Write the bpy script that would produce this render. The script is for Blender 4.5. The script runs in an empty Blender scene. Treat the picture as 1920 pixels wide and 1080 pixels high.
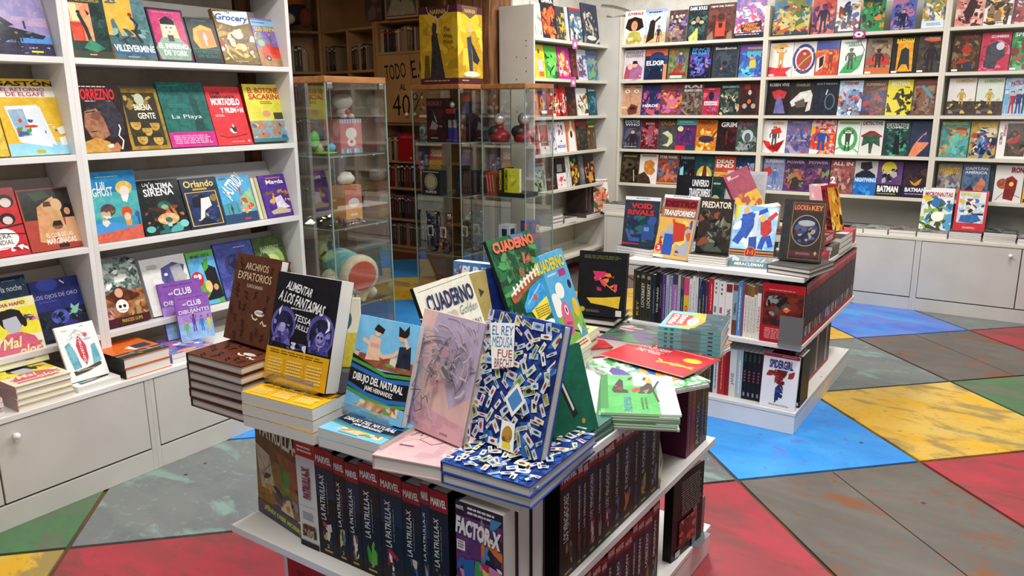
import bpy, bmesh, math, random
from mathutils import Vector, Matrix
import numpy as np

sc = bpy.context.scene
COL = sc.collection
# ------------------------------------------------------------------ camera
FPX, PITCH, ROLL, YAW, EYE = 1457.71, math.radians(13.21), math.radians(-.40), math.radians(34.25), Vector((0, 0, 1.5))
_f = Vector((-math.sin(YAW)*math.cos(PITCH), math.cos(YAW)*math.cos(PITCH), -math.sin(PITCH)))
_r = Vector((math.cos(YAW), math.sin(YAW), 0)); _u = _r.cross(_f)
_R = math.cos(ROLL)*_r+math.sin(ROLL)*_u; _U = -math.sin(ROLL)*_r+math.cos(ROLL)*_u
cam = bpy.data.objects.new('camera', bpy.data.cameras.new('camera')); COL.objects.link(cam)
cam.data.sensor_width = 36; cam.data.lens = FPX/1920*36; cam.data.clip_start = .02
cam.matrix_world = Matrix(((_R.x, _U.x, -_f.x, EYE.x), (_R.y, _U.y, -_f.y, EYE.y), (_R.z, _U.z, -_f.z, EYE.z), (0, 0, 0, 1)))
sc.camera = cam
# ------------------------------------------------------------------ world, lamps, exposure
wd = bpy.data.worlds.new('world'); sc.world = wd; wd.use_nodes = True
wd.node_tree.nodes['Background'].inputs[0].default_value = (1, .985, .96, 1)
wd.node_tree.nodes['Background'].inputs[1].default_value = .28
def area(name, loc, sx, sy, power, col=(1, 1, 1), rot=(0, 0, 0)):
    l = bpy.data.lights.new(name, 'AREA'); l.shape = 'RECTANGLE'; l.size = sx; l.size_y = sy; l.energy = power; l.color = col
    o = bpy.data.objects.new(name, l); COL.objects.link(o); o.location = loc; o.rotation_euler = rot; return o
LAMPS = [(-1.9, 1.6), (-1.9, 3.9), (-.2, 2.7), (-.2, 4.9), (-.4, .4), (-2.6, 5.4)]
for lx, ly in LAMPS: area('ceiling_tube_light', (lx, ly, 2.93), .32, 1.3, 74, (1, .97, .93))
area('back_room_light', (-5.2, 4.3, 2.85), .5, .5, 20, (1, .74, .45))
sc.view_settings.view_transform = 'Standard'; sc.view_settings.look = 'None'; sc.view_settings.gamma = 1
sc.view_settings.use_curve_mapping = False; sc.view_settings.exposure = -.72
sc.cycles.transparent_max_bounces = 32; sc.cycles.max_bounces = 8

# ------------------------------------------------------------------ measuring helpers (pixel of the photograph -> point on a real plane)
def ray(px, py): return _f+_R*((px-960)/FPX)-_U*((py-540)/FPX)
def at(px, py, ax, c):
    v = ray(px, py); i = 'xyz'.index(ax); return EYE+v*((c-EYE[i])/v[i])
def pj(p):
    v = Vector(p)-EYE; z = v.dot(_f); return 960+FPX*v.dot(_R)/z, 540-FPX*v.dot(_U)/z
UP = Vector((0, 0, 1))
X_, Y_ = Vector((1, 0, 0)), Vector((0, 1, 0))
# ------------------------------------------------------------------ colours and materials
def lin(h):
    h = h.strip('#'); h = ''.join(c*2 for c in h) if len(h) == 3 else h
    return tuple((c/12.92 if c <= .04045 else ((c+.055)/1.055)**2.4) for c in (int(h[i:i+2], 16)/255 for i in (0, 2, 4)))+(1,)
MATS = {}
def mat(name, col, rough=.5, metal=0, col2=None, scale=8, lo=.45, hi=.6, bump=0, stretch=None, spec=.5, detail=4, bscale=None, trans=0):
    if name in MATS: return MATS[name]
    m = bpy.data.materials.new(name); m.use_nodes = True; MATS[name] = m
    nt = m.node_tree; b = nt.nodes['Principled BSDF']; N = nt.nodes.new; L = nt.links.new
    b.inputs['Base Color'].default_value = lin(col); b.inputs['Roughness'].default_value = rough
    b.inputs['Metallic'].default_value = metal; b.inputs['Specular IOR Level'].default_value = spec
    tc = N('ShaderNodeTexCoord'); mp = N('ShaderNodeMapping'); L(tc.outputs['Object'], mp.inputs[0])
    if stretch: mp.inputs['Scale'].default_value = stretch
    nz = N('ShaderNodeTexNoise'); nz.inputs['Scale'].default_value = scale; nz.inputs['Detail'].default_value = detail
    L(mp.outputs[0], nz.inputs['Vector'])
    if col2:
        rp = N('ShaderNodeValToRGB'); rp.color_ramp.elements[0].position = lo; rp.color_ramp.elements[1].position = hi
        rp.color_ramp.elements[0].color = lin(col); rp.color_ramp.elements[1].color = lin(col2)
        L(nz.outputs[0], rp.inputs[0]); L(rp.outputs[0], b.inputs['Base Color'])
    if bump:
        bp = N('ShaderNodeBump'); bp.inputs['Strength'].default_value = bump; bp.inputs['Distance'].default_value = .01
        if bscale:
            n2 = N('ShaderNodeTexNoise'); n2.inputs['Scale'].default_value = bscale; n2.inputs['Detail'].default_value = 6; L(mp.outputs[0], n2.inputs['Vector']); L(n2.outputs[0], bp.inputs['Height'])
        else: L(nz.outputs[0], bp.inputs['Height'])
        L(bp.outputs[0], b.inputs['Normal'])
    return m
def print_mat(name, rough, coat):
    m = bpy.data.materials.new(name); m.use_nodes = True; nt = m.node_tree; b = nt.nodes['Principled BSDF']; N = nt.nodes.new; L = nt.links.new
    a = N('ShaderNodeAttribute'); a.attribute_name = 'Col'; c = N('ShaderNodeAttribute'); c.attribute_name = 'Col2'
    tc = N('ShaderNodeTexCoord'); oi = N('ShaderNodeObjectInfo'); mu = N('ShaderNodeMath'); mu.operation = 'MULTIPLY'; mu.inputs[1].default_value = 50
    L(oi.outputs['Random'], mu.inputs[0]); ad = N('ShaderNodeVectorMath'); L(tc.outputs['Object'], ad.inputs[0]); L(mu.outputs[0], ad.inputs[1])
    nz = N('ShaderNodeTexNoise'); nz.inputs['Scale'].default_value = 34; nz.inputs['Detail'].default_value = 5; nz.inputs['Distortion'].default_value = .8; L(ad.outputs[0], nz.inputs['Vector'])
    rp = N('ShaderNodeMapRange'); rp.inputs[1].default_value = .44; rp.inputs[2].default_value = .58; L(nz.outputs[0], rp.inputs[0])
    mx = N('ShaderNodeMix'); mx.data_type = 'RGBA'; L(rp.outputs[0], mx.inputs[0]); L(a.outputs['Color'], mx.inputs[6]); L(c.outputs['Color'], mx.inputs[7]); L(mx.outputs[2], b.inputs['Base Color'])
    b.inputs['Roughness'].default_value = rough; b.inputs['Coat Weight'].default_value = coat; b.inputs['Coat Roughness'].default_value = .12; b.inputs['Specular IOR Level'].default_value = .16
    return m
M_PRINT = print_mat('printed_cover', .45, .1)
M_MATTE = print_mat('painted_colour', .6, 0)
def paper_mat():
    m = bpy.data.materials.new('page_edges'); m.use_nodes = True; nt = m.node_tree; b = nt.nodes['Principled BSDF']; N = nt.nodes.new; L = nt.links.new
    tc = N('ShaderNodeTexCoord'); mp = N('ShaderNodeMapping'); mp.inputs['Scale'].default_value = (0, 900, 0); L(tc.outputs['Object'], mp.inputs[0])
    nz = N('ShaderNodeTexNoise'); nz.inputs['Scale'].default_value = 1; nz.inputs['Detail'].default_value = 2; L(mp.outputs[0], nz.inputs['Vector'])
    rp = N('ShaderNodeValToRGB'); rp.color_ramp.elements[0].position = .3; rp.color_ramp.elements[1].position = .6
    rp.color_ramp.elements[0].color = lin('c9c4bc'); rp.color_ramp.elements[1].color = lin('eeebe5'); L(nz.outputs[0], rp.inputs[0]); L(rp.outputs[0], b.inputs['Base Color'])
    b.inputs['Roughness'].default_value = .8; return m
M_PAPER = paper_mat()
def glass_mat(name, tint, fac):
    m = bpy.data.materials.new(name); m.use_nodes = True; nt = m.node_tree; N = nt.nodes.new; L = nt.links.new
    nt.nodes.remove(nt.nodes['Principled BSDF']); out = nt.nodes['Material Output']
    t = N('ShaderNodeBsdfTransparent'); t.inputs[0].default_value = lin(tint); g = N('ShaderNodeBsdfGlossy'); g.inputs['Roughness'].default_value = .02
    fr = N('ShaderNodeFresnel'); fr.inputs[0].default_value = 1.45; mx = N('ShaderNodeMixShader')
    mu = N('ShaderNodeMath'); mu.operation = 'MULTIPLY'; mu.inputs[1].default_value = fac; L(fr.outputs[0], mu.inputs[0]); L(mu.outputs[0], mx.inputs[0])
    L(t.outputs[0], mx.inputs[1]); L(g.outputs[0], mx.inputs[2]); L(mx.outputs[0], out.inputs[0]); return m
M_GLASS = glass_mat('clear_glass', 'fbfdfc', .33)
M_ACRYL = glass_mat('clear_acrylic', 'fafbfc', .6)
M_BAG = glass_mat('plastic_film', 'f4f6f7', 1.6)
WHITE = mat('white_laminate', 'e9e8e6', .42, col2='dcdad6', scale=3, lo=.35, hi=.7)
CREAM = mat('cream_laminate', 'dcd8c9', .45, col2='d2cdbd', scale=3, lo=.35, hi=.7)
GREYL = mat('grey_laminate', 'cbc9c3', .45, col2='c2bfb8', scale=4, lo=.35, hi=.7)
GAP = mat('dark_gap', '2b2723', .9)
PLASTER = mat('cream_plaster', 'd8cdbb', .9, col2='cbbda8', scale=9, bump=.5, bscale=45)
PLASTW = mat('white_plaster', 'e4e1da', .9, col2='d6d2c8', scale=6, bump=.6, bscale=30)
TIMBER = mat('old_timber', '4a2a15', .75, col2='8a5a30', scale=5, lo=.35, hi=.65, bump=.8, stretch=(5, 5, .6), bscale=7)
CHERRY = mat('cherry_veneer', 'a9733f', .45, col2='8f5a2e', scale=4, stretch=(8, 2, 8), lo=.35, hi=.65)
BACKWD = mat('tan_shelf_board', 'b08b5c', .6, col2='a07c4f', scale=3, lo=.35, hi=.65)
STEEL = mat('brushed_steel', 'a9abad', .35, 1)
BOLT = mat('grey_sheet_metal', '85878a', .45, .7)
KNOBW = mat('white_knob', 'eeeeec', .3)
GEDGE = mat('glass_edge', '7f958c', .2)
# ------------------------------------------------------------------ mesh builder
class MB:
    def __init__(s): s.v = []; s.f = []; s.c = []; s.d = []
    def poly(s, pts, c='fff', d=None):
        n = len(s.v); s.v += [tuple(p) for p in pts]; s.f.append(tuple(range(n, n+len(pts)))); s.c.append(c); s.d.append(d or c)
    def box(s, x0, y0, z0, x1, y1, z1, c='fff', d=None):
        n = len(s.v); s.v += [(x, y, z) for z in (z0, z1) for y in (y0, y1) for x in (x0, x1)]
        for q in ((0, 2, 3, 1), (4, 5, 7, 6), (0, 1, 5, 4), (2, 6, 7, 3), (0, 4, 6, 2), (1, 3, 7, 5)):
            s.f.append(tuple(n+i for i in q)); s.c.append(c); s.d.append(d or c)
        return s
    def tube(s, pts, r, n=8, c='fff', caps=True):
        pts = [Vector(p) for p in pts]; rs = r if isinstance(r, (list, tuple)) else [r]*len(pts); base = len(s.v)
        for i, p in enumerate(pts):
            t = (pts[min(i+1, len(pts)-1)]-pts[max(i-1, 0)]).normalized(); a = t.orthogonal().normalized() if i == 0 else (pa-t*pa.dot(t)).normalized(); pa = a; b = t.cross(a)
            s.v += [tuple(p+(a*math.cos(2*math.pi*k/n)+b*math.sin(2*math.pi*k/n))*rs[i]) for k in range(n)]
        for i in range(len(pts)-1):
            for k in range(n):
                s.f.append((base+i*n+k, base+i*n+(k+1) % n, base+(i+1)*n+(k+1) % n, base+(i+1)*n+k)); s.c.append(c); s.d.append(c)
        if caps:
            for q in (tuple(base+k for k in range(n))[::-1], tuple(base+(len(pts)-1)*n+k for k in range(n))): s.f.append(q); s.c.append(c); s.d.append(c)
        return s
    def ball(s, cx, cy, cz, rx, ry, rz, c='fff', n=16, m=10):
        b = len(s.v); s.v.append((cx, cy, cz-rz))
        for j in range(1, m):
            t = -math.pi/2+math.pi*j/m
            s.v += [(cx+rx*math.cos(t)*math.cos(2*math.pi*k/n), cy+ry*math.cos(t)*math.sin(2*math.pi*k/n), cz+rz*math.sin(t)) for k in range(n)]
        s.v.append((cx, cy, cz+rz)); e = len(s.v)-1
        fs = [(b, b+1+(k+1) % n, b+1+k) for k in range(n)]+[(e, e-n+k, e-n+(k+1) % n) for k in range(n)]
        for j in range(m-2):
            o = b+1+j*n; fs += [(o+k, o+(k+1) % n, o+n+(k+1) % n, o+n+k) for k in range(n)]
        for q in fs: s.f.append(q); s.c.append(c); s.d.append(c)
        return s
    def mesh(s, name, m=None, col=False, smooth=False):
        me = bpy.data.meshes.new(name); me.from_pydata(s.v, [], s.f)
        if m: me.materials.append(m)
        if col:
            for an, src in (('Col', s.c), ('Col2', s.d)):
                at_ = me.attributes.new(an, 'FLOAT_COLOR', 'CORNER'); arr = np.empty((len(me.loops), 4), np.float32); i = 0
                cc = {}
                for f, h in zip(s.f, src):
                    if h not in cc: cc[h] = lin(h)
                    arr[i:i+len(f)] = cc[h]; i += len(f)
                at_.data.foreach_set('color', arr.ravel())
        if smooth: me.shade_smooth()
        return me
    def build(s, name, m=None, parent=None, col=False, smooth=False, loc=None):
        if m in (M_PRINT, M_MATTE): col = True
        o = bpy.data.objects.new(name, s.mesh(name, m, col, smooth)); COL.objects.link(o)
        if parent: o.parent = parent
        if loc: o.location = loc
        return o
def bevel(o, w=.003, seg=2):
    b = o.modifiers.new('bevel', 'BEVEL'); b.width = w; b.segments = seg; b.limit_method = 'ANGLE'; return o
def box(name, x0, y0, z0, x1, y1, z1, m, parent=None, bev=0):
    o = MB().box(x0, y0, z0, x1, y1, z1).build(name, m, parent)
    if bev: bevel(o, bev)
    return o
def empty(name, loc=(0, 0, 0)):
    o = bpy.data.objects.new(name, None); COL.objects.link(o); o.location = loc; o.empty_display_size = .05; return o
def tag(o, label=None, cat=None, group=None, kind=None):
    if label: o['label'] = label
    if cat: o['category'] = cat
    if group: o['group'] = group
    if kind: o['kind'] = kind
    return o
def structure(o, label, cat): return tag(o, label, cat, None, 'structure')

# ================================================================== THE ROOM
FL = structure(box('floor', -8, -1.6, -.06, 2.2, 8.2, -.008, mat('joint_brown', '4b3a2c', .85, col2='6e4022', scale=5)), 'wooden floor of large square panels painted in many colours', 'floor')
def floor_mat(name, col, col2, worn, lo=.52, hi=.6, gloss=.28):
    m = bpy.data.materials.new(name); m.use_nodes = True; nt = m.node_tree; b = nt.nodes['Principled BSDF']; N = nt.nodes.new; L = nt.links.new
    g = N('ShaderNodeNewGeometry'); mp = N('ShaderNodeMapping'); mp.inputs['Rotation'].default_value = (0, 0, .78); mp.inputs['Scale'].default_value = (1, 2.2, 1); L(g.outputs['Position'], mp.inputs[0])
    def noise(sc_, de, vec=mp.outputs[0], di=0):
        n = N('ShaderNodeTexNoise'); n.inputs['Scale'].default_value = sc_; n.inputs['Detail'].default_value = de; n.inputs['Distortion'].default_value = di; n.inputs['Roughness'].default_value = .65; L(vec, n.inputs['Vector']); return n.outputs[0]
    def mix(fa, c1, c2):
        x = N('ShaderNodeMix'); x.data_type = 'RGBA'; L(fa, x.inputs[0])
        for i, c in ((6, c1), (7, c2)):
            if isinstance(c, str): x.inputs[i].default_value = lin(c)
            else: L(c, x.inputs[i])
        return x.outputs[2]
    def rng(f, a, c):
        r = N('ShaderNodeMapRange'); r.inputs[1].default_value = a; r.inputs[2].default_value = c; L(f, r.inputs[0]); return r.outputs[0]
    big = rng(noise(1.6, 5, di=.6), .42, .62); a = mix(big, col, col2)
    a = mix(rng(noise(3.2, 9, di=.4), lo, hi), a, worn)
    a = mix(rng(noise(26, 6, g.outputs['Position']), .585, .68), a, worn)
    v = N('ShaderNodeTexVoronoi'); v.inputs['Scale'].default_value = 5.5; L(g.outputs['Position'], v.inputs['Vector'])
    sp = rng(v.outputs[0], .075, .06); th = rng(noise(2.3, 1, g.outputs['Position']), .49, .53); mm = N('ShaderNodeMath'); mm.operation = 'MULTIPLY'; L(sp, mm.inputs[0]); L(th, mm.inputs[1])
    a = mix(mm.outputs[0], a, '33302d')
    L(a, b.inputs['Base Color']); rr = N('ShaderNodeMapRange'); rr.inputs[3].default_value = gloss; rr.inputs[4].default_value = .6; L(noise(6, 6), rr.inputs[0]); L(rr.outputs[0], b.inputs['Roughness'])
    bp = N('ShaderNodeBump'); bp.inputs['Strength'].default_value = .12; L(noise(30, 6), bp.inputs['Height']); L(bp.outputs[0], b.inputs['Normal']); return m
FM = {'blue': floor_mat('blue_floor_paint', '268ade', '3f9ce4', '5570bc', .58, .68), 'yellow': floor_mat('yellow_floor_paint', 'd6a51c', 'cdb05c', '9c8448', .5, .6),
      'grey': floor_mat('grey_worn_wood', '5d5852', '68635c', '7c4a2b', .55, .64), 'red': floor_mat('red_floor_paint', 'ac303e', '92353a', '803a3a', .5, .62),
      'green': floor_mat('green_floor_paint', '4e7a4e', '47684a', '5f6a55', .5, .62), 'pale': floor_mat('pale_grey_floor_paint', '757a77', '696d70', '7e988f', .55, .64),
      'purple': floor_mat('blue_violet_floor_paint', '3f6fd0', '4a9ae0', '6f74c8', .5, .6), 'brown': floor_mat('brown_worn_wood', '6e3a22', '5a3a2a', '54463a', .55, .65)}
FC = {(-1, 0): 'blue', (0, 1): 'yellow', (0, -1): 'grey', (-1, -2): 'red', (1, 0): 'red', (1, 2): 'green', (-1, 2): 'pale', (0, 3): 'grey', (-1, 4): 'purple', (1, 4): 'red', (-2, 3): 'yellow', (-2, -1): 'pale', (0, 5): 'pale',
      (-5, -4): 'green', (-4, -3): 'pale', (-3, -4): 'red', (-4, -5): 'yellow', (-5, -2): 'blue', (-8, 3): 'blue', (-7, 2): 'yellow', (-6, 1): 'blue', (-7, 4): 'brown', (-6, 3): 'brown', (-5, 2): 'brown'}
HD, GX, GY = .5955, -.288, 3.525
ring = ['red', 'green', 'pale', 'yellow', 'blue', 'grey', 'brown']
pm = {}
for i in range(-12, 5):
    for j in range(-8, 8):
        if (i+j) % 2 == 0: continue
        cx, cy = GX+HD*i, GY+HD*j
        if cx < -7.9 or cy > 8: continue
        kind = FC.get((i, j)) or ('brown' if cx < -4.2 else ring[(i*3+j*5) % 7])
        r = HD-.0125
        halves = 2 if kind == 'grey' else 1
        if kind not in pm:
            if halves == 1: b = MB(); P4 = [(r, 0), (0, r), (-r, 0), (0, -r)]; b.poly([(x, y, 0) for x, y in P4]); b.poly([(x, y, -.02) for x, y in P4][::-1]); [b.poly([(P4[k][0], P4[k][1], -.02), (P4[(k+1) % 4][0], P4[(k+1) % 4][1], -.02), (P4[(k+1) % 4][0], P4[(k+1) % 4][1], 0), (P4[k][0], P4[k][1], 0)]) for k in range(4)]; pm[kind] = [b.mesh('floor_panel', FM[kind])]
            else:
                pm[kind] = []
                for sg in (1, -1):
                    b = MB(); q = .002; P4 = [(r, 0), (0, r), (-r/2+q*sg, r/2+q*sg), (r/2+q*sg, -r/2+q*sg)] if sg > 0 else [(r/2-q, -r/2-q), (-r/2-q, r/2-q), (-r, 0), (0, -r)]
                    b.poly([(x, y, 0) for x, y in P4]); [b.poly([(P4[k][0], P4[k][1], -.02), (P4[(k+1) % 4][0], P4[(k+1) % 4][1], -.02), (P4[(k+1) % 4][0], P4[(k+1) % 4][1], 0), (P4[k][0], P4[k][1], 0)]) for k in range(4)]; pm[kind].append(b.mesh('floor_panel', FM[kind]))
        for me in pm[kind]:
            o = bpy.data.objects.new('floor_panel', me); COL.objects.link(o); o.parent = FL; o.location = (cx, cy, 0)
structure(box('ceiling', -8, -1.6, 3.0, 2.2, 8.2, 3.1, PLASTW), 'white plaster ceiling of the shop', 'ceiling')
structure(box('wall_left', -3.62, -1.6, 0, -3.47, 2.62, 3, PLASTER), 'cream plaster wall behind the white bookcases', 'wall')
structure(box('wall_back', -3.9, 6.82, 0, 2.2, 6.95, 3, PLASTW), 'rough white plaster wall behind the comic shelves', 'wall')
structure(box('wall_corner', -3.9, 5.5, 0, -3.72, 6.95, 3, PLASTW), 'white plaster wall stub beside the old timber post', 'wall')
structure(box('wall_far', -8, 6.5, 0, -3.9, 6.62, 3, BACKWD), 'tan far wall of the dim back room', 'wall')
structure(box('wall_side', -8.1, -1.6, 0, -7.95, 8.2, 3, BACKWD), 'dim side wall of the back room', 'wall')
structure(box('wall_near', -8, 1.9, 0, -3.62, 2.0, 3, BACKWD), 'dim wall of the back room behind the white bookcases', 'wall')
def timber(name, x0, y0, x1, y1, label):
    b = MB(); rnd = random.Random(name+label); n = 14
    for k in range(n+1):
        z = 3*k/n; j = lambda: rnd.uniform(-.012, .012)
        b.v += [(x0+j(), y0+j(), z), ((x0+x1)/2+j(), y0-.01+j(), z), (x1+j(), y0+j(), z), (x1+.008+j(), (y0+y1)/2+j(), z), (x1+j(), y1+j(), z), (x0+j(), y1+j(), z)]
    for k in range(n):
        for q in range(6): b.f.append((6*k+q, 6*k+(q+1) % 6, 6*k+6+(q+1) % 6, 6*k+6+q)); b.c.append('fff'); b.d.append('fff')
    return structure(b.build(name, TIMBER), label, 'post')
timber('trim_1', -4.06, 5.2, -3.74, 5.5, 'thick old timber post beside the plaster wall')
timber('trim_2', -3.62, 2.62, -3.47, 2.8, 'old timber upright at the end of the cream wall')
# ceiling lamps
for i, (lx, ly) in enumerate(LAMPS):
    r = tag(empty('ceiling_lamp', (lx, ly, 3)), ['tube lamp above the near book table', 'tube lamp above the far book table', 'tube lamp over the aisle by the yellow floor panel', 'tube lamp near the back comic shelves', 'tube lamp nearest the camera', 'tube lamp near the corner shelves'][i], 'lamp', 'ceiling tube lamps')
    box('housing', -.18, -.68, -.05, .18, .68, 0, WHITE, r)
# ================================================================== FURNITURE
XL, YD, YE = -3.197, 1.6403, 2.7429
ZL = [1.6951, 1.3204, .9466, .5735]
ZC, XC = .423, -2.977
def left_bay(y0, y1, label):
    r = tag(empty('bookcase', (XL-.13, (y0+y1)/2, ZC)), label, 'bookcase', 'white display bookcases'); o = Vector(r.location)
    def bx(n, *a, m=WHITE): return box(n, a[0]-o.x, a[1]-o.y, a[2]-o.z, a[3]-o.x, a[4]-o.y, a[5]-o.z, m, r, .0015)
    for ya in (y0, y1-.022): bx('upright', -3.46, ya, ZC, XL, ya+.022, 2.45)
    for z in ZL+[2.07]:
        bx('shelf', -3.46, y0+.022, z-.024, XL, y1-.022, z)
        b = MB(); a0, a1 = (-3.31, z), (-3.435, z+.275)
        P = [(a0[0], a0[1]), (a1[0], a1[1]), (a1[0]-.012, a1[1]), (a0[0]-.014, a0[1])]
        ya, yb = y0+.024, y1-.024
        b.v = [(x-o.x, y-o.y, zz-o.z) for y in (ya, yb) for x, zz in P]; b.f = [(0, 1, 2, 3), (7, 6, 5, 4)]+[(k, k+4, (k+1) % 4+4, (k+1) % 4) for k in range(4)]; b.c = b.d = ['fff']*6
        b.build('back_rest', WHITE, r)
    return r
left_bay(.5, YD, 'white display bookcase at the left edge, beside its taller-stocked twin')
left_bay(YD, YE, 'white display bookcase next to the glass case with the plush drum')
def cabinet(name, lo, hi, axis, front, back, ztop, doors, label, m, knob):
    """floor cabinet; axis 'y': runs along y with its front at x=front, axis 'x': runs along x with its front at y=front"""
    c = ((front+back)/2, (lo+hi)/2) if axis == 'y' else ((lo+hi)/2, (front+back)/2)
    r = tag(empty(name, (c[0], c[1], 0)), label, 'cabinet', 'low storage cabinets'); s = 1 if back < front else -1
    def bx(n, a0, a1, f0, f1, z0, z1, mm=m, par=r, bev=.0015):
        f0, f1 = min(f0, f1), max(f0, f1)
        if axis == 'y': return box(n, f0-c[0], a0-c[1], z0, f1-c[0], a1-c[1], z1, mm, par, bev)
        return box(n, a0-c[0], f0-c[1], z0, a1-c[0], f1-c[1], z1, mm, par, bev)
    bx('body', lo+.02, hi-.02, front-s*.012, back, .0, ztop-.022, GAP, bev=0)
    bx('plinth', lo+.02, hi-.02, front, front-s*.012, 0, .092)
    bx('side_panel', lo, lo+.02, front, back, 0, ztop-.022); bx('side_panel', hi-.02, hi, front, back, 0, ztop-.022)
    w = (hi-lo-.04)/doors
    for k in range(doors):
        a0 = lo+.02+w*k+.003; dd = bx('door', a0, a0+w-.006, front, front-s*.012, .1, ztop-.026)
        ka = a0+(w-.006-.06 if k == 0 else .06); kz = ztop-.075
        kb = MB(); kb.ball(0, 0, 0, .013, .013, .013); kb.tube([(0, 0, 0), ((-s*.022, 0, 0) if axis == 'y' else (0, -s*.022, 0))], .006)
        ko = kb.build('knob', KNOBW, dd, smooth=True); ko.location = ((front+s*.022-c[0], ka-c[1], kz) if axis == 'y' else (ka-c[0], front+s*.022-c[1], kz))
    return r
cabinet('floor_cabinet', .5, YD+.04, 'y', XC, -3.46, ZC, 2, 'white floor cabinet with a knob under the leftmost bookcase', GREYL, 'm')
cabinet('floor_cabinet', YD+.04, YE, 'y', XC, -3.46, ZC, 2, 'white floor cabinet behind the brown book stack', GREYL, 'r')
tag(box('counter_top', -3.46, .5, ZC-.022, XC+.004, YE, ZC, WHITE, bev=.002), 'white counter board along the left cabinets', 'counter')
YB, YK, ZK = 6.5026, 6.2826, .5453
UX = [-3.256, -1.9641, -.6922, .5797, 1.85]
ZB = [2.017, 1.7099, 1.408, 1.1094, .8036]
BAYN = ['left', 'middle', 'right', 'outermost']
for i in range(4):
    x0, x1 = UX[i], UX[i+1]; r = tag(empty('bookcase', ((x0+x1)/2, YB+.13, ZK)), ['cream comic bookcase in the corner, left bay of the back wall', 'cream comic bookcase, middle bay of the back wall', 'cream comic bookcase, right bay of the back wall', 'cream comic bookcase beyond the right bay, out of frame'][i], 'bookcase', 'cream comic bookcases on the back wall'); o = Vector(r.location)
    top = 2.255
    for xa in (x0, x1-.02): box('upright', xa-o.x, YB-o.y, 0, xa+.02-o.x, .19, top-o.z, CREAM, r, .0015)
    for z in ZB: box('shelf', x0+.02-o.x, YB-o.y, z-.024-o.z, x1-.02-o.x, .17, z-o.z, CREAM, r, .0015)
    box('back_panel', x0+.02-o.x, .172, 0, x1-.02-o.x, .18, top-o.z, GREYL, r)
    cabinet('floor_cabinet', x0, x1, 'x', YK, YB+.3, ZK, 2, ['grey floor cabinet in the far corner behind the far table', 'grey floor cabinet under the middle comic bay', 'grey floor cabinet with the white round knob at right edge', 'grey floor cabinet beyond the right picture edge'][i], GREYL, 'r')
tag(box('counter_top', UX[0], YK-.004, ZK-.022, UX[4], YB+.02, ZK, CREAM, bev=.002), 'cream counter board along the back wall cabinets', 'counter')
# corner side bookcase
XS = -3.38
r = tag(empty('bookcase', (-3.54, 5.9, 0)), 'cream side bookcase between the glass cases and the room corner', 'bookcase'); o = Vector(r.location)
def sbx(n, *a, m=CREAM): return box(n, a[0]-o.x, a[1]-o.y, a[2], a[3]-o.x, a[4]-o.y, a[5], m, r, .0015)
sbx('side_panel', -3.7, 5.285, 0, XS, 5.305, 2.255, m=GREYL); sbx('side_panel', -3.7, 6.515, 0, -3.262, 6.535, 2.255, m=GREYL)
for z in ZB+[.5, .2]: sbx('shelf', -3.69, 5.305, z-.024, XS+.003, 6.515, z)
sbx('back_panel', -3.71, 5.29, 0, -3.702, 6.53, 2.255, m=CREAM)
for k, z in enumerate([1.95, 1.87, 1.76, 1.6, 1.45, 1.99, 1.86, 1.7]):
    b = MB(); b.tube([(-3.45-.09*(k % 3 == 1)-o.x, 5.2836-o.y, z), (-3.45-.09*(k % 3 == 1)-o.x, 5.2846-o.y, z)], .005); b.build('peg_hole', GAP, r)
# tables
def table(x0, x1, y0, y1, tx0, tx1, ty0, ty1, label):
    r = tag(empty('display_table', ((x0+x1)/2, (y0+y1)/2, 0)), label, 'table', 'book display tables'); o = Vector(r.location)
    def bx(n, *a): return box(n, a[0]-o.x, a[1]-o.y, a[2], a[3]-o.x, a[4]-o.y, a[5], WHITE if n != 'core' else GREYL, r, .002)
    bx('base', x0+.002, y0+.002, 0, x1-.002, y1-.002, .088); bx('base_board', x0, y0, .09, x1, y1, .1075)
    bx('shelf', x0, y0, .4045, x1, y1, .4265); bx('table_top', tx0, ty0, .722, tx1, ty1, .744)
    bx('core', x0+.27, y0+.27, .1075, x1-.27, y1-.27, .4045); bx('core', x0+.27, y0+.27, .4265, x1-.27, y1-.27, .722)
    for sx, sy in ((x1-.02, y0+.02), (x1-.02, y1-.02), (x1-.02, (y0+y1)/2), (x0+.3, y0+.02)):
        b = MB(); b.tube([(sx-o.x, sy-o.y, .1070), (sx-o.x, sy-o.y, .1082)], .005); b.build('screw_head', STEEL, r)
    return r
T1 = (-1.665, -.79, 1.117, 2.352); T2 = (-1.68, -.812, 3.507, 4.675)
table(*T1, -1.615, -.768, 1.15, 2.34, 'near white book table with two tiers of thick black volumes')
table(*T2, -1.69, -.822, 3.512, 4.64, 'far white book table with red-topped spines along its right side')
# ================================================================== PRINT: flat shapes and lettering laid on covers, boxes and spines
_TX = {}
def text2d(s, bold=0, sh=0):
    k = (s, bold, sh)
    if k not in _TX:
        cu = bpy.data.curves.new('t', 'FONT'); cu.body = s; cu.resolution_u = 2; cu.offset = bold; cu.shear = sh; cu.fill_mode = 'FRONT'
        ob = bpy.data.objects.new('t', cu); me = ob.to_mesh()
        vs = [(v.co.x, v.co.y) for v in me.vertices]; fs = [tuple(p.vertices) for p in me.polygons]; ob.to_mesh_clear(); bpy.data.objects.remove(ob); bpy.data.curves.remove(cu)
        if vs:
            x0, x1 = min(v[0] for v in vs), max(v[0] for v in vs); y0, y1 = min(v[1] for v in vs), max(v[1] for v in vs)
            vs = [((x-x0)/max(x1-x0, 1e-6), (y-y0)/max(y1-y0, 1e-6)) for x, y in vs]
        _TX[k] = (vs, fs)
    return _TX[k]
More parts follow.
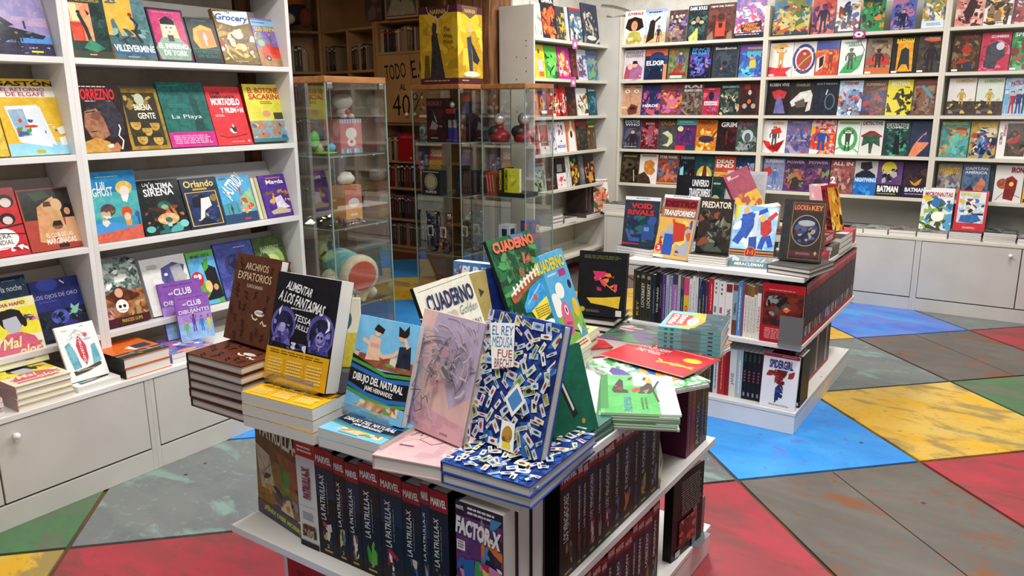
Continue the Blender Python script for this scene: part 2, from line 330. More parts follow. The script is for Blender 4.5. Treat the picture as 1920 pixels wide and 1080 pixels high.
def R(x0, y0, x1, y1, c): return ('p', [(x0, y0), (x1, y0), (x1, y1), (x0, y1)], c)
def E(cx, cy, rx, ry, c, n=18): return ('p', [(cx+rx*math.cos(2*math.pi*k/n), cy+ry*math.sin(2*math.pi*k/n)) for k in range(n)], c)
def G(c, *xy): return ('p', [(xy[i], xy[i+1]) for i in range(0, len(xy), 2)], c)
def Ln(c, w, *xy): return ('l', [(xy[i], xy[i+1]) for i in range(0, len(xy), 2)], w, c)
def T(s, x0, y0, x1, y1, c, bold=.02, sh=0, rot=0): return ('t', s, x0, y0, x1, y1, c, bold, sh, rot)
def X(x0, y0, x1, y1, n, c, seed=1): return ('x', x0, y0, x1, y1, n, c, seed)
def B(n, x0, y0, x1, y1, pal, size=.12, seed=1, asp=.65): return ('b', n, x0, y0, x1, y1, pal.split(), size, seed, asp)
def Fig(cx, y0, y1, body, skin, hair, wide=1.0, arms=0, legs=None):
    """a plain generic standing person: legs, trunk, arms, head"""
    h = y1-y0; w = h*.22*wide; legs = legs or body
    o = [Ln(legs, .3*w, cx-.22*w, y0+.55*h, cx-.32*w, y1), Ln(legs, .3*w, cx+.22*w, y0+.55*h, cx+.34*w, y1),
         G(body, cx-.5*w, y0+.2*h, cx+.5*w, y0+.2*h, cx+.4*w, y0+.6*h, cx-.4*w, y0+.6*h)]
    for s in (-1, 1): o.append(Ln(body, .22*w, cx+s*.45*w, y0+.23*h, cx+s*.8*w, y0+(.4-.2*arms)*h, cx+s*.75*w, y0+(.58-.5*arms)*h))
    return o+[E(cx, y0+.1*h, .3*w, .09*h, skin, 10), G(hair, cx-.34*w, y0+.1*h, cx-.3*w, y0, cx+.3*w, y0-.01*h, cx+.34*w, y0+.1*h, cx+.2*w, y0+.04*h, cx-.2*w, y0+.04*h)]
def paint(ops, w, h):
    """-> shapes [(pts in metres, x right / y up, colour, colour2)], lettering [(verts, faces, colour)]"""
    S, L = [], []
    cl = lambda p: (min(max(p[0], 0), 1)*w, (1-min(max(p[1], 0), 1))*h)
    def cc(c): return c.split('/') if '/' in c else (c, c)
    flat = []
    for o in ops: flat += o if isinstance(o, list) else [o]
    for o in flat:
        k = o[0]
        if k == 'p': S.append(([cl(p) for p in o[1]], *cc(o[2])))
        elif k == 'l':
            P = [Vector((p[0]*w, (1-p[1])*h)) for p in o[1]]; hw = o[2]*w/2; A, Bk = [], []
            for i, p in enumerate(P):
                t = (P[min(i+1, len(P)-1)]-P[max(i-1, 0)]).normalized(); n = Vector((-t.y, t.x))*hw; A.append(p+n); Bk.append(p-n)
            for i in range(len(P)-1): S.append(([(min(max(q.x, 0), w), min(max(q.y, 0), h)) for q in (A[i], A[i+1], Bk[i+1], Bk[i])], *cc(o[3])))
        elif k == 'x':
            rn = random.Random(o[7]); x0, y0, x1, y1, n, c = o[1:7]; st = (y1-y0)/n
            for i in range(n):
                y = y0+st*i; x = x0+(x1-x0)*.04*rn.random(); e = x1-(x1-x0)*.12*rn.random()
                while x < e-.01:
                    l = min((x1-x0)*rn.uniform(.07, .2), e-x); S.append(([cl(p) for p in ((x, y), (x+l, y), (x+l, y+st*.5), (x, y+st*.5))], *cc(c))); x += l+(x1-x0)*.025
        elif k == 'xv':
            rn = random.Random(o[7]); x0, y0, x1, y1, n, c = o[1:7]; xm = (x0+x1)/2; hw = min((x1-x0)*.2, .0022/w); y = y0
            while y < y1:
                l = rn.uniform(.02, .09); e = min(y+l, y1); S.append(([cl(q) for q in ((xm-hw, y), (xm+hw, y), (xm+hw, e), (xm-hw, e))], *cc(c))); y = e+.012
        elif k == 'b':
            n, x0, y0, x1, y1, pal, size, seed, asp = o[1:]; rn = random.Random(seed)
            for i in range(n):
                cx, cy = rn.uniform(x0, x1), rn.uniform(y0, y1); rr = size*rn.uniform(.4, 1.2)*(1.25-i/n*.7); m = rn.randint(5, 9); a0 = rn.uniform(0, 6); st = rn.uniform(.45, 1.5)
                pts = []
                for q in range(m):
                    a = 6.283*q/m; ra = rr*rn.uniform(.55, 1.15); ux, uy = math.cos(a)*ra*st, math.sin(a)*ra/st
                    pts.append((min(max(cx+ux*math.cos(a0)-uy*math.sin(a0), x0), x1), min(max(cy+(ux*math.sin(a0)+uy*math.cos(a0))*asp, y0), y1)))
                S.append(([cl(p) for p in pts], *cc(rn.choice(pal))))
        elif k == 't':
            _, s, x0, y0, x1, y1, c, bold, sh, rot = o; vs, fs = text2d(s, bold, sh)
            if rot == 90: vs = [(1-b, a) for a, b in vs]
            elif rot == -90: vs = [(b, 1-a) for a, b in vs]
            elif rot:
                an = math.radians(rot); W, H = (x1-x0)*w, (y1-y0)*h
                vs = [((W/2+(a-.5)*W*math.cos(an)-(b-.5)*H*math.sin(an))/W, (H/2+(a-.5)*W*math.sin(an)+(b-.5)*H*math.cos(an))/H) for a, b in vs]
            L.append(([((x0+a*(x1-x0))*w, (1-(y1-b*(y1-y0)))*h) for a, b in vs], fs, cc(c)[0]))
    return S, L
STEP = 3.5e-5
def put_print(mb, tb, ops, w, h, fr, lay0=1):
    """fr(u, v, d): point at u right, v up, d metres proud of the face"""
    S, L = paint(ops, w, h); k = lay0
    for pts, c, c2 in S: mb.poly([fr(u, v, k*STEP) for u, v in pts], c, c2); k += 1
    for vs, fs, c in L:
        n = len(tb.v); tb.v += [tuple(fr(u, v, k*STEP+.00025)) for u, v in vs]
        for f in fs: tb.f.append(tuple(n+i for i in f)); tb.c.append(c); tb.d.append(c)
    return k
def make_book(w, h, t, front, bg='fff', spine=None, spine_bg=None, back=None, back_bg=None, hard=False, name='comic_book', pages=True, paper=None):
    """a book in its own frame: front cover in the plane y=0 facing -y, spine on the plane x=0, thickness towards +y, bottom at z=0"""
    c1, c2 = bg.split('/') if '/' in bg else (bg, bg); s1 = (spine_bg or c1); s1, s2 = s1.split('/') if '/' in s1 else (s1, s1); b1 = back_bg or c1
    tb = .0028 if hard else .0006; o = .0035 if hard else 0; tb = min(tb, t*.25)
    m = MB(); m.box(0, 0, 0, w, tb, h, c1, c2)
    for q in ('c', 'd'): pass
    m.box(0, t-tb, 0, w, t, h, b1)
    m.box(0, tb, 0, tb, t-tb, h, s1, s2)
    m.poly([(0, 0, 0), (0, 0, h), (0, t, h), (0, t, 0)], s1, s2); m.v[-4:] = [(a-2e-5, b, c) for a, b, c in m.v[-4:]]
    ft, st_ = MB(), MB()
    if front: put_print(m, ft, front, w, h, lambda u, v, d: (u, -d, v))
    if spine:
        spine = [(('xv',)+q[1:]) if q[0] == 'x' and q[4]-q[2] > .25 else q for q in spine]
        put_print(m, st_, spine, t, h, lambda u, v, d: (-d-2e-5, t-u, v))
    if back: put_print(m, ft, back, w, h, lambda u, v, d: (w-u, t+d, v))
    root = m.build(name, M_PRINT)
    if pages: MB().box(tb, tb, o, w-o*.9-(0 if hard else .0004), t-tb, h-o-(0 if hard else .0004)).build('page_block', paper or M_PAPER, root)
    if ft.f: ft.build('title_lettering', M_PRINT, root)
    if st_.f: st_.build('spine_lettering', M_PRINT, root)
    return root
def copy_thing(o):
    c = o.copy(); COL.objects.link(c)
    for ch in o.children:
        d = ch.copy(); COL.objects.link(d); d.parent = c; d.matrix_parent_inverse = Matrix()
        for g in ch.children: e = g.copy(); COL.objects.link(e); e.parent = d
    return c
def pose(o, p, ex, ez):
    ex = ex.normalized(); ez = (ez-ex*ez.dot(ex)).normalized(); ey = ez.cross(ex); p = Vector(p)
    o.matrix_world = Matrix(((ex.x, ey.x, ez.x, p.x), (ex.y, ey.y, ez.y, p.y), (ex.z, ey.z, ez.z, p.z), (0, 0, 0, 1))); return o
def dirv(deg): return Vector((math.cos(math.radians(deg)), math.sin(math.radians(deg)), 0))
def lean_pose(o, p, ex, lean, t=0):
    """stand the book on its bottom edge, leaning back by 'lean' degrees"""
    bk = UP.cross(ex); a = math.radians(lean); return pose(o, Vector(p)+UP*(t*math.sin(a)+.0004), ex, UP*math.cos(a)+bk*math.sin(a))
def measure(BL, BR, TL, TR, z, yaw=None, lean=None):
    """bottom corners on the level z, top corners in the picture -> origin, direction, width, height, lean"""
    a, b = at(*BL, 'z', z), at(*BR, 'z', z); e = b-a
    if yaw is not None: ex = dirv(yaw); m = (a+b)/2; w = e.dot(ex); a = m-ex*w/2; b = m+ex*w/2
    else: w = e.length; ex = e.normalized()
    bk = UP.cross(ex); best = (1e9, 0, 0)
    for th in ([lean] if lean is not None else range(-4, 42, 2)):
        v = UP*math.cos(math.radians(th))+bk*math.sin(math.radians(th))
        for k in range(60):
            h = .12+.004*k; c = 0
            for p, q in ((a, TL), (b, TR)):
                if q: u = pj(p+v*h); c += (u[0]-q[0])**2+(u[1]-q[1])**2
            if c < best[0]: best = (c, th, h)
    return a, ex, w, best[2], best[1]
def standing(BL, BR, TL, TR, z, t, front, label, group=None, yaw=None, lean=None, **kw):
    a, ex, w, h, th = measure(BL, BR, TL, TR, z, yaw, lean)
    o = make_book(w, h, t, front, **kw); lean_pose(o, a, ex, th, t); return tag(o, label, 'book', group)
def flat_stack(n, t, p, ex, w, h, label, front, group=None, jit=.6, seed=1, z=.744, labels=None, **kw):
    """n copies lying face up from level z; p = corner at the foot of the spine, ex = across the cover; cover foot towards the viewer side"""
    rn = random.Random(seed); ORD = ['lowest', 'second', 'third', 'fourth', 'fifth', 'sixth', 'seventh', 'eighth', 'ninth', 'tenth']
    first = make_book(w, h, t, front, **kw); ex = ex.normalized(); ez = UP.cross(ex)
    for k in range(n):
        o = first if k == n-1 else copy_thing(first); a = math.radians(rn.uniform(-jit, jit))*(k < n-1); e2 = Matrix.Rotation(a, 3, 'Z') @ ex
        q = Vector((p[0], p[1], z+(k+1)*(t+.0006)))+(ex*rn.uniform(-.002, .002)+ez*rn.uniform(-.002, .002))*(k < n-1)
        pose(o, q, e2, UP.cross(e2))
        if labels: lb = labels[k]
        elif n == 1: lb = label
        else: lb = f"{label}, {'topmost' if k == n-1 else ORD[k]+' from bottom' if k else 'lowest'} of {('two','three','four','five','six','seven','eight','nine')[n-2] if n < 10 else n}"
        tag(o, lb, 'book', group)
    return z+n*(t+.0006)
def stand_easel(p, ex, w, z):
    """small clear acrylic book stand: base plate, back plate, front lip"""
    r = empty('book_stand', p); bk = UP.cross(ex)
    return r
# ================================================================== LEFT WALL: albums on the white bookcases
def y_on(px, x, z):
    lo, hi = .2, 7.5
    for _ in range(30):
        m = (lo+hi)/2
        if pj((x, m, z))[0] < px: lo = m
        else: hi = m
    return lo
def x_on(px, y, z):
    lo, hi = -4., 2.5
    for _ in range(30):
        m = (lo+hi)/2
        if pj((m, y, z))[0] < px: lo = m
        else: hi = m
    return lo
def left_book(pl, pr, top, z, front, label, t=.014, x=-3.235, lean=17, group='albums on the white bookcases', **kw):
    ya, yb = y_on(pl, x, z)+.001, y_on(pr, x, z)-.001; a = math.radians(lean); m = (ya+yb)/2; h = .2
    for k in range(80):
        h = .14+.0025*k
        if pj((x-h*math.sin(a), m, z+h*math.cos(a)))[1] <= top: break
    kw.setdefault('hard', t > .011); kw.setdefault('name', 'comic_album')
    o = make_book(yb-ya, h, t, front, **kw); lean_pose(o, (x, ya, z), Y_, lean, t); return tag(o, label, 'book', group)
z1, z2, z3, z4 = ZL
left_book(137, 214.5, -4, z1, [R(.0, .88, 1, 1, '5a3325/2f4a3c'), R(.1, .1, .62, .72, 'e8a878/d98a66'), R(.1, .42, .4, .72, 'd8553a/c23c30'), G('e9d5a4', .12, .12, .3, .12, .34, .4, .16, .4), Ln('20302c', .09, .33, .28, .45, .5, .52, .75), E(.33, .25, .05, .03, '20302c'), G('3f8a6c/2f7058', .5, .68, .85, .83, .6, .9, .32, .84), B(10, .62, .1, 1, .7, '24403c 1b2d2c 31524a', .15, 3), G('222', .5, .2, .6, .26, .55, .3), T('FUERA DE SECUENCIA', .05, .02, .9, .075, 'b8a04c'), R(.42, .93, .6, .95, 'b9a58c')], 'dark green album with a pink window and green gown', lean=9, bg='24413b/1d302e')
left_book(217, 297.5, 1, z1, [R(0, .62, 1, 1, '4b6c72/38545c'), G('e8a83c/f0b850', 0, 0, .7, 0, .6, .62, 0, .62), G('5d8288/466a70', .7, 0, 1, 0, 1, .8, .62, .62), G('4d7078', .12, .38, .2, .34, .26, .5, .3, .66, .12, .66), B(18, .1, .5, .95, .8, '6f9a98 3c565e 8bb0a8 2a3c44', .1, 5), Ln('2a2630', .06, .6, .3, .72, .42, .62, .55, .74, .72), E(.6, .26, .05, .035, '8c3a30'), B(6, .05, 0, .4, .1, '3c5c60 506f70', .09, 8), T('VILLEVERMINE', .04, .77, .98, .88, 'eef2f6', .03), R(.04, .885, .98, .91, '3a62a8'), X(.3, .96, .6, .98, 1, 'dde')], 'orange and teal album with white block title at its foot', t=.02, bg='e0a03a/d89430', spine_bg='dc9a30')
left_book(299, 366.5, 19, z1, [R(.05, .04, .95, .97, 'b8386a/c8487a'), G('d8d8b0/c8c890', .3, .2, .7, .2, .78, .75, .25, .75), E(.5, .36, .17, .13, 'e8d0c0'), G('20202a', .3, .22, .5, .14, .7, .22, .7, .3, .3, .3), G('8fae9a/7d9c8a', .02, .75, .25, .55, .75, .55, .98, .75, .9, .97, .1, .97), R(.42, .5, .58, .62, '30303a'), E(.44, .36, .03, .012, '30203a'), E(.57, .36, .03, .012, '30203a'), E(.5, .44, .03, .01, 'a03040'), X(.15, .07, .8, .09, 1, 'e8a0b8'), T('EL INFIERNO', .1, .66, .92, .76, 'fff', .03), T('DE YORK', .2, .79, .86, .89, 'fff', .03)], 'black and magenta album showing a pale long-haired face', bg='211d26/2b2630')
left_book(368, 421.5, 36, z1, [G('e8b040/d89a30', .2, .25, .5, .15, .85, .22, .9, .62, .3, .7, .12, .5), G('e08848', .3, .3, .55, .25, .85, .3, .85, .6, .35, .66), Fig(.55, .3, .62, 'd8dce8', 'e8d8d0', '5c6c90', 1.1), R(.05, .68, .95, .7, '2f6a5c'), T('LO MALO DE', .1, .72, .9, .79, '2f7a66'), T('SER BUENO', .12, .82, .9, .89, '2f7a66'), X(.2, .05, .8, .1, 1, '2f6a5c')], 'small black album with an orange faceted room', bg='1b2226/222c30')
left_book(423, 490, 23, z1, [B(40, 0, .28, 1, .95, 'b89a4c 8c7038 d8c070 5c4a2c e0d0a0 a83c30 f0e8d0', .12, 12), E(.55, .45, .16, .09, 'e8e0cc/c8b890'), G('fff', .02, .06, .98, .0, .95, .22, .5, .3, .08, .24), T('The', .32, .02, .48, .08, '2c5c94'), T('Grocery', .04, .08, .96, .24, '2c5c94', .03, .25), X(.3, .95, .7, .97, 1, 'e8e0c8')], 'ochre album crowded with figures under a blue script title', t=.026, bg='8a7440/6c5830', spine_bg='7a4a2c')
left_book(491, 537, 38, z1, [R(0, .04, 1, .16, '90c8e0'), R(0, .62, 1, 1, 'b08858/a07848'), Fig(.62, .3, .62, '6c6c58', 'e8a878', 'b86030', 1.4, 1), G('e04c38/d03c2c', .18, .66, .4, .52, .6, .58, .95, .6, .92, .82, .2, .86), E(.38, .84, .1, .06, '333'), E(.38, .84, .05, .03, 'bbb'), E(.22, .52, .14, .07, '8cc070'), B(6, 0, .3, .3, .5, 'd8c070 7c9c50', .1, 4), X(.05, .08, .6, .12, 1, '3c6c9c'), T('GUS SERPA', .05, .18, .9, .27, 'e8d838', .03)], 'lilac album with a red toy car', bg='9078c0/8468b4')
# second shelf
left_book(159.5, 248, 158, z2, [R(0, .02, .95, .07, '261c1c'), X(.05, .04, .75, .065, 1, 'e0d8c8'), T('TORREZNO', .03, .075, .84, .24, 'd8303c', .03), X(.2, .25, .8, .27, 1, 'ddd'), G('3c3a44/2c2a34', .2, .35, .45, .24, .78, .26, .95, .5, .92, .75, .6, .8, .15, .55), G('a87858/8c5c44', .15, .4, .4, .36, .52, .5, .6, .75, .35, .85, .2, .78, .1, .62), G('7c4c3c', .3, .42, .5, .4, .42, .55, .25, .5), Ln('2a1a18', .02, .18, .42, .38, .4), Ln('2a1a18', .02, .2, .7, .34, .69), G('c89a4c/b8863c', 0, .85, .3, .78, .55, .85, .75, 1, 0, 1), G('b87850', .55, .92, .72, .86, .8, .95, .7, 1, .55, 1), Ln('e8e4e0', .03, .8, .97, .86, .84, .78, .76, .84, .66, .82, .6), G('fff', .5, .9, .62, .88, .63, .93, .52, .94)], 'black album with red title and a shadowed smoking face', lean=8, bg='2a1d1b/352522')
left_book(249, 322.5, 168, z2, [R(.08, .07, .92, .94, '2e2a1c/3a3422'), B(14, .12, .1, .88, .35, 'b89848 8c7434 d8bc70 6c5828', .1, 21), E(.5, .18, .12, .1, 'b8c0a0'), T('BUENA', .32, .26, .76, .36, 'f0e8d8'), T('GENTE', .36, .4, .8, .5, 'f0e8d8')]+[q for i, (x, y) in enumerate([(.25, .58), (.72, .6), (.5, .68), (.32, .82), (.72, .84)]) for q in (E(x, y, .13, .1, 'c8a048/b08838'), G('2c2618', x-.13, y-.03, x-.1, y-.1, x+.1, y-.1, x+.13, y-.03), Ln('3a2c18', .012, x-.06, y+.04, x+.06, y+.04), E(x-.05, y-.01, .015, .008, '2c2010', 6), E(x+.05, y-.01, .015, .008, '2c2010', 6))], 'gold-framed album with a group of yellow portrait faces', bg='a8842c/8c6c20', lean=17)
left_book(324, 410, 157, z2, [R(0, .77, 1, 1, 'c0207c/c82c88'), G('1a4c48/143c3a', .62, .22, .72, .18, .78, .3, .82, .7, .95, .76, .6, .76, .66, .5), X(.15, .34, .6, .4, 2, '2c7c70'), T('La Playa', .16, .5, .8, .58, 'dceae6', .0), Ln('4c9c94', .01, .05, .06, .5, .04), X(.08, .82, .9, .96, 5, 'e8b0d4')], 'dark teal album with a magenta paper band', t=.018, bg='1d6a62/175650')
left_book(411, 475.5, 165, z2, [T('LOS 200', .12, .09, .4, .14, '2a1a1a'), T('PRIMEROS CASOS DE', .12, .15, .8, .2, '2a1a1a'), T('MORTADELO', .1, .2, .92, .32, 'fff', .04), T('Y FILEMÓN', .3, .34, .96, .45, 'fff', .04), X(.12, .48, .4, .52, 2, 'f4c8c8'), B(5, .35, .6, .62, .8, '2a2222 eeeeee 3a2a2a', .1, 6), Ln('7c1c20', .02, .1, .83, .3, .87, .55, .86, .9, .82), X(.4, .94, .8, .96, 1, 'f4c8c8'), E(.9, .94, .03, .02, 'f4d0d0')], 'bright red album with white rounded title', bg='d03038/d83840')
left_book(478, 552, 164, z2, [R(0, 0, .0, 1, 'fff'), T('EL BOTONES', .1, .06, .92, .16, 'c83038', .02), T('SACARINO', .1, .17, .95, .27, 'c83038', .02), X(.35, .3, .65, .36, 2, '605a20'), R(.0, .64, 1, .98, '7aa8c0/b0805c'), R(.62, .5, .85, .62, '4c443c'), E(.45, .52, .1, .06, 'd89878'), B(20, .02, .66, .98, .96, '50a0b8 c87848 38608c e0d070 8c3c30', .09, 31), R(0, .95, 1, 1, '2c8098')], 'thick yellow album with dark red spine in shiny film', t=.06, bg='e0dc54/d8d048', spine_bg='8c2428/782024', lean=14)
# third shelf
left_book(180, 272, 322, z3, [R(0, 0, 1, .3, '2a78b0/2f88b8'), R(0, .3, 1, .66, '4aa8b0/5ab8b4'), R(0, .8, 1, 1, 'c85c4c/d86c54'), G('4c98d8', 0, .74, .3, .7, .6, .76, .95, .82, 0, .88), T('Lili', .2, .14, .36, .26, 'dcecec'), T('GHOST', .1, .22, .5, .35, 'dcecec'), E(.74, .25, .17, .1, 'e8c868/d8b050'), E(.74, .3, .1, .08, 'f0d8d0'), G('f4f0ee', .66, .36, .82, .36, .76, .46, .68, .44), E(.35, .55, .15, .09, '5a3c50/6c4c40'), B(9, .2, .56, .5, .78, 'e8e0d0 6c8c48 4c3c44 c8b090', .09, 14), E(.72, .6, .11, .08, 'd8502c'), E(.72, .67, .07, .06, 'f0c8b0'), G('e0a050', .66, .72, .8, .72, .78, .8, .68, .8), Ln('30506c', .03, .94, .62, .95, .8), E(.93, .64, .05, .04, '50589c'), X(.2, .07, .7, .09, 1, '9cd0e0')], 'blue and coral album with a floating blonde head', lean=6, bg='3f98b8/388cb0')
left_book(274.5, 358.5, 340, z3, [T('LA', .2, .05, .3, .11, 'f0f0ec', 0), T('ÚLTIMA', .3, .04, .86, .17, 'f0f0ec'), T('SIRENA', .18, .16, .84, .3, 'f0f0ec'), E(.56, .5, .15, .1, '3c6c58/28504a'), E(.56, .52, .08, .05, '8cb090'), B(10, .1, .5, .95, .8, '8c3c28 c86c3c 4c2820 2c4c48', .13, 17), E(.58, .74, .24, .11, 'f0c890/d89860'), E(.58, .76, .08, .05, '2c6c6c'), B(8, .05, .82, .95, 1, '4ca8a0 a0d8d0 2c6868', .14, 19), E(.14, .9, .1, .06, '60b8b0'), E(.9, .86, .1, .07, '80c8c0')], 'black and teal album with angular white lettering', bg='15191b/20282a')
left_book(360, 426, 336, z3, [R(.06, .28, .94, .96, 'd8b03c'), R(.09, .295, .91, .945, '1c2c50/24386c'), B(22, .1, .35, .9, .93, 'c8a03c 3c5480 8c7830 2c4068', .09, 23), G('14182c', .22, .4, .5, .33, .7, .45, .5, .6, .2, .58), G('e8e0dc', .46, .42, .7, .4, .72, .58, .5, .66, .44, .8, .3, .86, .4, .6), G('1a2238', .3, .86, .5, .8, .8, .94, .25, .94), T('Orlando', .08, .05, .92, .19, 'e8cc6c', .02), R(.3, .21, .7, .25, 'c8a040')], 'navy and gold album with a white profile in a frame', bg='22304c/1c2844')
left_book(427.5, 487.5, 331, z3, [R(0, .8, 1, 1, '2c4868'), G('4c98a8', 0, .6, .5, .58, .5, .82, 0, .82), Ln('3c4c60', .015, .14, .82, .14, .6, .42, .56, .44, .8), G('8cc084/a8cc90', .55, .5, .95, .3, 1, .7, .65, .84), B(12, .5, .5, .95, .8, 'e0906c c85040 6ca05c f0d0a0', .1, 27), Fig(.62, .2, .44, 'c84838', 'f0c8a8', '9c3c28', 1.3, 1), Fig(.25, .62, .82, '2c3c50', '2c3c50', '2c3c50', 1), T('¡ASTRID!', .1, .06, .8, .42, 'f4f6f0', .02, 0, 38), R(.55, .92, .75, .96, 'c83838'), X(.06, .05, .3, .09, 2, '2c5c7c')], 'sky blue album with slanted white title and playground', bg='4ca4d4/58b0d8')
left_book(489, 495, 336, z3, [], 'thin cream paperback left of the purple album', t=.012, bg='d8d4b8', hard=False)
left_book(496, 502, 335, z3, [], 'thin olive paperback touching the purple album', t=.012, bg='c0bc90', hard=False)
left_book(503.5, 556.5, 329, z3, [T('Magda', .22, .12, .82, .25, 'f4f0f0', .03), R(.25, .06, .75, .09, 'c87838'), B(16, .12, .36, .9, .7, 'c88838 8c5c28 e0b060 5c3c84 3c2868', .1, 29), G('f0e8f0/d8c8e8', .4, .55, .62, .5, .72, .7, .85, .8, .4, .84), G('c8b898', .15, .86, .5, .78, .85, .86, .8, .93, .2, .93)], 'purple album with white serif title', bg='5a3c9c/4c3088', t=.012)
# fourth shelf
left_book(201, 284, 487, z4, [('p', [(0, 0), (1, 0), (1, .5), (0, .5)], 'a8bcb4/4c5c58'), B(60, 0, 0, 1, .5, 'd8e4dc 8ca098 384844 f0f4ec 60706c b8ccc0', .09, 33), R(0, .5, 1, 1, '6c4424/a87040'), G('4c2418/6c3420', .1, .55, .5, .42, .9, .6, .7, .66, .3, .66), E(.45, .52, .09, .07, 'd8a888'), E(.45, .72, .14, .1, 'f0ece4'), E(.4, .72, .035, .025, '2a2020'), E(.5, .72, .035, .025, '2a2020'), Ln('2a2020', .012, .38, .78, .52, .78), B(8, .6, .68, .95, .88, 'd8b080 c8a070 a88858', .09, 35), B(6, .02, .7, .3, .9, 'a87070 c89090', .09, 36), R(0, .88, 1, 1, '4c1c24/3c1820'), T('PRINCESS GUMS', .36, .91, .82, .96, 'd8b848', 0)], 'album with crinkled silver foil top and a white skull', bg='54301c/3c2214', t=.016)
left_book(289, 372, 486, z4, [G('484880/5c5c98', .42, .2, .7, .12, .95, .2, .9, .32, .8, .6, .95, .8, .4, .92, .5, .6, .38, .4), G('b8b8b8/a8a8b0', .62, .2, .86, .16, .9, .34, .97, .4, .88, .5, .8, .64, .66, .6), E(.5, .32, .04, .025, 'f4f4f4'), X(.12, .12, .36, .2, 3, '888'), Ln('3c3c6c', .05, .42, .92, .48, .8, .4, .7)], 'white paperback with a violet starry profile', t=.03, bg='dcdcda/e4e4e2', hard=False)
left_book(374, 424, 473, z4, [R(0, .12, 1, .6, '58a8dc/70bce4'), R(0, 0, 1, .12, '60b048'), G('1f1f28', .5, .2, .95, .35, 1, .9, .2, .98, .55, .8), T('MAMÁ VISITA', .15, .04, .85, .12, '2c5068'), G('4ca83c', .55, .2, .75, .12, .7, .32, .5, .4), E(.22, .5, .22, .14, 'c8303c'), E(.16, .46, .07, .05, 'f0e0e0'), E(.3, .46, .07, .05, 'f0e0e0'), E(.55, .66, .13, .11, 'e8c860'), E(.55, .7, .08, .08, 'f0c8a0'), E(.8, .7, .09, .06, 'd8a070'), B(6, .1, .65, .45, .85, '6c9c3c 8c5c40 d8b080', .1, 41), R(0, .92, .8, 1, '60b0c8')], 'bright green and blue album with masked red head', bg='58a048/68b050')
left_book(426, 496, 455, z4, [E(.42, .42, .24, .2, '383c70/20244c'), G('20203c', .3, .4, .5, .3, .6, .45, .45, .55), E(.3, .78, .03, .02, 'eef'), X(.5, .1, .85, .14, 1, 'a0a0d0'), B(12, 0, .6, 1, 1, '4c58a0 6470b8 3c4488', .18, 43)], 'violet-blue album with a hooded night figure', bg='404890/4c58a0')
left_book(497, 553, 445, z4, [E(.5, .45, .4, .25, '8cb058/a0c068'), E(.5, .5, .24, .16, 'c8d88c'), T('MADREDIOS', .2, .18, .8, .32, 'c0c8b0', 0), T('D:', .55, .6, .75, .72, 'd8d060'), B(10, 0, 0, 1, 1, '3c5028 50683c 2c3c20', .12, 45)], 'dark green album with a glowing forest clearing', bg='3c4c28/485c30')
# left bay
left_book(-62, 106, -8, z1, [R(0, .35, 1, .5, 'b8a0c0/a890b8'), R(0, .68, 1, .8, '4c88d0/5894d8'), R(0, .8, 1, 1, '2c2840/383450'), G('1c1e2c/2a2c3c', 0, .5, .3, .35, .5, .52, .95, .66, .9, .72, .55, .7, .4, .85, .1, .76), G('14161e', .35, .3, .4, .3, .6, .5, .5, .54), B(16, .05, .6, .9, .8, '20222e 3c3c4c 14141c 606478', .08, 51), Fig(.6, .6, .9, '20242c', '8c6c58', '1c1c20', 1), B(14, .6, .86, .95, .98, '8c8ca8 b0b0c8', .02, 52), R(.72, .93, .86, .96, 'd8d830'), Ln('2c2c38', .02, .72, .55, .72, .42)], 'wide album with a parked jet under a violet sky', bg='9088b8/a898c0')
left_book(-20, 20, 160, z2, [], 'yellow album edge at the left picture border, second shelf', bg='d8c04c/c8a83c', t=.02)
left_book(22, 137.5, 150, z2, [R(0, 0, 1, .1, 'd8b030'), R(0, .1, 1, .24, 'ece8d8'), T('GASTÓN', .02, .015, .98, .095, '241c14', .03), T('EL RETORNO', .12, .115, .82, .165, 'b03068', .01), T('DE ELGAFE', .18, .175, .8, .228, 'b03068', .01), R(0, .84, 1, 1, '8cc8e0/98d0e4'), G('f4f4f0', .1, .36, .62, .34, .7, .9, .2, .82), G('88a8c0/a0b8c8', .13, .4, .38, .39, .42, .74, .2, .76), G('dce4ec', .48, .4, .66, .36, .78, .88, .52, .8), B(10, .2, .5, .55, .75, 'c83c30 4c8c48 e0a878 3c5c8c', .09, 55), B(6, .62, .6, .85, .75, 'e0a848 4c78b0 f0f0e8', .06, 56), G('ecece4', .85, .65, .97, .62, .99, .72, .88, .74), G('ecece4', .84, .78, .96, .76, .96, .88, .86, .88), R(.42, .93, .56, .97, 'b8a820')], 'yellow album with white title strip and an open white door', bg='e0b838/d8ac2c', t=.012)
left_book(-60, 59.5, 359, z3, [E(.82, .2, .14, .1, '2a1a1c'), E(.82, .22, .09, .07, 'd8c8c0'), E(.78, .46, .13, .09, '2a1a1c'), E(.78, .48, .08, .06, 'd8c8c0'), E(.58, .74, .3, .16, 'f4f0ec'), T('ÓPERA', .42, .66, .76, .74, '222', 0), T('MUNDIAL', .38, .76, .78, .83, '222', 0), T('EN CÓMIC', .46, .86, .72, .89, 'c02830', 0), Ln('3c1418', .03, .5, .6, 1, .55), Ln('3c1418', .02, .6, .66, 1, .7), B(8, .7, .85, .98, .97, 'f0e8e4 8c1c24 3c1418', .08, 58)], 'red album with two black moustached portraits', bg='c02830/c83038')
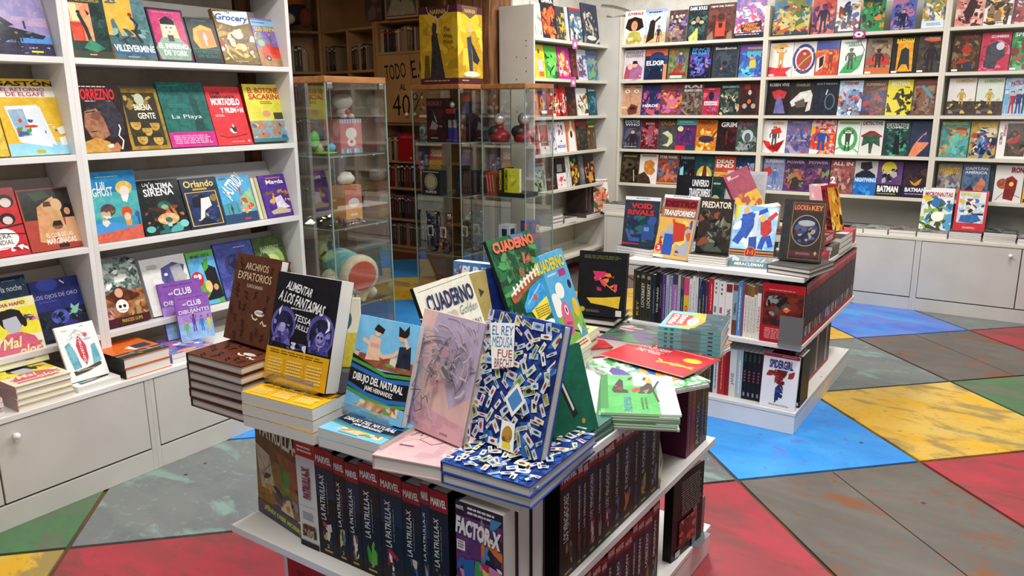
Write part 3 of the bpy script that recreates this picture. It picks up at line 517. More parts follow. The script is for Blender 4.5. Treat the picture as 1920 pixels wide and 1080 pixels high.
left_book(61, 159.5, 356, z3, [R(.03, .02, .97, .5, '33302c/2a2a24'), R(0, .94, 1, 1, 'a84030'), G('3c5038', .2, .06, .5, .04, .6, .14, .3, .2), G('d8a070/c89060', .3, .3, .5, .2, .6, .3, .62, .7, .4, .9, .2, .85), G('e0b080/d0a070', .5, .2, .64, .14, .72, .3, .74, .6, .9, .88, .55, .9), E(.5, .32, .09, .08, 'd8a878'), G('5c3828', .42, .3, .45, .22, .56, .22, .58, .3), E(.68, .28, .1, .1, 'e0b888'), G('1c1a1c', .76, .4, .84, .26, .96, .3, .92, .5, .8, .5), E(.85, .4, .06, .06, 'd89870'), G('d8a478', .78, .5, .96, .5, .99, .92, .72, .9), E(.6, .62, .1, .06, '8c5440'), G('2a2020', .5, .62, .54, .54, .68, .54, .7, .62), T('EL CLUB DE LAS', .34, .73, .84, .8, 'f4ece0', .01), T('MARGINADAS', .32, .82, .88, .91, 'f4ece0', .02), R(.52, .92, .72, .98, '2a2420')], 'wide album of huddled unclothed figures with white lettering', bg='a84034/b04838', t=.014)
left_book(-30, 84, 526, z4, [T('de la noche', .42, .12, .9, .2, 'dce4ec', .01), X(.6, .05, .86, .07, 1, '8cb0c8'), B(10, 0, .3, 1, .5, '8c4848 3c5874 a85c50', .1, 61), B(24, 0, 0, 1, .3, 'b0c8d8', .008, 62)], 'slate blue album partly behind the yellow cover, white title', bg='2c4460/243c58')
left_book(85.5, 175, 525, z4, [R(0, .5, 1, 1, '1c2030/252a40'), E(.35, .08, .22, .1, '3c4cb0'), Ln('c8d8e8', .03, .62, .04, .7, .1), T('LOS OJOS DE ORO', .02, .24, .92, .32, 'b8b8d0', -.005), X(.1, .35, .5, .36, 1, '8088b0'), E(.45, .62, .19, .12, '5060c0/4450a8'), G('8cc8b8', .72, .44, .78, .5, .9, .46, .84, .55, .92, .6, .8, .6, .78, .68, .72, .6, .62, .62, .68, .54), G('38347c', .4, .8, .62, .68, .9, .8, .95, .98, .5, .98), E(.68, .85, .07, .06, 'f0d8d0'), G('f0f0f4', .55, .95, .8, .88, .95, .96, .95, 1, .55, 1), B(30, 0, .5, 1, .8, '14161f 2c3148', .06, 63)], 'midnight blue album with stars and a violet-haired figure', bg='2a3078/242a6c')
# ---- things on the left counter
MALO = [R(0, .52, 1, .56, 'dcd4c8'), R(0, .54, 1, 1, 'e8e4c0'), R(0, .14, 1, .56, 'e4d838/ece048'), T('NADIA HAFID', .18, .05, .82, .1, 'a83c4c', .02), E(.5, .3, .23, .16, '262022'), E(.38, .2, .08, .05, '262022'), E(.62, .22, .08, .05, '262022'), E(.72, .36, .05, .08, '262022'), G('b8bcc8', .34, .28, .6, .26, .66, .42, .56, .52, .4, .48, .33, .38), G('d86c84/c85c78', .2, .62, .36, .5, .62, .5, .85, .6, .95, .8, .1, .8), B(7, .74, .26, 1, .45, 'd87088 e0a0a8 50484c', .07, 65), B(7, 0, .32, .2, .55, 'd87088 8c8c98 e0a0a8', .07, 66), R(.1, .68, .95, .72, 'd86c84'), R(.2, .75, .9, .8, 'd86c84'), R(.12, .84, .85, .9, 'd86c84'), T('Mal', .22, .56, .6, .72, 'f0e4a8', .02, .3), T('olor', .5, .7, .92, .86, 'f0e4a8', .02, .3), X(.55, .92, .75, .94, 1, 'a83c4c')]
zt = flat_stack(4, .0235, (-2.985, 1.185), Y_, .2, .27, 'cream and pink hardcover in the stack below the yellow cover', MALO, 'hardcovers stacked on the left counter', jit=1.5, seed=4, z=ZC, bg='e8e0b8/d8c890', hard=True, name='hardcover_book', spine_bg='b89898')
standing((-9, 700), (97, 677), (-30, 570), (71, 555), zt, .02, MALO, 'yellow and pink hardcover propped on its own stack', 'hardcovers stacked on the left counter', yaw=90, lean=14, bg='e8e0b8/e4dc60', hard=True, name='hardcover_book')
flat_stack(4, .017, (-2.99, .93), Y_, .21, .27, 'pinkish paperback in the pile at the left picture edge', [B(20, 0, 0, 1, 1, 'c87888 e0c0c8 8c5c68 d8a0a8', .2, 67)], 'paperbacks piled at the left edge', jit=2, seed=5, z=ZC, bg='c88c98/e0c0c4', name='paperback_book')
VIR = [E(.5, .48, .2, .3, 'e8e8ea'), G('c8404c/d04c58', .52, .18, .64, .4, .62, .62, .52, .76, .42, .6, .4, .38), T('VÍRGENES', .48, .24, .56, .7, 'f4e8e4', .01, 0, -90), G('7cb8c8/60a0b4', .12, .35, .26, .3, .34, .5, .38, .78, .18, .8, .14, .6), G('7cb8c8/60a0b4', .76, .42, .88, .4, .92, .72, .68, .78, .72, .6), Ln('8cb8c0', .015, .3, .2, .5, .1, .7, .2), Ln('c8a860', .012, .28, .28, .4, .16), Ln('c8a860', .012, .72, .28, .6, .16), E(.5, .12, .05, .03, 'b8c8c8'), E(.7, .22, .06, .04, 'c86070'), B(10, .2, .12, .85, .32, 'a8c8d0 d8d8d8 c8b890', .05, 68), G('4c443c', .14, .82, .5, .8, .88, .74, .88, .8, .5, .87, .16, .9), X(.22, .82, .8, .85, 1, 'c8b898'), X(.15, .08, .3, .1, 1, '999'), X(.62, .05, .75, .07, 1, '999')]
zt = flat_stack(2, .011, (-2.995, 1.405), Y_, .17, .24, 'white paperback lying under the cover with red almond shape', VIR, 'white paperbacks on the left counter', z=ZC, bg='e8e8e6', name='paperback_book')
standing((134, 721), (207, 702), (90, 622), (177, 602), zt, .012, VIR, 'white paperback with red almond shape and blue robes, propped up', 'white paperbacks on the left counter', yaw=88, lean=24, bg='ecebe9', name='paperback_book')
flat_stack(2, .043, (-2.99, 1.592), Y_, .205, .27, 'thick orange and black volume', [R(0, .72, 1, 1, '2a2624/3a342e'), R(0, .78, 1, .84, '8c8478'), X(.05, .1, .8, .22, 2, 'c84820'), G('e8e0d8', .4, .5, .62, .4, .7, .6, .5, .7), R(.55, .42, .9, .64, '28405c'), B(8, .1, .74, .95, .98, '5c564c 8c8070 d8c860', .08, 69)], 'thick volumes on the left counter', jit=1, seed=2, z=ZC, bg='e07028/d8641c', spine_bg='28241f', hard=True, name='hardcover_book', labels=['thick orange volume lying under its black-banded twin', 'thick orange volume with black band, on top of its twin'])
zt = flat_stack(2, .02, (-3.01, 1.815), dirv(86), .2, .25, 'blue and pink magazine under the purple children covers', [B(40, 0, 0, 1, 1, '5080d0 a0c0e8 c85c8c 7048a0 e0a070 e8e8f0 3c4c8c', .16, 70)], 'magazines under the purple covers', jit=2, z=ZC, bg='6c88c8/9c6cb0', name='magazine')
CLUB = [R(0, .6, 1, 1, '88b0e0/9cc0ea'), R(0, .42, 1, .62, 'a080cc/b090d4'), X(.1, .06, .9, .09, 1, '5c3c90'), T('el', .2, .17, .3, .22, 'f0e8f4'), T('CLUB', .33, .13, .75, .25, 'f4eef6', .02), T('de los', .4, .27, .62, .31, 'e0d4ec', 0), T('DIBUJANTES', .06, .32, .96, .43, 'f4eef6', .01)]+Fig(.22, .56, .88, '6cb04c', 'e0a878', 'a84c28', 1.3)+Fig(.45, .44, .82, '6c3c98', '6c4434', '241c20', 1.2, 1)+Fig(.68, .5, .84, '3878c0', 'b88060', '1c1c20', 1.2)+Fig(.88, .5, .86, 'd8d048', 'a87050', '7c2c28', 1.0)
standing((318, 641), (392, 622), (307, 533), (364, 524), zt, .016, CLUB, 'purple cartoon paperback half hidden behind its smaller twin', 'purple cartoon paperbacks on the left counter', yaw=83, lean=12, bg='8c58b0/8450a8', name='paperback_book')
standing((341, 643), (405, 630), (327, 557), (389, 547), zt, .012, CLUB, 'purple cartoon paperback standing in front of its twin', 'purple cartoon paperbacks on the left counter', yaw=80, lean=12, bg='9460b8/8c58b0', name='paperback_book')
# ================================================================== BACK WALL: comics face out on the cream bookcases
ORDS = ['first', 'second', 'third', 'fourth', 'fifth', 'sixth', 'seventh', 'eighth']
ROWN = ['top', 'second', 'third', 'fourth', 'lowest']
def comic_art(bg, title, tc, pal, seed, extra, ty=(.03, .15), n=16):
    ps = pal.split(); rn = random.Random(seed)
    ops = [B(n, .0, .18, 1, 1, pal, .24, seed), B(n, .1, .25, .9, .92, pal, .15, seed+50)]
    cx = rn.uniform(.4, .6)
    ops += [B(9, cx-.2, .3, cx+.2, .9, ps[0]+' '+ps[-1], .16, seed+90, .9), B(n, .02, .3, .98, .97, pal, .08, seed+130)]
    ops += extra or []
    if title:
        tt = title.split('|'); y0, y1 = ty; s = (y1-y0)/len(tt)
        for k, q in enumerate(tt): ops.append(T(q, .08, y0+k*s, .92, y0+(k+.85)*s, tc, .03))
    return ops
def back_row(bay, row, items, lean=8, y=YB+.03):
    z = ZB[row]; a = math.radians(lean)
    for i, it in enumerate(items):
        pl, pr, top, desc, bg, title, tc, pal = it[:8]; ex = it[8] if len(it) > 8 else None; kw = it[9] if len(it) > 9 else {}
        if i+1 < len(items) and items[i+1][0] < pr: pr = (pr+items[i+1][0])/2
        if i and items[i-1][1] > pl: pl = (pl+items[i-1][1])/2
        xa, xb = x_on(pl, y, z)+.0015, x_on(pr, y, z)-.0015; m = (xa+xb)/2; h = .24
        for k in range(90):
            h = .18+.002*k
            if pj((m, y+h*math.sin(a), z+h*math.cos(a)))[1] <= top: break
        if row: h = min(h, .262)
        kw = dict(kw); t = kw.pop('t', .006); ty = kw.pop('ty', (.03, .15)); n = kw.pop('n', 16)
        o = make_book(xb-xa, h, t, comic_art(bg, title, tc, pal, bay*100+row*17+i*7, ex, ty, n), bg=bg, **kw); lean_pose(o, (xa, y, z), X_, lean, t)
        tag(o, f"{desc} comic, {ORDS[i]} from left, {ROWN[row]} shelf, {BAYN[bay]} back bay", 'comic', f"comics on the {ROWN[row]} shelf of the {BAYN[bay]} bay")
BAR = [R(.03, .93, .25, .98, 'eee')]
back_row(0, 0, [
 (1168, 1206, 21, 'white', 'f0efe8', '', '', 'e8e4d8 f0efe8', [G('2a1c1a', .05, .5, .15, .25, .5, .18, .85, .25, .97, .5, .7, .6, .3, .6), E(.5, .45, .16, .15, 'd8a878/c89060'), G('a0a838/c8b868', .1, .9, .25, .66, .5, .6, .78, .66, .95, .9, .8, 1, .15, 1), B(6, .2, .8, .8, 1, 'd87848 e8d8b8 8c9c30', .12, 3), T('JUVENILE', .12, .05, .9, .15, 'a82830', .03)]),
 (1206, 1246, 17, 'pale blue western', 'cddcec/a8c4e0', '', '', 'dce8f0 a8c8e8 f0f0e8', [G('e8b890/d89868', 0, .75, 1, .68, 1, 1, 0, 1), R(0, 0, 1, .08, '98a8e0'), G('2c2420', .25, .35, .4, .3, .5, .4, .48, .85, .1, 1, .2, .6), Ln('2c2420', .08, .4, .42, .72, .24), Fig(.68, .5, .98, '3c2c28', 'b88868', '2a1c18', 1.5), X(.15, .08, .85, .14, 1, '3c3438')]),
 (1251, 1285, 20, 'brown and violet', '4c3838/5c4c48', '', '', '8c6c4c b89870 5c4ca0 3c2c3c 8878b8', [B(14, .1, .15, .9, .4, 'e8e0d0 c8b8a0', .07, 5), X(.3, .95, .95, .97, 1, 'bbb')], {'t': .02}),
 (1286, 1324, 11, 'black, teal and gold fantasy', '1a2228/243038', 'DARK SOULS', 'eef2f4', '2c4444 1c2428 3c6458', [E(.5, .4, .3, .08, '3c8070'), G('1c2024', .15, .45, .5, .25, .85, .45, .7, .6, .3, .6), E(.5, .4, .1, .09, '8c8068'), E(.3, .48, .12, .05, 'b8a880'), E(.7, .48, .12, .05, 'b8a880'), G('e0a040/f0d080', .1, .9, .42, .7, .46, .65, .54, .65, .56, 1, .15, 1), R(.42, .66, .54, 1, 'f0c860')], {'t': .014}),
 (1324, 1375, 7, 'rust red gothic', '4c2420/5c3028', 'HIJOS DEL FUEGO', 'e8e0dc', '5c2c24 6c3a2c 3c1c1c', [R(.3, .3, .66, .92, 'c84830/b84028'), E(.48, .4, .2, .14, '6c2c24'), E(.48, .38, .13, .1, '3c1814'), R(.36, .92, .66, .97, '1c1414'), G('8c6c58', .02, .9, .2, .75, .25, 1, 0, 1), G('8c6c58', .75, .85, .92, .75, .95, 1, .75, 1), G('20140f', .4, .55, .56, .55, .54, .68, .42, .68)], {'t': .03, 'ty': (.06, .13)}),
 (1375, 1431, -8, 'tall crowded pink and blue', '4060a0/c06090', '', '', 'c86088 4c70c0 e8d0d8 8c4c9c 60a8d8 e04c60 f0e0e0', [R(0, .88, 1, 1, '1c1c28'), X(.05, .91, .95, .94, 1, 'ddd'), G('2c2030', .2, .68, .9, .6, .92, .82, .25, .86), T('STREET', .25, .66, .8, .74, 'f07830', .05, .3), T('FIGHTER', .3, .75, .88, .84, 'f08830', .05, .3)], {'t': .02, 'n': 30})])
back_row(0, 1, [
 (1167, 1206, 91, 'lavender grey romance', 'c8c0c8/d0c8d0', 'VIOLENT|FLOWERS', '8c7c80', 'c8c0c8 d4ccd4', [G('b0505c/a04458', .05, .95, .12, .55, .3, .45, .5, .55, .5, .95), G('a86c98/98608c', .35, .5, .6, .4, .92, .6, .88, .95, .3, .95), E(.32, .56, .12, .09, 'e0b8a8'), E(.55, .48, .13, .1, 'd8a898'), G('2a1c20', .42, .46, .45, .36, .65, .36, .69, .46), B(6, 0, .85, 1, 1, 'c03048 f0e8ec b84870', .1, 8)], {'ty': (.05, .26)}),
 (1207, 1248, 87, 'navy and orange', '1c2848/24345c', '', '', '1c2848 2c4474', [R(0, 0, 1, .22, 'd86848/c85840'), E(.55, .2, .3, .1, '2c3c68'), R(.85, .5, 1, 1, 'd88858'), B(6, .2, .65, .8, .9, '48a8e0 70c8f0', .1, 9), G('142038', .1, .95, .3, .6, .7, .6, .85, .95), T('ELIXIR', .06, .38, .9, .53, 'f4f4f0', .03)]),
 (1250, 1287, 85, 'olive and red', '5c6848/6c7454', '', '', '6c7850 4c5c40 8c8c60', [E(.2, .12, .1, .06, 'd85838'), Fig(.62, .12, .7, '503c88', 'e0b090', '5c2c20', 1.8), G('8c3828/a04830', .3, .7, .6, .5, .78, .6, .55, .85, .2, .85), R(.05, .8, .95, .88, 'a02428'), R(.15, .88, .75, .96, 'e8e4dc')], {'t': .008}),
 (1290, 1330, 84, 'black and electric blue', '14141f/1c1c30', 'SPACE|MULLET', '58a0e0', '1c2040 5078c8 6c3c9c a06ca8 3c58b0', None, {'ty': (.03, .26)}),
 (1333, 1380, 83, 'slate black', '2c333e/343c48', 'Bloodborne', 'dde2e6', '2c3440 3c4654 262c36', [G('3c4654', .3, .4, .5, .22, .72, .4, .62, .7, .38, .7), E(.5, .55, .1, .07, '1c2028'), E(.38, .72, .05, .04, 'b06c50')], {'t': .022, 'ty': (.05, .14)}),
 (1383, 1427, 76, 'violet and aqua', '3c4890/4858a8', '', '', '3860b0 4888c0 2c3c80 50a8c0', [R(0, 0, 1, .2, '6c4c98'), G('d8b848', .45, .5, .7, .45, .72, .7, .45, .74), E(.52, .42, .08, .05, 'd88850'), B(8, .05, .65, .6, .95, '60c0d8 88d8e0', .1, 11), T('WONDERS', .3, .08, .95, .15, 'c8c860', .02), X(.1, .95, .9, .97, 1, 'dde')])])
back_row(0, 2, [
 (1164, 1200, 157, 'tan wide-eyed face', 'c89c80/b88c70', '', '', 'c89c80 c09478', [E(.25, .2, .13, .06, 'f0e4d0'), E(.72, .2, .13, .06, 'f0e4d0'), E(.25, .2, .05, .03, '6c8448'), E(.72, .2, .05, .03, '6c8448'), Ln('4c2c20', .03, .05, .06, .4, .05), Ln('4c2c20', .03, .6, .05, .95, .08), G('6c3828', .3, .85, .5, .62, .85, .7, .8, .95, .4, 1), E(.58, .78, .18, .05, '3c1c18'), R(0, .72, .3, .78, 'e0c8a8'), Ln('8c5c48', .02, .45, .25, .4, .5, .5, .55)], {'n': 4}),
 (1200, 1236, 157, 'navy and rose heroic', '2c2c60/3c3470', '', '', '3c3870 8c3c68 28305c c05c70', [Fig(.55, .15, .8, '1c2c58', '2c3c68', '1c2450', 2.0), T('HÉROE', .1, .62, .9, .74, 'eef', .03)]),
 (1236, 1276, 156, 'orange and violet', '6c3848/8c4838', '', '', 'd87838 8c4890 c85838 e0a850 5c3068 b868b8', [E(.5, .4, .12, .1, 'e09058'), G('a83c28', .3, .5, .42, .25, .6, .25, .72, .5, .5, .32)], {'t': .01}),
 (1276, 1315, 156, 'grey-brown war', '4c4440/5c5048', 'RAI|MUNDO CAÍDO', 'e8e4e0', '6c645c 3c3430 8c7c70 50302c', [R(.6, .03, .95, .14, '8c2028')], {'ty': (.03, .26)}),
 (1315, 1346, 165, 'crimson and white', 'a02840/b03048', '', '', 'b83048 8c2038 d85868 5c4c90', [E(.5, .3, .16, .16, '1c2030'), R(.1, .5, .9, .64, 'e8e0e0'), T('BLOODSHOT', .14, .53, .88, .62, 'a81c2c', .03), X(.3, .05, .7, .08, 1, 'eee')]),
 (1347, 1384, 155, 'dark green and steel', '24302c/2c3c3c', 'RENACIMIENTO', 'a8c0d0', '4c5c54 2c3c38 8c8c78 c8b890 1c2824', None, {'ty': (.08, .16)}),
 (1384, 1420, 153, 'dark red with orange disc', '4c1c1a/5c2420', '', '', '4c1c1a 3c1414', [G('241c20', .15, .95, .25, .4, .5, .3, .75, .4, .88, .95), E(.5, .3, .09, .08, 'c8b0a0'), E(.5, .58, .1, .07, 'e85828'), E(.28, .72, .12, .08, 'a89890'), E(.74, .72, .12, .08, 'a89890'), R(.2, .05, .5, .2, '8c3828')])])
back_row(0, 3, [
 (1166, 1199, 224, 'slate violet', '343848/40445c', 'DOCTOR|WHO', 'dfe3ea', '4c5064 343848 5c5c74', [Fig(.55, .35, 1.1, '2c2430', 'c8a890', '3c2c28', 2.2), X(.1, .92, .9, .95, 1, 'eee')], {'ty': (.03, .24)}),
 (1199, 1232, 225, 'dark rose battle', '501828/68202c', '', '', 'a84058 6c2030 c87880 3c1420 8c6868', [T('MASTERS', .25, .1, .75, .17, 'e8c0c0', .02)]),
 (1232, 1265, 226, 'dark taupe with pale crescent', '3c3c3c/4c4c48', 'SAGA', 'b87038', '4c5050 3c4444', [G('c8d0a0/b8c090', .2, .45, .5, .35, .8, .5, .85, .75, .6, .9, .25, .85, .55, .78, .62, .6, .4, .5)], {'ty': (.05, .2)}),
 (1265, 1302, 225, 'plum with pale moon', '6c2458/5c2050', '', '', '5c2c68 7c2860 3c2c58', [R(0, 0, 1, .18, '4ca8b0'), E(.2, .3, .15, .09, 'd8e0a8'), Fig(.6, .25, .75, '2c3058', '8c4c80', '2c2444', 1.8), R(0, .85, .5, 1, 'd82c34'), R(.5, .82, 1, 1, '24405c'), X(.1, .06, .9, .12, 1, 'c8e8e8')]),
 (1302, 1341, 226, 'flaming orange', 'b86824/c87c28', 'FIREFLY', '8c2420', 'd89030 e8b848 b85c20 8c3818 f0d070', [E(.5, .62, .35, .12, '3c2c48')]),
 (1341, 1378, 226, 'black and dark red', '221618/2c1a1c', '', '', '2c181a 4c1c20 1c1214', [Fig(.5, .35, .8, '6c1c24', '8c2c30', '4c1418', 1.0), T('GRIM', .18, .06, .98, .22, 'eee', .03)], {'n': 6}),
 (1378, 1416, 226, 'grey-green ghostly', '3c4a48/46544f', 'Briar', 'a84868', '5c6c68 3c4c4c 8c9894 2c3438', [E(.55, .5, .28, .2, 'b8c4c0'), E(.55, .55, .16, .15, '4c5c68')], {'ty': (.05, .2)})])
back_row(0, 4, [
 (1161, 1196, 286, 'dark brown and gold', '2c2418/3c3020', '', '', '3c3020 2c2418 5c4c30 1c1810', [E(.55, .35, .2, .16, '4c443c'), E(.5, .38, .12, .05, '14100c'), Ln('e8c878', .04, .72, .55, .78, .95), T('MANDALORIAN', .15, .05, .85, .12, 'c8b078', .02)]),
 (1196, 1230, 287, 'white with orange head', 'e0dcd8', '', '', 'e4e0dc e0dcd8', [G('b87030/d89048', .3, .25, .6, .18, .85, .3, .8, .45, .9, .55, .75, .7, .5, .7, .3, .6, .25, .4), G('3c2820/4c3428', 0, .7, .3, .6, .6, .8, .7, 1, 0, 1), R(.1, .03, .9, .08, '8c8884')], {'n': 4}),
 (1230, 1269, 287, 'rust and steel blue', '6c3c34/8c4838', 'STAR WARS', 'e8e8ea', 'a04838 5c6c90 8c5c50 3c3c58 c87050', [R(0, .93, 1, .98, 'c89048')], {'t': .01}),
 (1269, 1300, 288, 'black and teal', '161c20/202a30', 'THRAWN', '9caab0', '1c2428 2c5c68 141a1e', [G('8cc8d0', .1, .45, .3, .35, .35, .95, .1, .95), Ln('c03048', .05, .75, .6, .9, .95)]),
 (1300, 1336, 288, 'dark teal with bright glow', '1c3c44/244c50', '', '', '1c3c44 2c5c60 3c6c58', [E(.5, .62, .4, .3, 'c8b050'), E(.5, .7, .26, .18, 'f4e8c0'), G('5c2c20', .36, .75, .45, .3, .58, .3, .66, .75)]),
 (1336, 1375, 287, 'red and mustard', 'b04030/c05038', 'DEAD|END', 'eee8dc', 'c04838 b03c30', [R(0, .5, 1, 1, 'd8a050/c88c40'), Ln('7c3c28', .03, 0, .75, .4, .6, .75, .62, 1, .72), R(0, .85, 1, 1, '8c9830')], {'ty': (.1, .38), 'n': 5}),
 (1375, 1410, 288, 'deep blue and white', '1c2c4c/243a60', '', '', '2c4474 8cb0d8 dce8f0 1c2844 c06068')])
back_row(1, 0, [
 (1446, 1515, -12, 'oversized yellow-green', '8c8c4c/788048', '', '', 'c8c078 4c78a8 e09038 587838 d8c890 3c4458 c85030 b8b060', [R(.0, .97, 1, 1, '2c3828')], {'t': .025, 'n': 26}),
 (1519, 1563, -10, 'salmon and violet', 'c05850/d06c60', '', '', 'd87868 a04048 504078 382c48 e09888', [Fig(.5, .25, .95, '302840', '584080', '302840', 2.0)]),
 (1564, 1609, -10, 'white, navy and gold', 'd8dce4/e4e6ea', '', '', '2c3c5c 5c6c98 c8a048 e8e8ec 8c3c38 384468', [R(.0, .95, 1, 1, '1c2030')]),
 (1611, 1656, -12, 'green and orange', '2c8450/388c54', '', '', '309050 e08838 1c6c4c 50b070 8c5c38 2c3c40', [G('2a3c24', .05, .0, .95, .0, .95, .17, .05, .22), T('AQUAMAN', .1, .07, .93, .17, 'f0c838', .04, .2)]),
 (1668, 1714, -14, 'indigo and violet', '4c58a0/5c68b0', '', '', '5868b0 3c3c70 7c70a8 2c3058 b0789c', [Fig(.5, .45, 1.0, '1c2440', 'c89880', '1c2030', 2.0, 0), X(.1, .95, .9, .97, 1, 'ddd')]),
 (1726, 1774, -14, 'crowded green-gold, white foot', 'a89c60/8c9458', '', '', '8c8c48 c8b068 4c7850 4870b0 d89858 e8e0c8', [R(0, .8, 1, 1, 'd4e0ee'), X(.2, .86, .8, .95, 2, '5c7ca8')], {'t': .022, 'n': 26})])
back_row(1, 1, [
 (1439, 1483, 79, 'white with red star', 'ece8e4', '', '', 'ece8e4 e8dcd0', [G('c83038/d84048', .0, .7, .35, .75, .55, .6, .65, .75, 1, .72, .75, .88, .85, 1, .0, 1), G('e8b048', .1, .1, .6, .03, .8, .12, .2, .2), Fig(.5, .15, .75, 'c89850', 'e0b898', '5c3424', 1.8, 1), BAR[0]]),
 (1483, 1526, 78, 'star-ringed red and blue', 'e0dcd8', '', '', 'e8e4e0 e0d8d0', [E(.5, .5, .5, .44, '3c4888'), E(.5, .5, .4, .35, 'e8e4e0'), E(.5, .52, .34, .3, 'b83848'), Fig(.5, .28, .9, '8c5c38', 'd8a880', '3c2820', 1.8), Ln('d8b850', .04, .1, .85, .5, .55, .95, .3), B(10, .05, .05, .95, .25, 'f4f4f8', .03, 31)]),
 (1526, 1569, 76, 'orange-red and blue', 'c84830/d86038', '', '', 'd86038 c04030 e08848', [R(0, 0, 1, .25, '4858a0'), G('ece4e0', .05, .5, .4, .4, .35, .75, .05, .9), G('2c1c20', .15, .5, .35, .42, .35, .7, .18, .8), Fig(.65, .3, .85, '8c3c30', 'e0a880', '3c2420', 1.6, 1)]),
 (1570, 1618, 74, 'white and green archer', 'dfe6e2', '', '', 'e0e8e4 dce4e0', [G('389c58/48ac64', .05, .95, .35, .6, .6, .5, .95, .42, .8, .8, .55, .95), Fig(.45, .25, .85, '3c4c34', '5c5c40', '2c3c24', 1.8), Ln('3c4430', .025, .75, .05, .95, .3, .8, .75), T('GREEN', .15, .06, .7, .12, '5c8c6c', .03), T('ARROW', .3, .13, .85, .2, '5c8c6c', .03)]),
 (1619, 1667, 72, 'smoky brown with red cape', '6c5848/7c6850', '', '', '8c7c60 5c4c3c a09070', [G('b83028/c83c30', .0, .65, .3, .42, .5, .38, .75, .45, 1, .7, .9, .75, .1, .75), Fig(.5, .3, .9, '241c1c', '2c2020', '1c1414', 2.0), R(0, .82, 1, 1, 'c86830'), T('SUPERMAN', .2, .05, .8, .14, '2c2018', .03), BAR[0]]),
 (1668, 1716, 70, 'black and yellow', '1c1c1a/28261f', '', '', '28281f 1c1c18', [G('d89028/e8a838', .2, .1, .8, .1, .85, .95, .2, .95), G('2c3430', .25, .95, .35, .35, .5, .28, .66, .35, .75, .95, .6, .75, .42, .75), T('BATMAN', .14, .04, .82, .17, 'f0c828', .05), BAR[0]]),
 (1716, 1766, 68, 'murky brown with orange top', '3c342c/4a4034', '', '', '4c4438 3c3c44 5c5440 2c2c38', [G('d85c38', .15, .1, .4, .04, .75, .06, .85, .14, .5, .16), Fig(.5, .2, .95, '2c2028', '382830', '2c2028', 1.8), T('CATWOMAN', .2, .03, .8, .1, 'd8a8a0', .03), BAR[0]])])
back_row(1, 2, [
 (1434, 1478, 154, 'black with red haze', '1a1416/241a1c', 'ROBIN VIVE', 'd8ccd0', '1c1618 241a1c', [G('b02428/c83434', .2, .3, .5, .22, .85, .3, .75, .5, .35, .52), G('5c5c90/6c6ca0', .35, .95, .42, .5, .58, .42, .7, .6, .85, .95)]),
 (1478, 1522, 153, 'black with white whirl', '26221f/302c28', '', '', '302c28 26221f', [G('dcd8d4/c8c4c0', .0, .6, .4, .32, .85, .25, .95, .4, .9, .85, .7, .9, .78, .6, .4, .65, .1, .75), G('5c5048', .2, .62, .6, .5, .7, .75, .3, .78), T('CHARLES', .2, .06, .8, .14, 'a8a49c', .02)]),
 (1522, 1567, 152, 'dark navy with pale ring', '161e28/1c2632', 'BATMAN', '8c9cac', '161e28 202c3a', [E(.68, .6, .22, .24, '5c6c7c'), E(.68, .6, .17, .2, '1a2430'), Ln('dce4ec', .04, .55, .25, .5, .4)], {'n': 5, 'ty': (.05, .12)}),
 (1568, 1613, 151, 'pale blue and red team', 'a0b8d0/c0d0dc', '', '', '6c90b8 c83c40 e8e8ec 3c4c70 b0704c 88a8c8', [T('TITANES', .2, .04, .8, .12, 'b02c34', .04)], {'n': 22}),
 (1613, 1658, 151, 'brown and blue', '4c3430/5c443c', '', '', '6c4c40 3c4c8c 8c5c44 4c3834 b84038 38406c', [T('SUPERMAN', .1, .08, .9, .16, 'c89070', .03)], {'n': 22}),
 (1658, 1706, 150, 'yellow with black figures', 'd8c828/e0d030', '', '', '26241c 2c2a20', [G('d8c828', .1, .25, .4, .3, .3, .5, .08, .55), G('d8c828', .6, .2, .92, .25, .9, .4, .7, .42), G('d8c828', .05, .6, .4, .55, .6, .8, .3, .95), T('BATMAN', .15, .04, .85, .17, 'eee8d8', .05)], {'n': 14}),
 (1706, 1759, 149, 'brown, red and steel', '5c4034/6c4c3c', '', '', '7c5c48 a03830 4c6468 3c2c28 8c7868', [G('5c8c98', .25, .2, .38, .16, .75, .48, .68, .54), R(.1, .04, .9, .12, '8c4c44')], {'n': 20})])
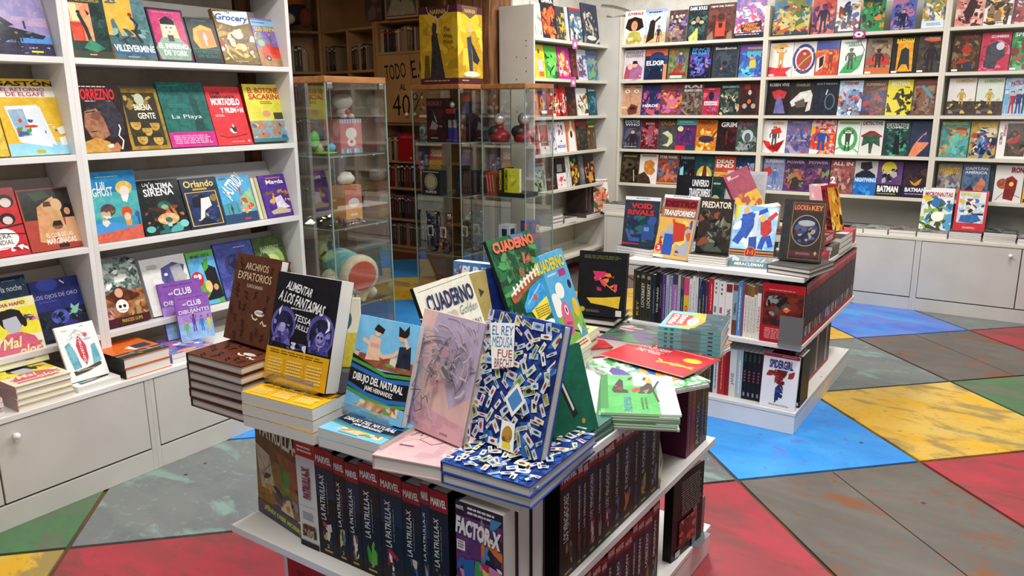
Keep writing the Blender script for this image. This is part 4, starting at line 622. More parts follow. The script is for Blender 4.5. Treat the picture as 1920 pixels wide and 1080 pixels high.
back_row(1, 3, [
 (1427, 1471, 226, 'white with red shield band', 'e6e2df', '', '', 'e6e2df ece8e4', [G('c8282c/d8383c', .0, .62, .3, .66, .45, .85, .7, .98, .95, .6, .75, .9, .5, 1, .2, .85), Fig(.5, .2, .8, '4c4848', 'd8a888', '3c2c28', 1.8), G('c83034', .3, .3, .7, .22, .8, .38, .5, .42), T('ACTION', .35, .06, .85, .13, 'd88c40', .04, .2)]),
 (1471, 1516, 226, 'mauve and blue', '6c608c/7c7098', '', '', '7c7098 5468a8 a05068 a898b0 4c4878', [T('SUPERMAN', .2, .04, .8, .1, 'c8b0c8', .03)], {'n': 22}),
 (1516, 1563, 226, 'scarlet, blue and yellow', 'd8d0cc/c8403c', '', '', 'c83838 d84c3c e8a838 d83c34', [Fig(.45, .25, .9, '2c4c98', 'e0a880', '2c2024', 2.4), G('ece8e4', 0, .85, .4, .9, .3, 1, 0, 1)], {'n': 18}),
 (1564, 1608, 226, 'white with green emblem', 'dfe6e0', '', '', 'e0e8e2 dce4de', [E(.5, .55, .42, .36, '48a058'), E(.5, .55, .27, .23, 'e4ece6'), Fig(.5, .25, .88, '2c5038', 'c8a080', '241c18', 1.8, 1), Ln('60b070', .05, .0, .85, .5, .7, 1, .92), R(.1, .04, .95, .11, '8cb068')]),
 (1608, 1652, 226, 'white with dark green cape', 'd8d6d2', 'DETECTIVE', '3c1c1c', 'dcdad6 d8d6d2', [G('8c2028/a02830', .02, .45, .4, .3, .6, .3, .98, .45, .7, .55, .3, .55), G('2c4c38/3c6448', .15, .45, .5, .38, .85, .45, .9, .75, .6, .65, .55, .95, .45, .95, .4, .65, .1, .75)], {'n': 5}),
 (1652, 1702, 226, 'dark petrol green', '1c3434/244040', 'DETECTIVE|COMICS', 'dce4e0', '1c3434 2c5450 3c7468 141f22 38a078', [G('14181c', .4, .95, .45, .4, .6, .4, .66, .95)], {'ty': (.08, .24)}),
 (1702, 1751, 227, 'navy with orange blaze', '26304a/2c3850', 'BATMAN', '3c4c68', '26304a 2c3c58', [G('d87c58/e08c64', .0, 1, .15, .7, .4, .45, .62, .3, .55, .55, .75, .62, .55, .8, .3, 1), G('243c68', .3, .6, .5, .4, .72, .38, .66, .6)], {'n': 8})])
back_row(1, 4, [
 (1427, 1467, 298, 'lavender blue with red cape', '7880a8/8890b4', 'SUPERMAN', 'e8eaf0', '7880a8 8490b0', [G('b83840', .0, .35, .3, .25, .45, .4, .3, .55, .05, .6), Fig(.55, .3, .8, '4c68b0', 'd8a888', '2c2830', 1.8), B(8, .1, .85, .9, .98, 'dce0ec', .07, 41)], {'n': 4}),
 (1467, 1507, 299, 'violet crowd, left twin', '50305c/5c3c6c', 'POWER', 'b8b0bc', '5c3870 8c4c58 3c2c38 60a068 a86c48', [G('3c302c', .3, .95, .4, .6, .6, .55, .75, .7, .7, .95)], {'ty': (.05, .15)}),
 (1507, 1551, 300, 'violet crowd, right twin', '50305c/5c3c6c', 'POWER', 'b8b0bc', '5c3870 8c4c58 3c2c38 60a068 a86c48', [G('3c302c', .3, .95, .4, .6, .6, .55, .75, .7, .7, .95)], {'ty': (.05, .15)}),
 (1552, 1597, 301, 'brick red battle', '8c4c48/a05c54', 'ALL IN', 'f0e8e8', 'b07068 8c4444 c89888 5c4450', [T('2', .05, .5, .25, .7, 'fff', .03)], {'ty': (.05, .18)}),
 (1597, 1640, 300, 'white and blue mask', 'b8b8bc', '', '', 'b8b8bc b0b0b6', [G('2c2430', .25, .05, .7, .02, .78, .2, .5, .3, .25, .22), G('1c2030', .05, .4, .35, .28, .65, .28, .92, .4, .95, .6, .05, .6), R(.0, .48, 1, 1, '2068b8'), B(8, .0, .66, 1, 1, '1c4c90 2c80d0 3c98e0', .14, 44), T('NIGHTWING', .05, .5, .98, .62, 'd8e8f8', .04)], {'n': 3}),
 (1640, 1687, 300, 'purple and moon-yellow', '58386c/64447c', '', '', '58386c 5c3c74', [E(.45, .2, .3, .2, 'd8c838'), B(12, .2, .2, .8, .62, '1c1c20 26262c a8acb0', .16, 77), R(0, .66, 1, 1, '1c1c22'), T('BATMAN', .05, .7, .9, .88, 'f0f0ee', .05), X(.05, .92, .9, .96, 1, 'c8c040')], {'n': 3}),
 (1688, 1739, 300, 'dark aubergine and gold', '2a1c2c/322436', '', '', '2a1c2c 3a2a2c 4c3424', [G('c89030', .25, .5, .45, .6, .6, .5, .72, .45, .62, .62, .5, .68, .35, .62), R(0, .66, 1, 1, '241c38'), T('BATMAN', .12, .72, .88, .84, 'e8e4ec', .04), X(.12, .89, .88, .93, 1, 'b8b0c0')], {'n': 8})])
back_row(2, 0, [
 (1788, 1842, -14, 'pink-white with dark claws', 'd89c94/e0b0a4', '', '', 'e8c8bc c87868 3c2828 d88c80 5c2c2c', [G('3c2828', .3, .6, .5, .15, .75, .3, .62, .7, .4, .85)], {'n': 20}),
 (1842, 1895, -14, 'white with dark brute', 'e4e0dc', '', '', '3c342c 5c4c34 e8b048 2c2420 8c7058', [X(.15, .93, .85, .97, 1, '555')], {'n': 16}),
 (1896, 1942, -14, 'dark wine red', '5c2838/6c3040', '', '', 'a03c3c 5c2c40 c8c0c8 8c3030')])
back_row(2, 1, [
 (1781, 1832, 64, 'dark brown with red hood', '3c2c22/4a3628', '', '', '4c3828 6c4c30 3c2c24 8c6c48', [G('a83420', .3, .45, .5, .2, .72, .45, .6, .55), G('a03420', .0, .8, .4, .65, .8, .7, .4, .78), T('MASACRE', .3, .04, .9, .12, 'a83028', .03), G('2c3448', .4, .95, .5, .75, .75, .75, .8, .95), BAR[0]]),
 (1833, 1889, 61, 'red with grey monster', 'b03048/c03c54', '', '', 'b83850 8c2840 d86c88', [G('4c4c54/3c3c44', .15, .9, .2, .35, .5, .22, .8, .3, .85, .6, .6, .75, .55, .95), E(.66, .36, .14, .1, 'c8c8d0'), T('ZOMBIES', .3, .07, .9, .14, 'e0dce0', .03)]),
 (1890, 1942, 58, 'green and red', '387848/488c58', 'SPIDER', 'eef0ec', '3c8c50 c02c38 60b070 2c5c40 8c2028', [BAR[0]])])
back_row(2, 2, [
 (1772, 1824, 147, 'white biker twin', 'd8d4d0', '', '', 'd8d4d0 dcd8d4', [R(0, .62, 1, 1, '3c302c/4c403a'), B(12, 0, .55, 1, .95, '5c5450 8c8884 2c2420 c8b050', .13, 51), Fig(.5, .3, .7, 'b8983c', 'c8a888', '4c3c2c', 2.0), T('LOBEZNO', .25, .04, .95, .12, 'b89838', .04)], {'n': 3}),
 (1825, 1876, 147, 'pale green biker twin', 'ccd4c8', '', '', 'ccd4c8 d0d8cc', [R(0, .62, 1, 1, '3c302c/4c403a'), B(12, 0, .55, 1, .95, '5c5450 8c8884 2c2420 c8b050', .13, 51), Fig(.5, .3, .7, 'b8983c', 'c8a888', '4c3c2c', 2.0), T('LOBEZNO', .25, .04, .95, .12, '8c9848', .04)], {'n': 3}),
 (1877, 1930, 147, 'light blue with dark team', '90b0cc/a8c4dc', '', '', '90b0cc a8c4dc', [Fig(.3, .35, .95, 'a82c34', 'd8a888', '6c3424', 1.6), Fig(.55, .3, .95, '24386c', 'd8a888', '3c2c28', 1.4), Fig(.78, .28, .95, '2c3450', 'd8a888', '2c2420', 1.4), Fig(.1, .3, .95, '6ca0c8', 'c8d8e0', '5c8cb0', 1.2), T('PATRULLA-X', .2, .05, 1, .18, '8c3438', .04, 0, 10)], {'n': 3})])
back_row(2, 3, [
 (1758, 1812, 226, 'teal and ochre', '488c8c/58a098', 'VENGADORES', 'c8c840', '58a8a0 b87848 3c7c80 d8a060 8c4c38 68b8a8', [R(.03, .03, .12, .12, 'd8c850')], {'n': 22, 'ty': (.03, .13)}),
 (1813, 1864, 227, 'gold frame with blue figure', 'a89048/b8a058', '', '', '3858a0 2c3c68 d8c8a0 5c90c8 a04840 1c2440', [T('VENGADORES', .25, .06, .95, .18, 'e0c870', .03)], {'n': 20}),
 (1865, 1922, 227, 'white-bordered sepia', 'e8e6e2', '', '', 'e8e6e2 e4e2de', [R(.28, .06, .94, .93, '4c4038/5c4c40'), B(16, .3, .1, .93, .9, '6c5848 3c3430 8c7058 a83838 2c2824', .15, 53), T('ULTIMATE', .06, .3, .16, .62, '2c2c2c', .02, 0, 90), T('SPIDERMAN', .17, .1, .26, .4, 'c02830', .02, 0, 90)], {'n': 2})])
back_row(2, 4, [
 (1752, 1797, 306, 'steel grey and gold', '8c8470/787468', '', '', '5c5c70 8c8890 b8a060 3c3c50 a8a8b0', [T('FANTASTIC', .1, .1, .9, .3, 'c89c30', .04)]),
 (1798, 1849, 306, 'dusky blue', '4c6484/5c7490', 'CAPITÁN|AMÉRICA', 'd8dce4', '4c6484 3c5070', [G('b86c50/c88060', .3, .8, .55, .55, .7, .35, .9, .5, .7, .95, .4, 1), G('20304c', .15, .7, .35, .55, .5, .75, .3, 1, .05, 1)], {'n': 6, 'ty': (.06, .28)}),
 (1850, 1858, 308, 'dark slim', '2c2c34', '', '', '2c2c34 3c4450'),
 (1859, 1913, 308, 'white with red armour', 'dcdad8', '', '', 'dcdad8 d8d6d4', [E(.3, .5, .22, .14, 'a86838/8c3428'), G('8c2c28/6c2020', .35, .9, .4, .35, .6, .28, .8, .4, .78, .65, .7, .95), E(.6, .5, .08, .06, 'f0c860'), T('IRON', .55, .05, .98, .2, '8c2428', .05), Ln('3c3434', .02, .1, .95, .4, .7, .95, .85)], {'n': 3}),
 (1914, 1965, 308, 'bright yellow', 'd8b030/e0b838', '', '', 'e0b838 2c2c2c c89028')])
# shelf price tags
for p, z, lab in ((1611, ZB[0], 'small magenta price tag on the middle bay top shelf'),):
    xx = x_on(p, YB, z); b = MB(); b.box(xx-.04, YB-.003, z-.045, xx+.045, YB-.001, z+.012, 'a83c80', 'b04c8c'); b.poly([(xx+.035*math.cos(k*1.047)-.0, YB-.0035, z-.016+.022*math.sin(k*1.047)) for k in range(6)][::-1], 'f0e8ee'); b.poly([(xx+.012*math.cos(k*1.047), YB-.004, z-.016+.008*math.sin(k*1.047)) for k in range(6)][::-1], '5c6478'); tag(b.build('price_tag', M_PRINT), lab, 'tag', 'magenta shelf tags')
# ---- corner side bookcase: comics facing +x
def side_row(row, items, x=XS-.03, lean=8):
    z = ZB[row]; a = math.radians(lean)
    for i, it in enumerate(items):
        pl, pr, top, desc, bg, title, tc, pal = it[:8]; ex = it[8] if len(it) > 8 else None
        ya, yb = y_on(pl, x, z)+.001, y_on(pr, x, z)-.001; ya = max(ya, 5.308); yb = min(yb, 6.512); m = (ya+yb)/2; h = .2
        for k in range(90):
            h = .16+.002*k
            if pj((x-h*math.sin(a), m, z+h*math.cos(a)))[1] <= top: break
        if row: h = min(h, .262)
        t = .012; o = make_book(yb-ya, h, t, comic_art(bg, title, tc, pal, 700+row*31+i*7, ex, n=12), bg=bg); lean_pose(o, (x, ya, z), Y_, lean, t)
        tag(o, f"{desc} comic, {ORDS[i]} from left, {ROWN[row]} shelf, side bookcase", 'comic', f'comics on the {ROWN[row]} shelf of the side bookcase')
side_row(0, [(1002, 1019, 5, 'grey sketch', 'd8d8c8', '', '', 'd8d8c8 8c8c80 b8b8a8'), (1020, 1045, -4, 'tall dark with orange-red face', '2c2428', 'EMMA', 'ddd', 'd85830 c84020 e08048'), (1046, 1063, 13, 'charcoal', '3c3c40', '', '', '3c3c40 4c4c50 c8a840'), (1064, 1069, 14, 'slim white', 'dcdcd4', '', '', 'dcdcd4'), (1071, 1094, 16, 'blue boxed', '3c5874', '', '', '4c88b8 c8a070 2c3848 e0d8c8', [R(0, 0, 1, .08, 'b02c34')]), (1096, 1125, 5, 'large slate navy', '30384c/3a4258', '', '', '30384c 8c8878 485068 c8c0a8', [E(.5, .85, .3, .06, 'd8d4c8')])])
side_row(1, [(1004, 1025, 84, 'yellow', 'd8c83c', '', '', 'd8c83c c8b030', [R(.35, .45, .75, .8, 'd8b8d8'), E(.5, .2, .08, .08, '6c5430'), R(.4, .8, .8, .95, 'd86838')]), (1026, 1048, 87, 'vivid green', '58b848', '', '', '68c858 3c8c40 a0e088 2c4c30'), (1049, 1072, 86, 'magenta', 'b82c84', '', '', 'b82c84 e8d8e0 d85858 f0c050', [T('X', .3, .1, .7, .2, 'e0a0c8')]), (1073, 1085, 90, 'dark red and green', '4c2428', '', '', '8c2c30 3c4c34 2c2024'), (1086, 1103, 94, 'white and navy', 'c8c8d4', '', '', '3c3c5c c8c8d4 8c4868 5c5c80'), (1104, 1123, 96, 'blue and orange', '4c6c90', '', '', '58a0b0 d87838 3c5088 78b050')])
side_row(2, [(1002, 1013, 160, 'slim orange', 'd8783c', '', '', 'd8783c 58a0a8 e0a870'), (1014, 1028, 163, 'violet and amber', '50306c', '', '', '50306c d88838 38284c e0a040', [R(.2, .8, .9, .9, 'eee')]), (1029, 1051, 166, 'red, white and yellow', 'b83434', '', '', 'c83830 e8e0d0 e8b838 d84838 2c2424'), (1052, 1065, 160, 'scarlet and black', 'a02828', '', '', 'b82c2c 2c1c1c d84038 e8e0dc'), (1066, 1083, 163, 'dark umber', '3c2824', '', '', '4c3028 6c3c30 2c1c1c'), (1084, 1104, 166, 'white and lime', 'd8dcd8', '', '', 'e4e8e4 8cc038 2c2c30 a83c3c'), (1105, 1121, 166, 'petrol blue', '1c4c5c', 'Joker', 'e8ecec', '245c70 1c3c4c 4890a0')])
side_row(3, [(1002, 1007, 236, 'slim red-banded', 'a02c34', '', '', 'b04048 d8c0c0'), (1008, 1013, 234, 'slim crimson', '982830', '', '', '982830 c88088'), (1014, 1033, 230, 'white-framed red', 'e4e0e0', '', '', 'e4e0e0', [R(.1, .08, .9, .75, 'b03038'), B(8, .2, .4, .8, .85, '3c3c44 8c2c34', .14, 61)]), (1034, 1044, 229, 'slim white and purple', 'e0dce4', '', '', 'e0dce4 3c2c48 9c80b8'), (1045, 1064, 229, 'white and indigo', 'ecebf0', '', '', 'ecebf0', [B(10, .3, .1, .7, .7, '4c3c98 c84858 2c2c4c', .12, 62), T('INDIGO', .1, .76, .9, .86, '4c48a0')]), (1065, 1083, 227, 'orange and white', 'd8844c', '', '', 'd8844c', [G('f0ece8', .1, 1, .2, .4, .42, .2, .42, 0, .62, 0, .62, .2, .85, .4, .9, 1), E(.5, .45, .12, .12, '3c2c28')]), (1084, 1103, 227, 'dark khaki with red band', '34302a', '', '', '3c3830 5c5444 2c2822', [R(0, .02, 1, .18, '982028')]), (1104, 1119, 224, 'brown with yellow-green top', '5c4838', '', '', '6c5440 c88838 4c3c34', [R(0, 0, 1, .12, '3c8838'), R(.2, .2, .9, .26, 'd8c830')])])
side_row(4, [(1004, 1026, 307, 'grey-green engraved', '9cac98', '', '', 'b0bcac 4c5c4c 788874 2c3830', [T('CUPHEAD', .1, .04, .9, .12, '2c3430')]), (1028, 1045, 303, 'dark maroon', '3c2422', '', '', '4c2c28 6c3830 2c1c1a', [X(.2, .85, .8, .95, 1, 'c83c30')]), (1046, 1064, 297, 'black with white and red foot', '241f20', '', '', '241f20 3c3434', [R(.1, .2, .6, .45, '8c8c8c'), R(0, .5, 1, 1, 'e8e0e0'), B(9, .05, .6, .95, .95, 'c83848 d86070', .12, 63)]), (1065, 1073, 293, 'slim white', 'dfdfdc', '', '', 'dfdfdc a8b8a8'), (1074, 1088, 292, 'black with yellow glow', '1f1f1a', '', '', 'e0b830 3c2c1c e8d060 a84c28', [E(.5, .15, .2, .08, '2c8c50')]), (1089, 1098, 289, 'slim grey', '5c5c60', '', '', '5c5c60 8c8c90'), (1099, 1117, 286, 'black with orange fire', '2c1c1e', '', '', '2c1c1e d87828 a03828 e0a848')])
for (p, row, lab) in ((1077, 0, 'pink price tag on the side bookcase top shelf'), (1074, 1, 'pink price tag on the side bookcase second shelf')):
    yy = y_on(p, XS, ZB[row]); z = ZB[row]; b = MB(); b.box(XS+.004, yy-.04, z-.06, XS+.006, yy+.04, z+.02, 'b05c90', 'c878a8'); b.poly([(XS+.0065, yy+.024*math.cos(k*1.047), z-.025+.02*math.sin(k*1.047)) for k in range(6)], 'e8d8e4'); tag(b.build('price_tag', M_PRINT), lab, 'tag', 'magenta shelf tags')
# side bookcase lower counter: piles
flat_stack(3, .03, (XS-.0, 5.56), Y_, .2, .26, 'grey-topped hardcover in the pile on the side bookcase counter', [B(14, 0, 0, 1, 1, '8c8c88 a8a8a0 6c6c68', .2, 71)], 'hardcovers on the side bookcase counter', z=.5, bg='8c8c88/787874', hard=True, name='hardcover_book')
flat_stack(2, .02, (XS-.0, 5.78), dirv(86), .19, .26, 'grey magazine in the low pile on the side bookcase counter', [B(20, 0, 0, 1, 1, '6c706c a8a8a0 3c4040 c0c0b8', .15, 72)], 'magazines on the side bookcase counter', z=.5, bg='787874/606460', name='magazine')
flat_stack(1, .028, (XS-.0, 6.17), Y_, .27, .25, 'white-edged book lying near the corner of the side counter', [B(14, 0, 0, 1, 1, '4c3c38 8c8880 a83c38', .15, 73)], z=.5, bg='4c4440', name='paperback_book')
for k, (ya, t, c, lb) in enumerate(((6.3, .045, '3c302e', 'thick dark brown volume standing on the side counter'), (6.36, .02, '5c5450', 'grey volume standing beside the dark brown one, side counter'))):
    o = make_book(.2, .3, t, [], bg=c, spine=[R(0, 0, 1, .08, 'a82c34'), R(.3, .5, .7, .9, '6c6058')], hard=True, name='hardcover_book', spine_bg=c); pose(o, (XS-.06, ya+.0, .5295), -X_, UP); tag(o, lb, 'book', 'volumes standing on the side counter')
o = make_book(.2, .3, .02, comic_art('e8e4dc', '', '', 'c85040 e0a050 3c6c48 e8e4dc d88878', 888, [X(.1, .05, .9, .1, 1, 'a03c34')]), bg='e8e4dc', hard=True, name='hardcover_book', spine_bg='a02830'); lean_pose(o, (XS-.05+.01, 6.385, .5295), dirv(52), 6, .02); tag(o, 'white cover with orange crowd standing on the side counter corner', 'book')
# ---- back wall counter piles
SLAB = [B(24, 0, 0, 1, 1, '6c706c a8a8a0 3c4040 c0c0b8 505860', .15, 75)]
def cnt(n, t, p0, p1, desc, bg, seed, y=YK+.012):
    xa, xb = x_on(p0, y, ZK), x_on(p1, y, ZK); return flat_stack(n, t, (xa, y), X_, xb-xa-.004, .25, desc, SLAB, 'piles on the back wall counter', jit=.8, seed=seed, z=ZK, bg=bg, name='paperback_book')
cnt(5, .016, 1130, 1172, 'dark magazine in the pile on the corner cabinet', '3c3840/5c5460', 1)
cnt(1, .03, 1590, 1618, 'grey paperback lying beside the red spines, back counter', '9c9c98/84847f', 3)
cnt(1, .034, 1619, 1664, 'pale paperback, third pile from right on the back counter', 'a8b0a8/8c948c', 4)
cnt(2, .02, 1666, 1717, 'grey hardcover in the pair left of the white comic', '8c7c74/746c64', 5)
zt = cnt(1, .038, 1719, 1776, 'thick grey book under the white comic, back counter', '8c8c84/74746c', 6)
o = standing((1722, 429), (1780, 434), (1738, 352), (1796, 355), zt, .012, comic_art('dfe4e4', '', '', '58a0d0 d8c030 3c6c98 f4f4e8 8cb858 48503c', 901, [R(0, .0, 1, .2, 'e4e6e6'), T('MICRONAUTAS', .08, .1, .95, .2, 'b02838', .04), E(.45, .36, .14, .1, '3c74a8'), E(.55, .68, .2, .12, 'f4f8e8')]), 'white comic with blue and yellow burst standing on the back counter', 'comics propped on the back counter', yaw=0, lean=12, bg='dfe4e4')
zt = cnt(5, .011, 1778, 1840, 'dark comic in the pile under the red-framed cover', '3c4440/6c6c68', 7)
standing((1786, 431), (1844, 437), (1801, 357), (1858, 360), zt, .012, [R(.08, .03, .92, .8, 'd8e0e4/a8c0d0'), B(24, .1, .2, .9, .6, '2c2c34 d8b048 4868a0 e8e8e8 8c3c38 a8c8d8', .12, 91), G('3870b0/2c5c98', .15, .78, .2, .62, .7, .58, .85, .72, .6, .8), T('VENGADORES', .1, .05, .75, .14, 'e0c830', .04), R(.72, .06, .92, .3, 'd8dce0'), X(.3, .9, .7, .95, 2, 'f4d0d0')], 'red-framed comic with a blue platform standing on the back counter', 'comics propped on the back counter', yaw=0, lean=12, bg='c8303c/d03844')
cnt(6, .011, 1842, 1905, 'dark green comic in the pile right of the red-framed cover', '34403c/5c6460', 8)
cnt(2, .02, 1907, 1960, 'pale paperback pile cut by the right picture edge', 'b8b0c0/a8a098', 9)
# wall cable
b = MB(); b.tube([at(*p, 'y', 6.80) for p in ((1128, 9), (1150, 11), (1170, 16), (1184, 22), (1176, 28), (1150, 33), (1138, 30))], .006, 6); tag(b.build('cable', mat('grey_cable', '8c887c', .6)), 'thin cable drooping across the plaster above the side bookcase', 'cable')
# ================================================================== GLASS CASES
def glass_case(x0, y0, x1, y1, top, shelves, label):
    r = tag(empty('display_case', ((x0+x1)/2, (y0+y1)/2, 0)), label, 'display case', 'glass display cases'); o = Vector(r.location); W, D = (x1-x0)/2, (y1-y0)/2
    box('top_board', -W-.004, -D-.004, top-.032, W+.004, D+.004, top, CHERRY, r, .002); box('base_board', -W-.004, -D-.004, 0, W+.004, D+.004, .09, CHERRY, r, .002)
    z0, z1 = .09, top-.033
    for n, a in (('glass_pane', (-W, -D, z0, W, -D+.004, z1)), ('glass_pane', (-W, D-.004, z0, W, D, z1)), ('glass_pane', (-W, -D+.005, z0, -W+.004, D-.005, z1)), ('glass_pane', (W-.004, -D+.005, z0, W, D-.005, z1))):
        box(n, *a, M_GLASS, r)
    for sx in (-1, 1):
        for sy in (-1, 1): box('pane_edge', sx*W-.003, sy*D-.003, z0, sx*W+.003, sy*D+.003, z1, GEDGE, r)
    for z in shelves:
        g = box('glass_shelf', -W+.012, -D+.012, z-.006, W-.012, D-.012, z, M_GLASS, r)
        for a in ((-W+.011, -D+.011, W-.011, -D+.0125), (-W+.011, D-.0125, W-.011, D-.011), (-W+.011, -D+.0125, -W+.0125, D-.0125), (W-.0125, -D+.0125, W-.011, D-.0125)): box('shelf_edge', a[0], a[1], z-.0065, a[2], a[3], z+.0003, GEDGE, g)
        for sx, sy in ((W-.012, D*.55), (W-.012, -D*.55), (-W*.5, -D+.012)): MB().ball(sx, sy, z-.008, .008, .008, .007, n=8, m=6).build('shelf_pin', STEEL, g)
    for sx, sy in ((W, D-.03), (W, -D+.03)): box('hinge', sx-.012, sy-.018, z1-.028, sx+.004, sy+.018, z1, STEEL, r, .002)
    return r
CA = (-3.435, 2.775, -3.005, 3.205); CB = (-3.85, 4.385, -3.42, 4.815); CC = (-3.37, 4.58, -3.0, 4.95)
glass_case(*CA, 1.65, (1.252, .875, .44), 'glass case with the teal plush drum beside the white bookcase')
glass_case(*CB, 1.648, (1.245, .86, .43), 'glass case carrying the tall golden box')
glass_case(*CC, 1.648, (1.245, .86, .43), 'glass case with three helmeted busts beside the side bookcase')
def print_box(name, x0, y0, z0, x1, y1, z1, bg, right=None, front=None, label='', cat='box', group=None, top=None):
    """a printed carton: right = print on its +x face, front = print on its -y face"""
    m, t = MB(), MB(); c = (x0+x1)/2, (y0+y1)/2; W, D, H = x1-x0, y1-y0, z1-z0; b1, b2 = bg.split('/') if '/' in bg else (bg, bg)
    m.box(-W/2, -D/2, 0, W/2, D/2, H, b1, b2)
    if right: put_print(m, t, right, D, H, lambda u, v, d: (W/2+d, -D/2+u, v))
    if front: put_print(m, t, front, W, H, lambda u, v, d: (-W/2+u, -D/2-d, v))
    o = m.build(name, M_PRINT, loc=(c[0], c[1], z0))
    if t.f: t.build('lettering', M_PRINT, o)
    return tag(o, label, cat, group)
def smooth_part(name, fn, m, parent): b = MB(); fn(b); return b.build(name, m, parent, smooth=True)
PLW = mat('white_vinyl', 'e6e0d8', .4); PLR = mat('red_vinyl', 'b8303c', .4); TEAL = mat('teal_plush', '62aeb4', .95, col2='82c4c6', scale=30, bump=.4); CRM = mat('cream_plush', 'd2c5a8', .95, col2='e0d6bc', scale=30, bump=.4); ORG = mat('orange_felt', 'd24a26', .9, col2='c84020', scale=30)
# case A: figurine on pink box, white rounded figurine on two-tone box, plush, small toy
print_box('carton', -3.26, 2.99, 1.2525, -3.14, 3.15, 1.435, 'c87070/c07880', right=[R(0, 0, 1, .12, 'c8c0d0'), R(0, .86, 1, 1, '8ca0c8')]+[R(.04+.12*k, .0, .09+.12*k, .11, '7c8cb8') for k in range(8)]+[R(.04+.12*k, .87, .09+.12*k, .99, ('d8c080', '5c78b0', 'e0e0e8')[k % 3]) for k in range(8)]+[E(.5, .42, .26, .17, 'e4dcd8'), E(.5, .68, .2, .12, 'e4dcd8'), E(.5, .66, .07, .05, 'b83440')], front=[B(12, 0, 0, 1, 1, 'c86c74 e0a0a0', .3, 4)], label='pink carton with striped ends in the glass case', group='cartons in the glass cases')
r = tag(empty('figurine', (-3.2, 3.075, 1.4365)), 'rounded white figurine with red cap sitting on the pink carton', 'figurine')
smooth_part('body', lambda b: b.ball(0, 0, .03, .036, .032, .032), PLW, r); smooth_part('head', lambda b: b.ball(0, 0, .092, .05, .058, .045), PLW, r); smooth_part('cap', lambda b: b.ball(0, 0, .13, .026, .03, .012), PLR, r)
for s in (-1, 1): smooth_part('foot', lambda b: b.ball(.03, s*.027, .014, .02, .018, .014), PLW, r)
smooth_part('heart', lambda b: b.ball(.036, 0, .034, .012, .016, .016), PLR, r)
print_box('carton', -3.26, 3.02, .8755, -3.16, 3.145, 1.075, 'd89850', right=[R(0, 0, 1, .5, 'c86c5c/d07868'), R(0, .5, 1, 1, 'dc9c50/d89448'), E(.5, .48, .34, .13, 'e4e0da'), X(.3, .78, .75, .9, 1, 'f0e4c8')], label='pink and orange carton in the glass case', group='cartons in the glass cases')
r = tag(empty('figurine', (-3.21, 3.08, 1.0765)), 'flat white rounded figurine resting on the two-tone carton', 'figurine')
smooth_part('head', lambda b: b.ball(0, 0, .032, .04, .058, .032), PLW, r); smooth_part('cap', lambda b: b.ball(-.01, .01, .056, .03, .04, .015), PLW, r)
b = MB(); rn = random.Random(3)
for i in range(13):
    for j in range(9):
        b.v.append((-3.4+.36*i/12+rn.uniform(-.01, .01), 2.8+.28*j/8+rn.uniform(-.01, .01), .88+abs(rn.gauss(0, .018))*(1 if 0 < i < 12 and 0 < j < 8 else .2)))
for i in range(12):
    for j in range(8): b.f.append((i*9+j, i*9+j+1, (i+1)*9+j+1, (i+1)*9+j)); b.c.append('fff'); b.d.append('fff')
o = b.build('plastic_wrap', M_BAG, smooth=True); sm = o.modifiers.new('s', 'SOLIDIFY'); sm.thickness = .001; tag(o, 'crumpled clear plastic wrap on the middle glass shelf', 'wrap')
r = tag(empty('plush_toy', (-3.22, 3.04, .4405)), 'teal and cream drum-shaped plush with an orange disc end', 'plush toy')
ax = Vector((.95, -.28, -.1)).normalized(); cen = Vector((.02, .01, .165))
def drum(b, t0, t1, rr, n=24, k=7, bul=.0):
    pts = [cen+ax*(t0+(t1-t0)*i/k) for i in range(k+1)]; b.tube(pts, [rr*(1-.18*(abs(2*i/k-1)**4))+bul*math.sin(math.pi*i/k) for i in range(k+1)], n)
smooth_part('drum_body', lambda b: drum(b, -.16, .1, .098), TEAL, r); smooth_part('drum_rim', lambda b: drum(b, .09, .165, .112), CRM, r); smooth_part('drum_back', lambda b: drum(b, -.19, -.15, .07), CRM, r)
smooth_part('drum_face', lambda b: b.tube([cen+ax*.16, cen+ax*.1665, cen+ax*.168], [.086, .085, .08], 28), ORG, r)
smooth_part('belly_patch', lambda b: b.ball(-.02, -.07, .11, .085, .05, .065), CRM, r)
for dx, dy in ((.13, .07), (.12, -.1)): smooth_part('foot', lambda b: (b.ball(dx, dy, .032, .036, .036, .032), b.tube([(dx, dy, .05), cen+ax*.08+Vector((0, 0, -.07))], [.02, .03], 10)), CRM, r)
pt = MB(); pt.box(-.03, -.0015, -.045, .03, .0015, .045, 'd8d0b8', 'c8b070'); po = pt.build('paper_tag', M_PRINT, r); po.location = (.16, -.02, .05); po.rotation_euler = (0, .5, 1.1)
r = tag(empty('toy_figure', (-3.2, 2.93, 1.2525)), 'small green and blue toy beside the pink carton', 'toy')
for n, c, a in (('leaf', '58b038', (-.02, -.05, .075, .022, .03, .05)), ('base', '7cb848', (0, 0, .008, .07, .06, .008)), ('figure', '5c3c28', (.01, .0, .06, .025, .025, .035)), ('skirt', '68a8d0', (.02, .02, .035, .03, .03, .025)), ('rock', 'c8b890', (-.02, -.02, .03, .03, .025, .03))): smooth_part(n, lambda b: b.ball(*a), mat('toy_'+n, c, .5), r)
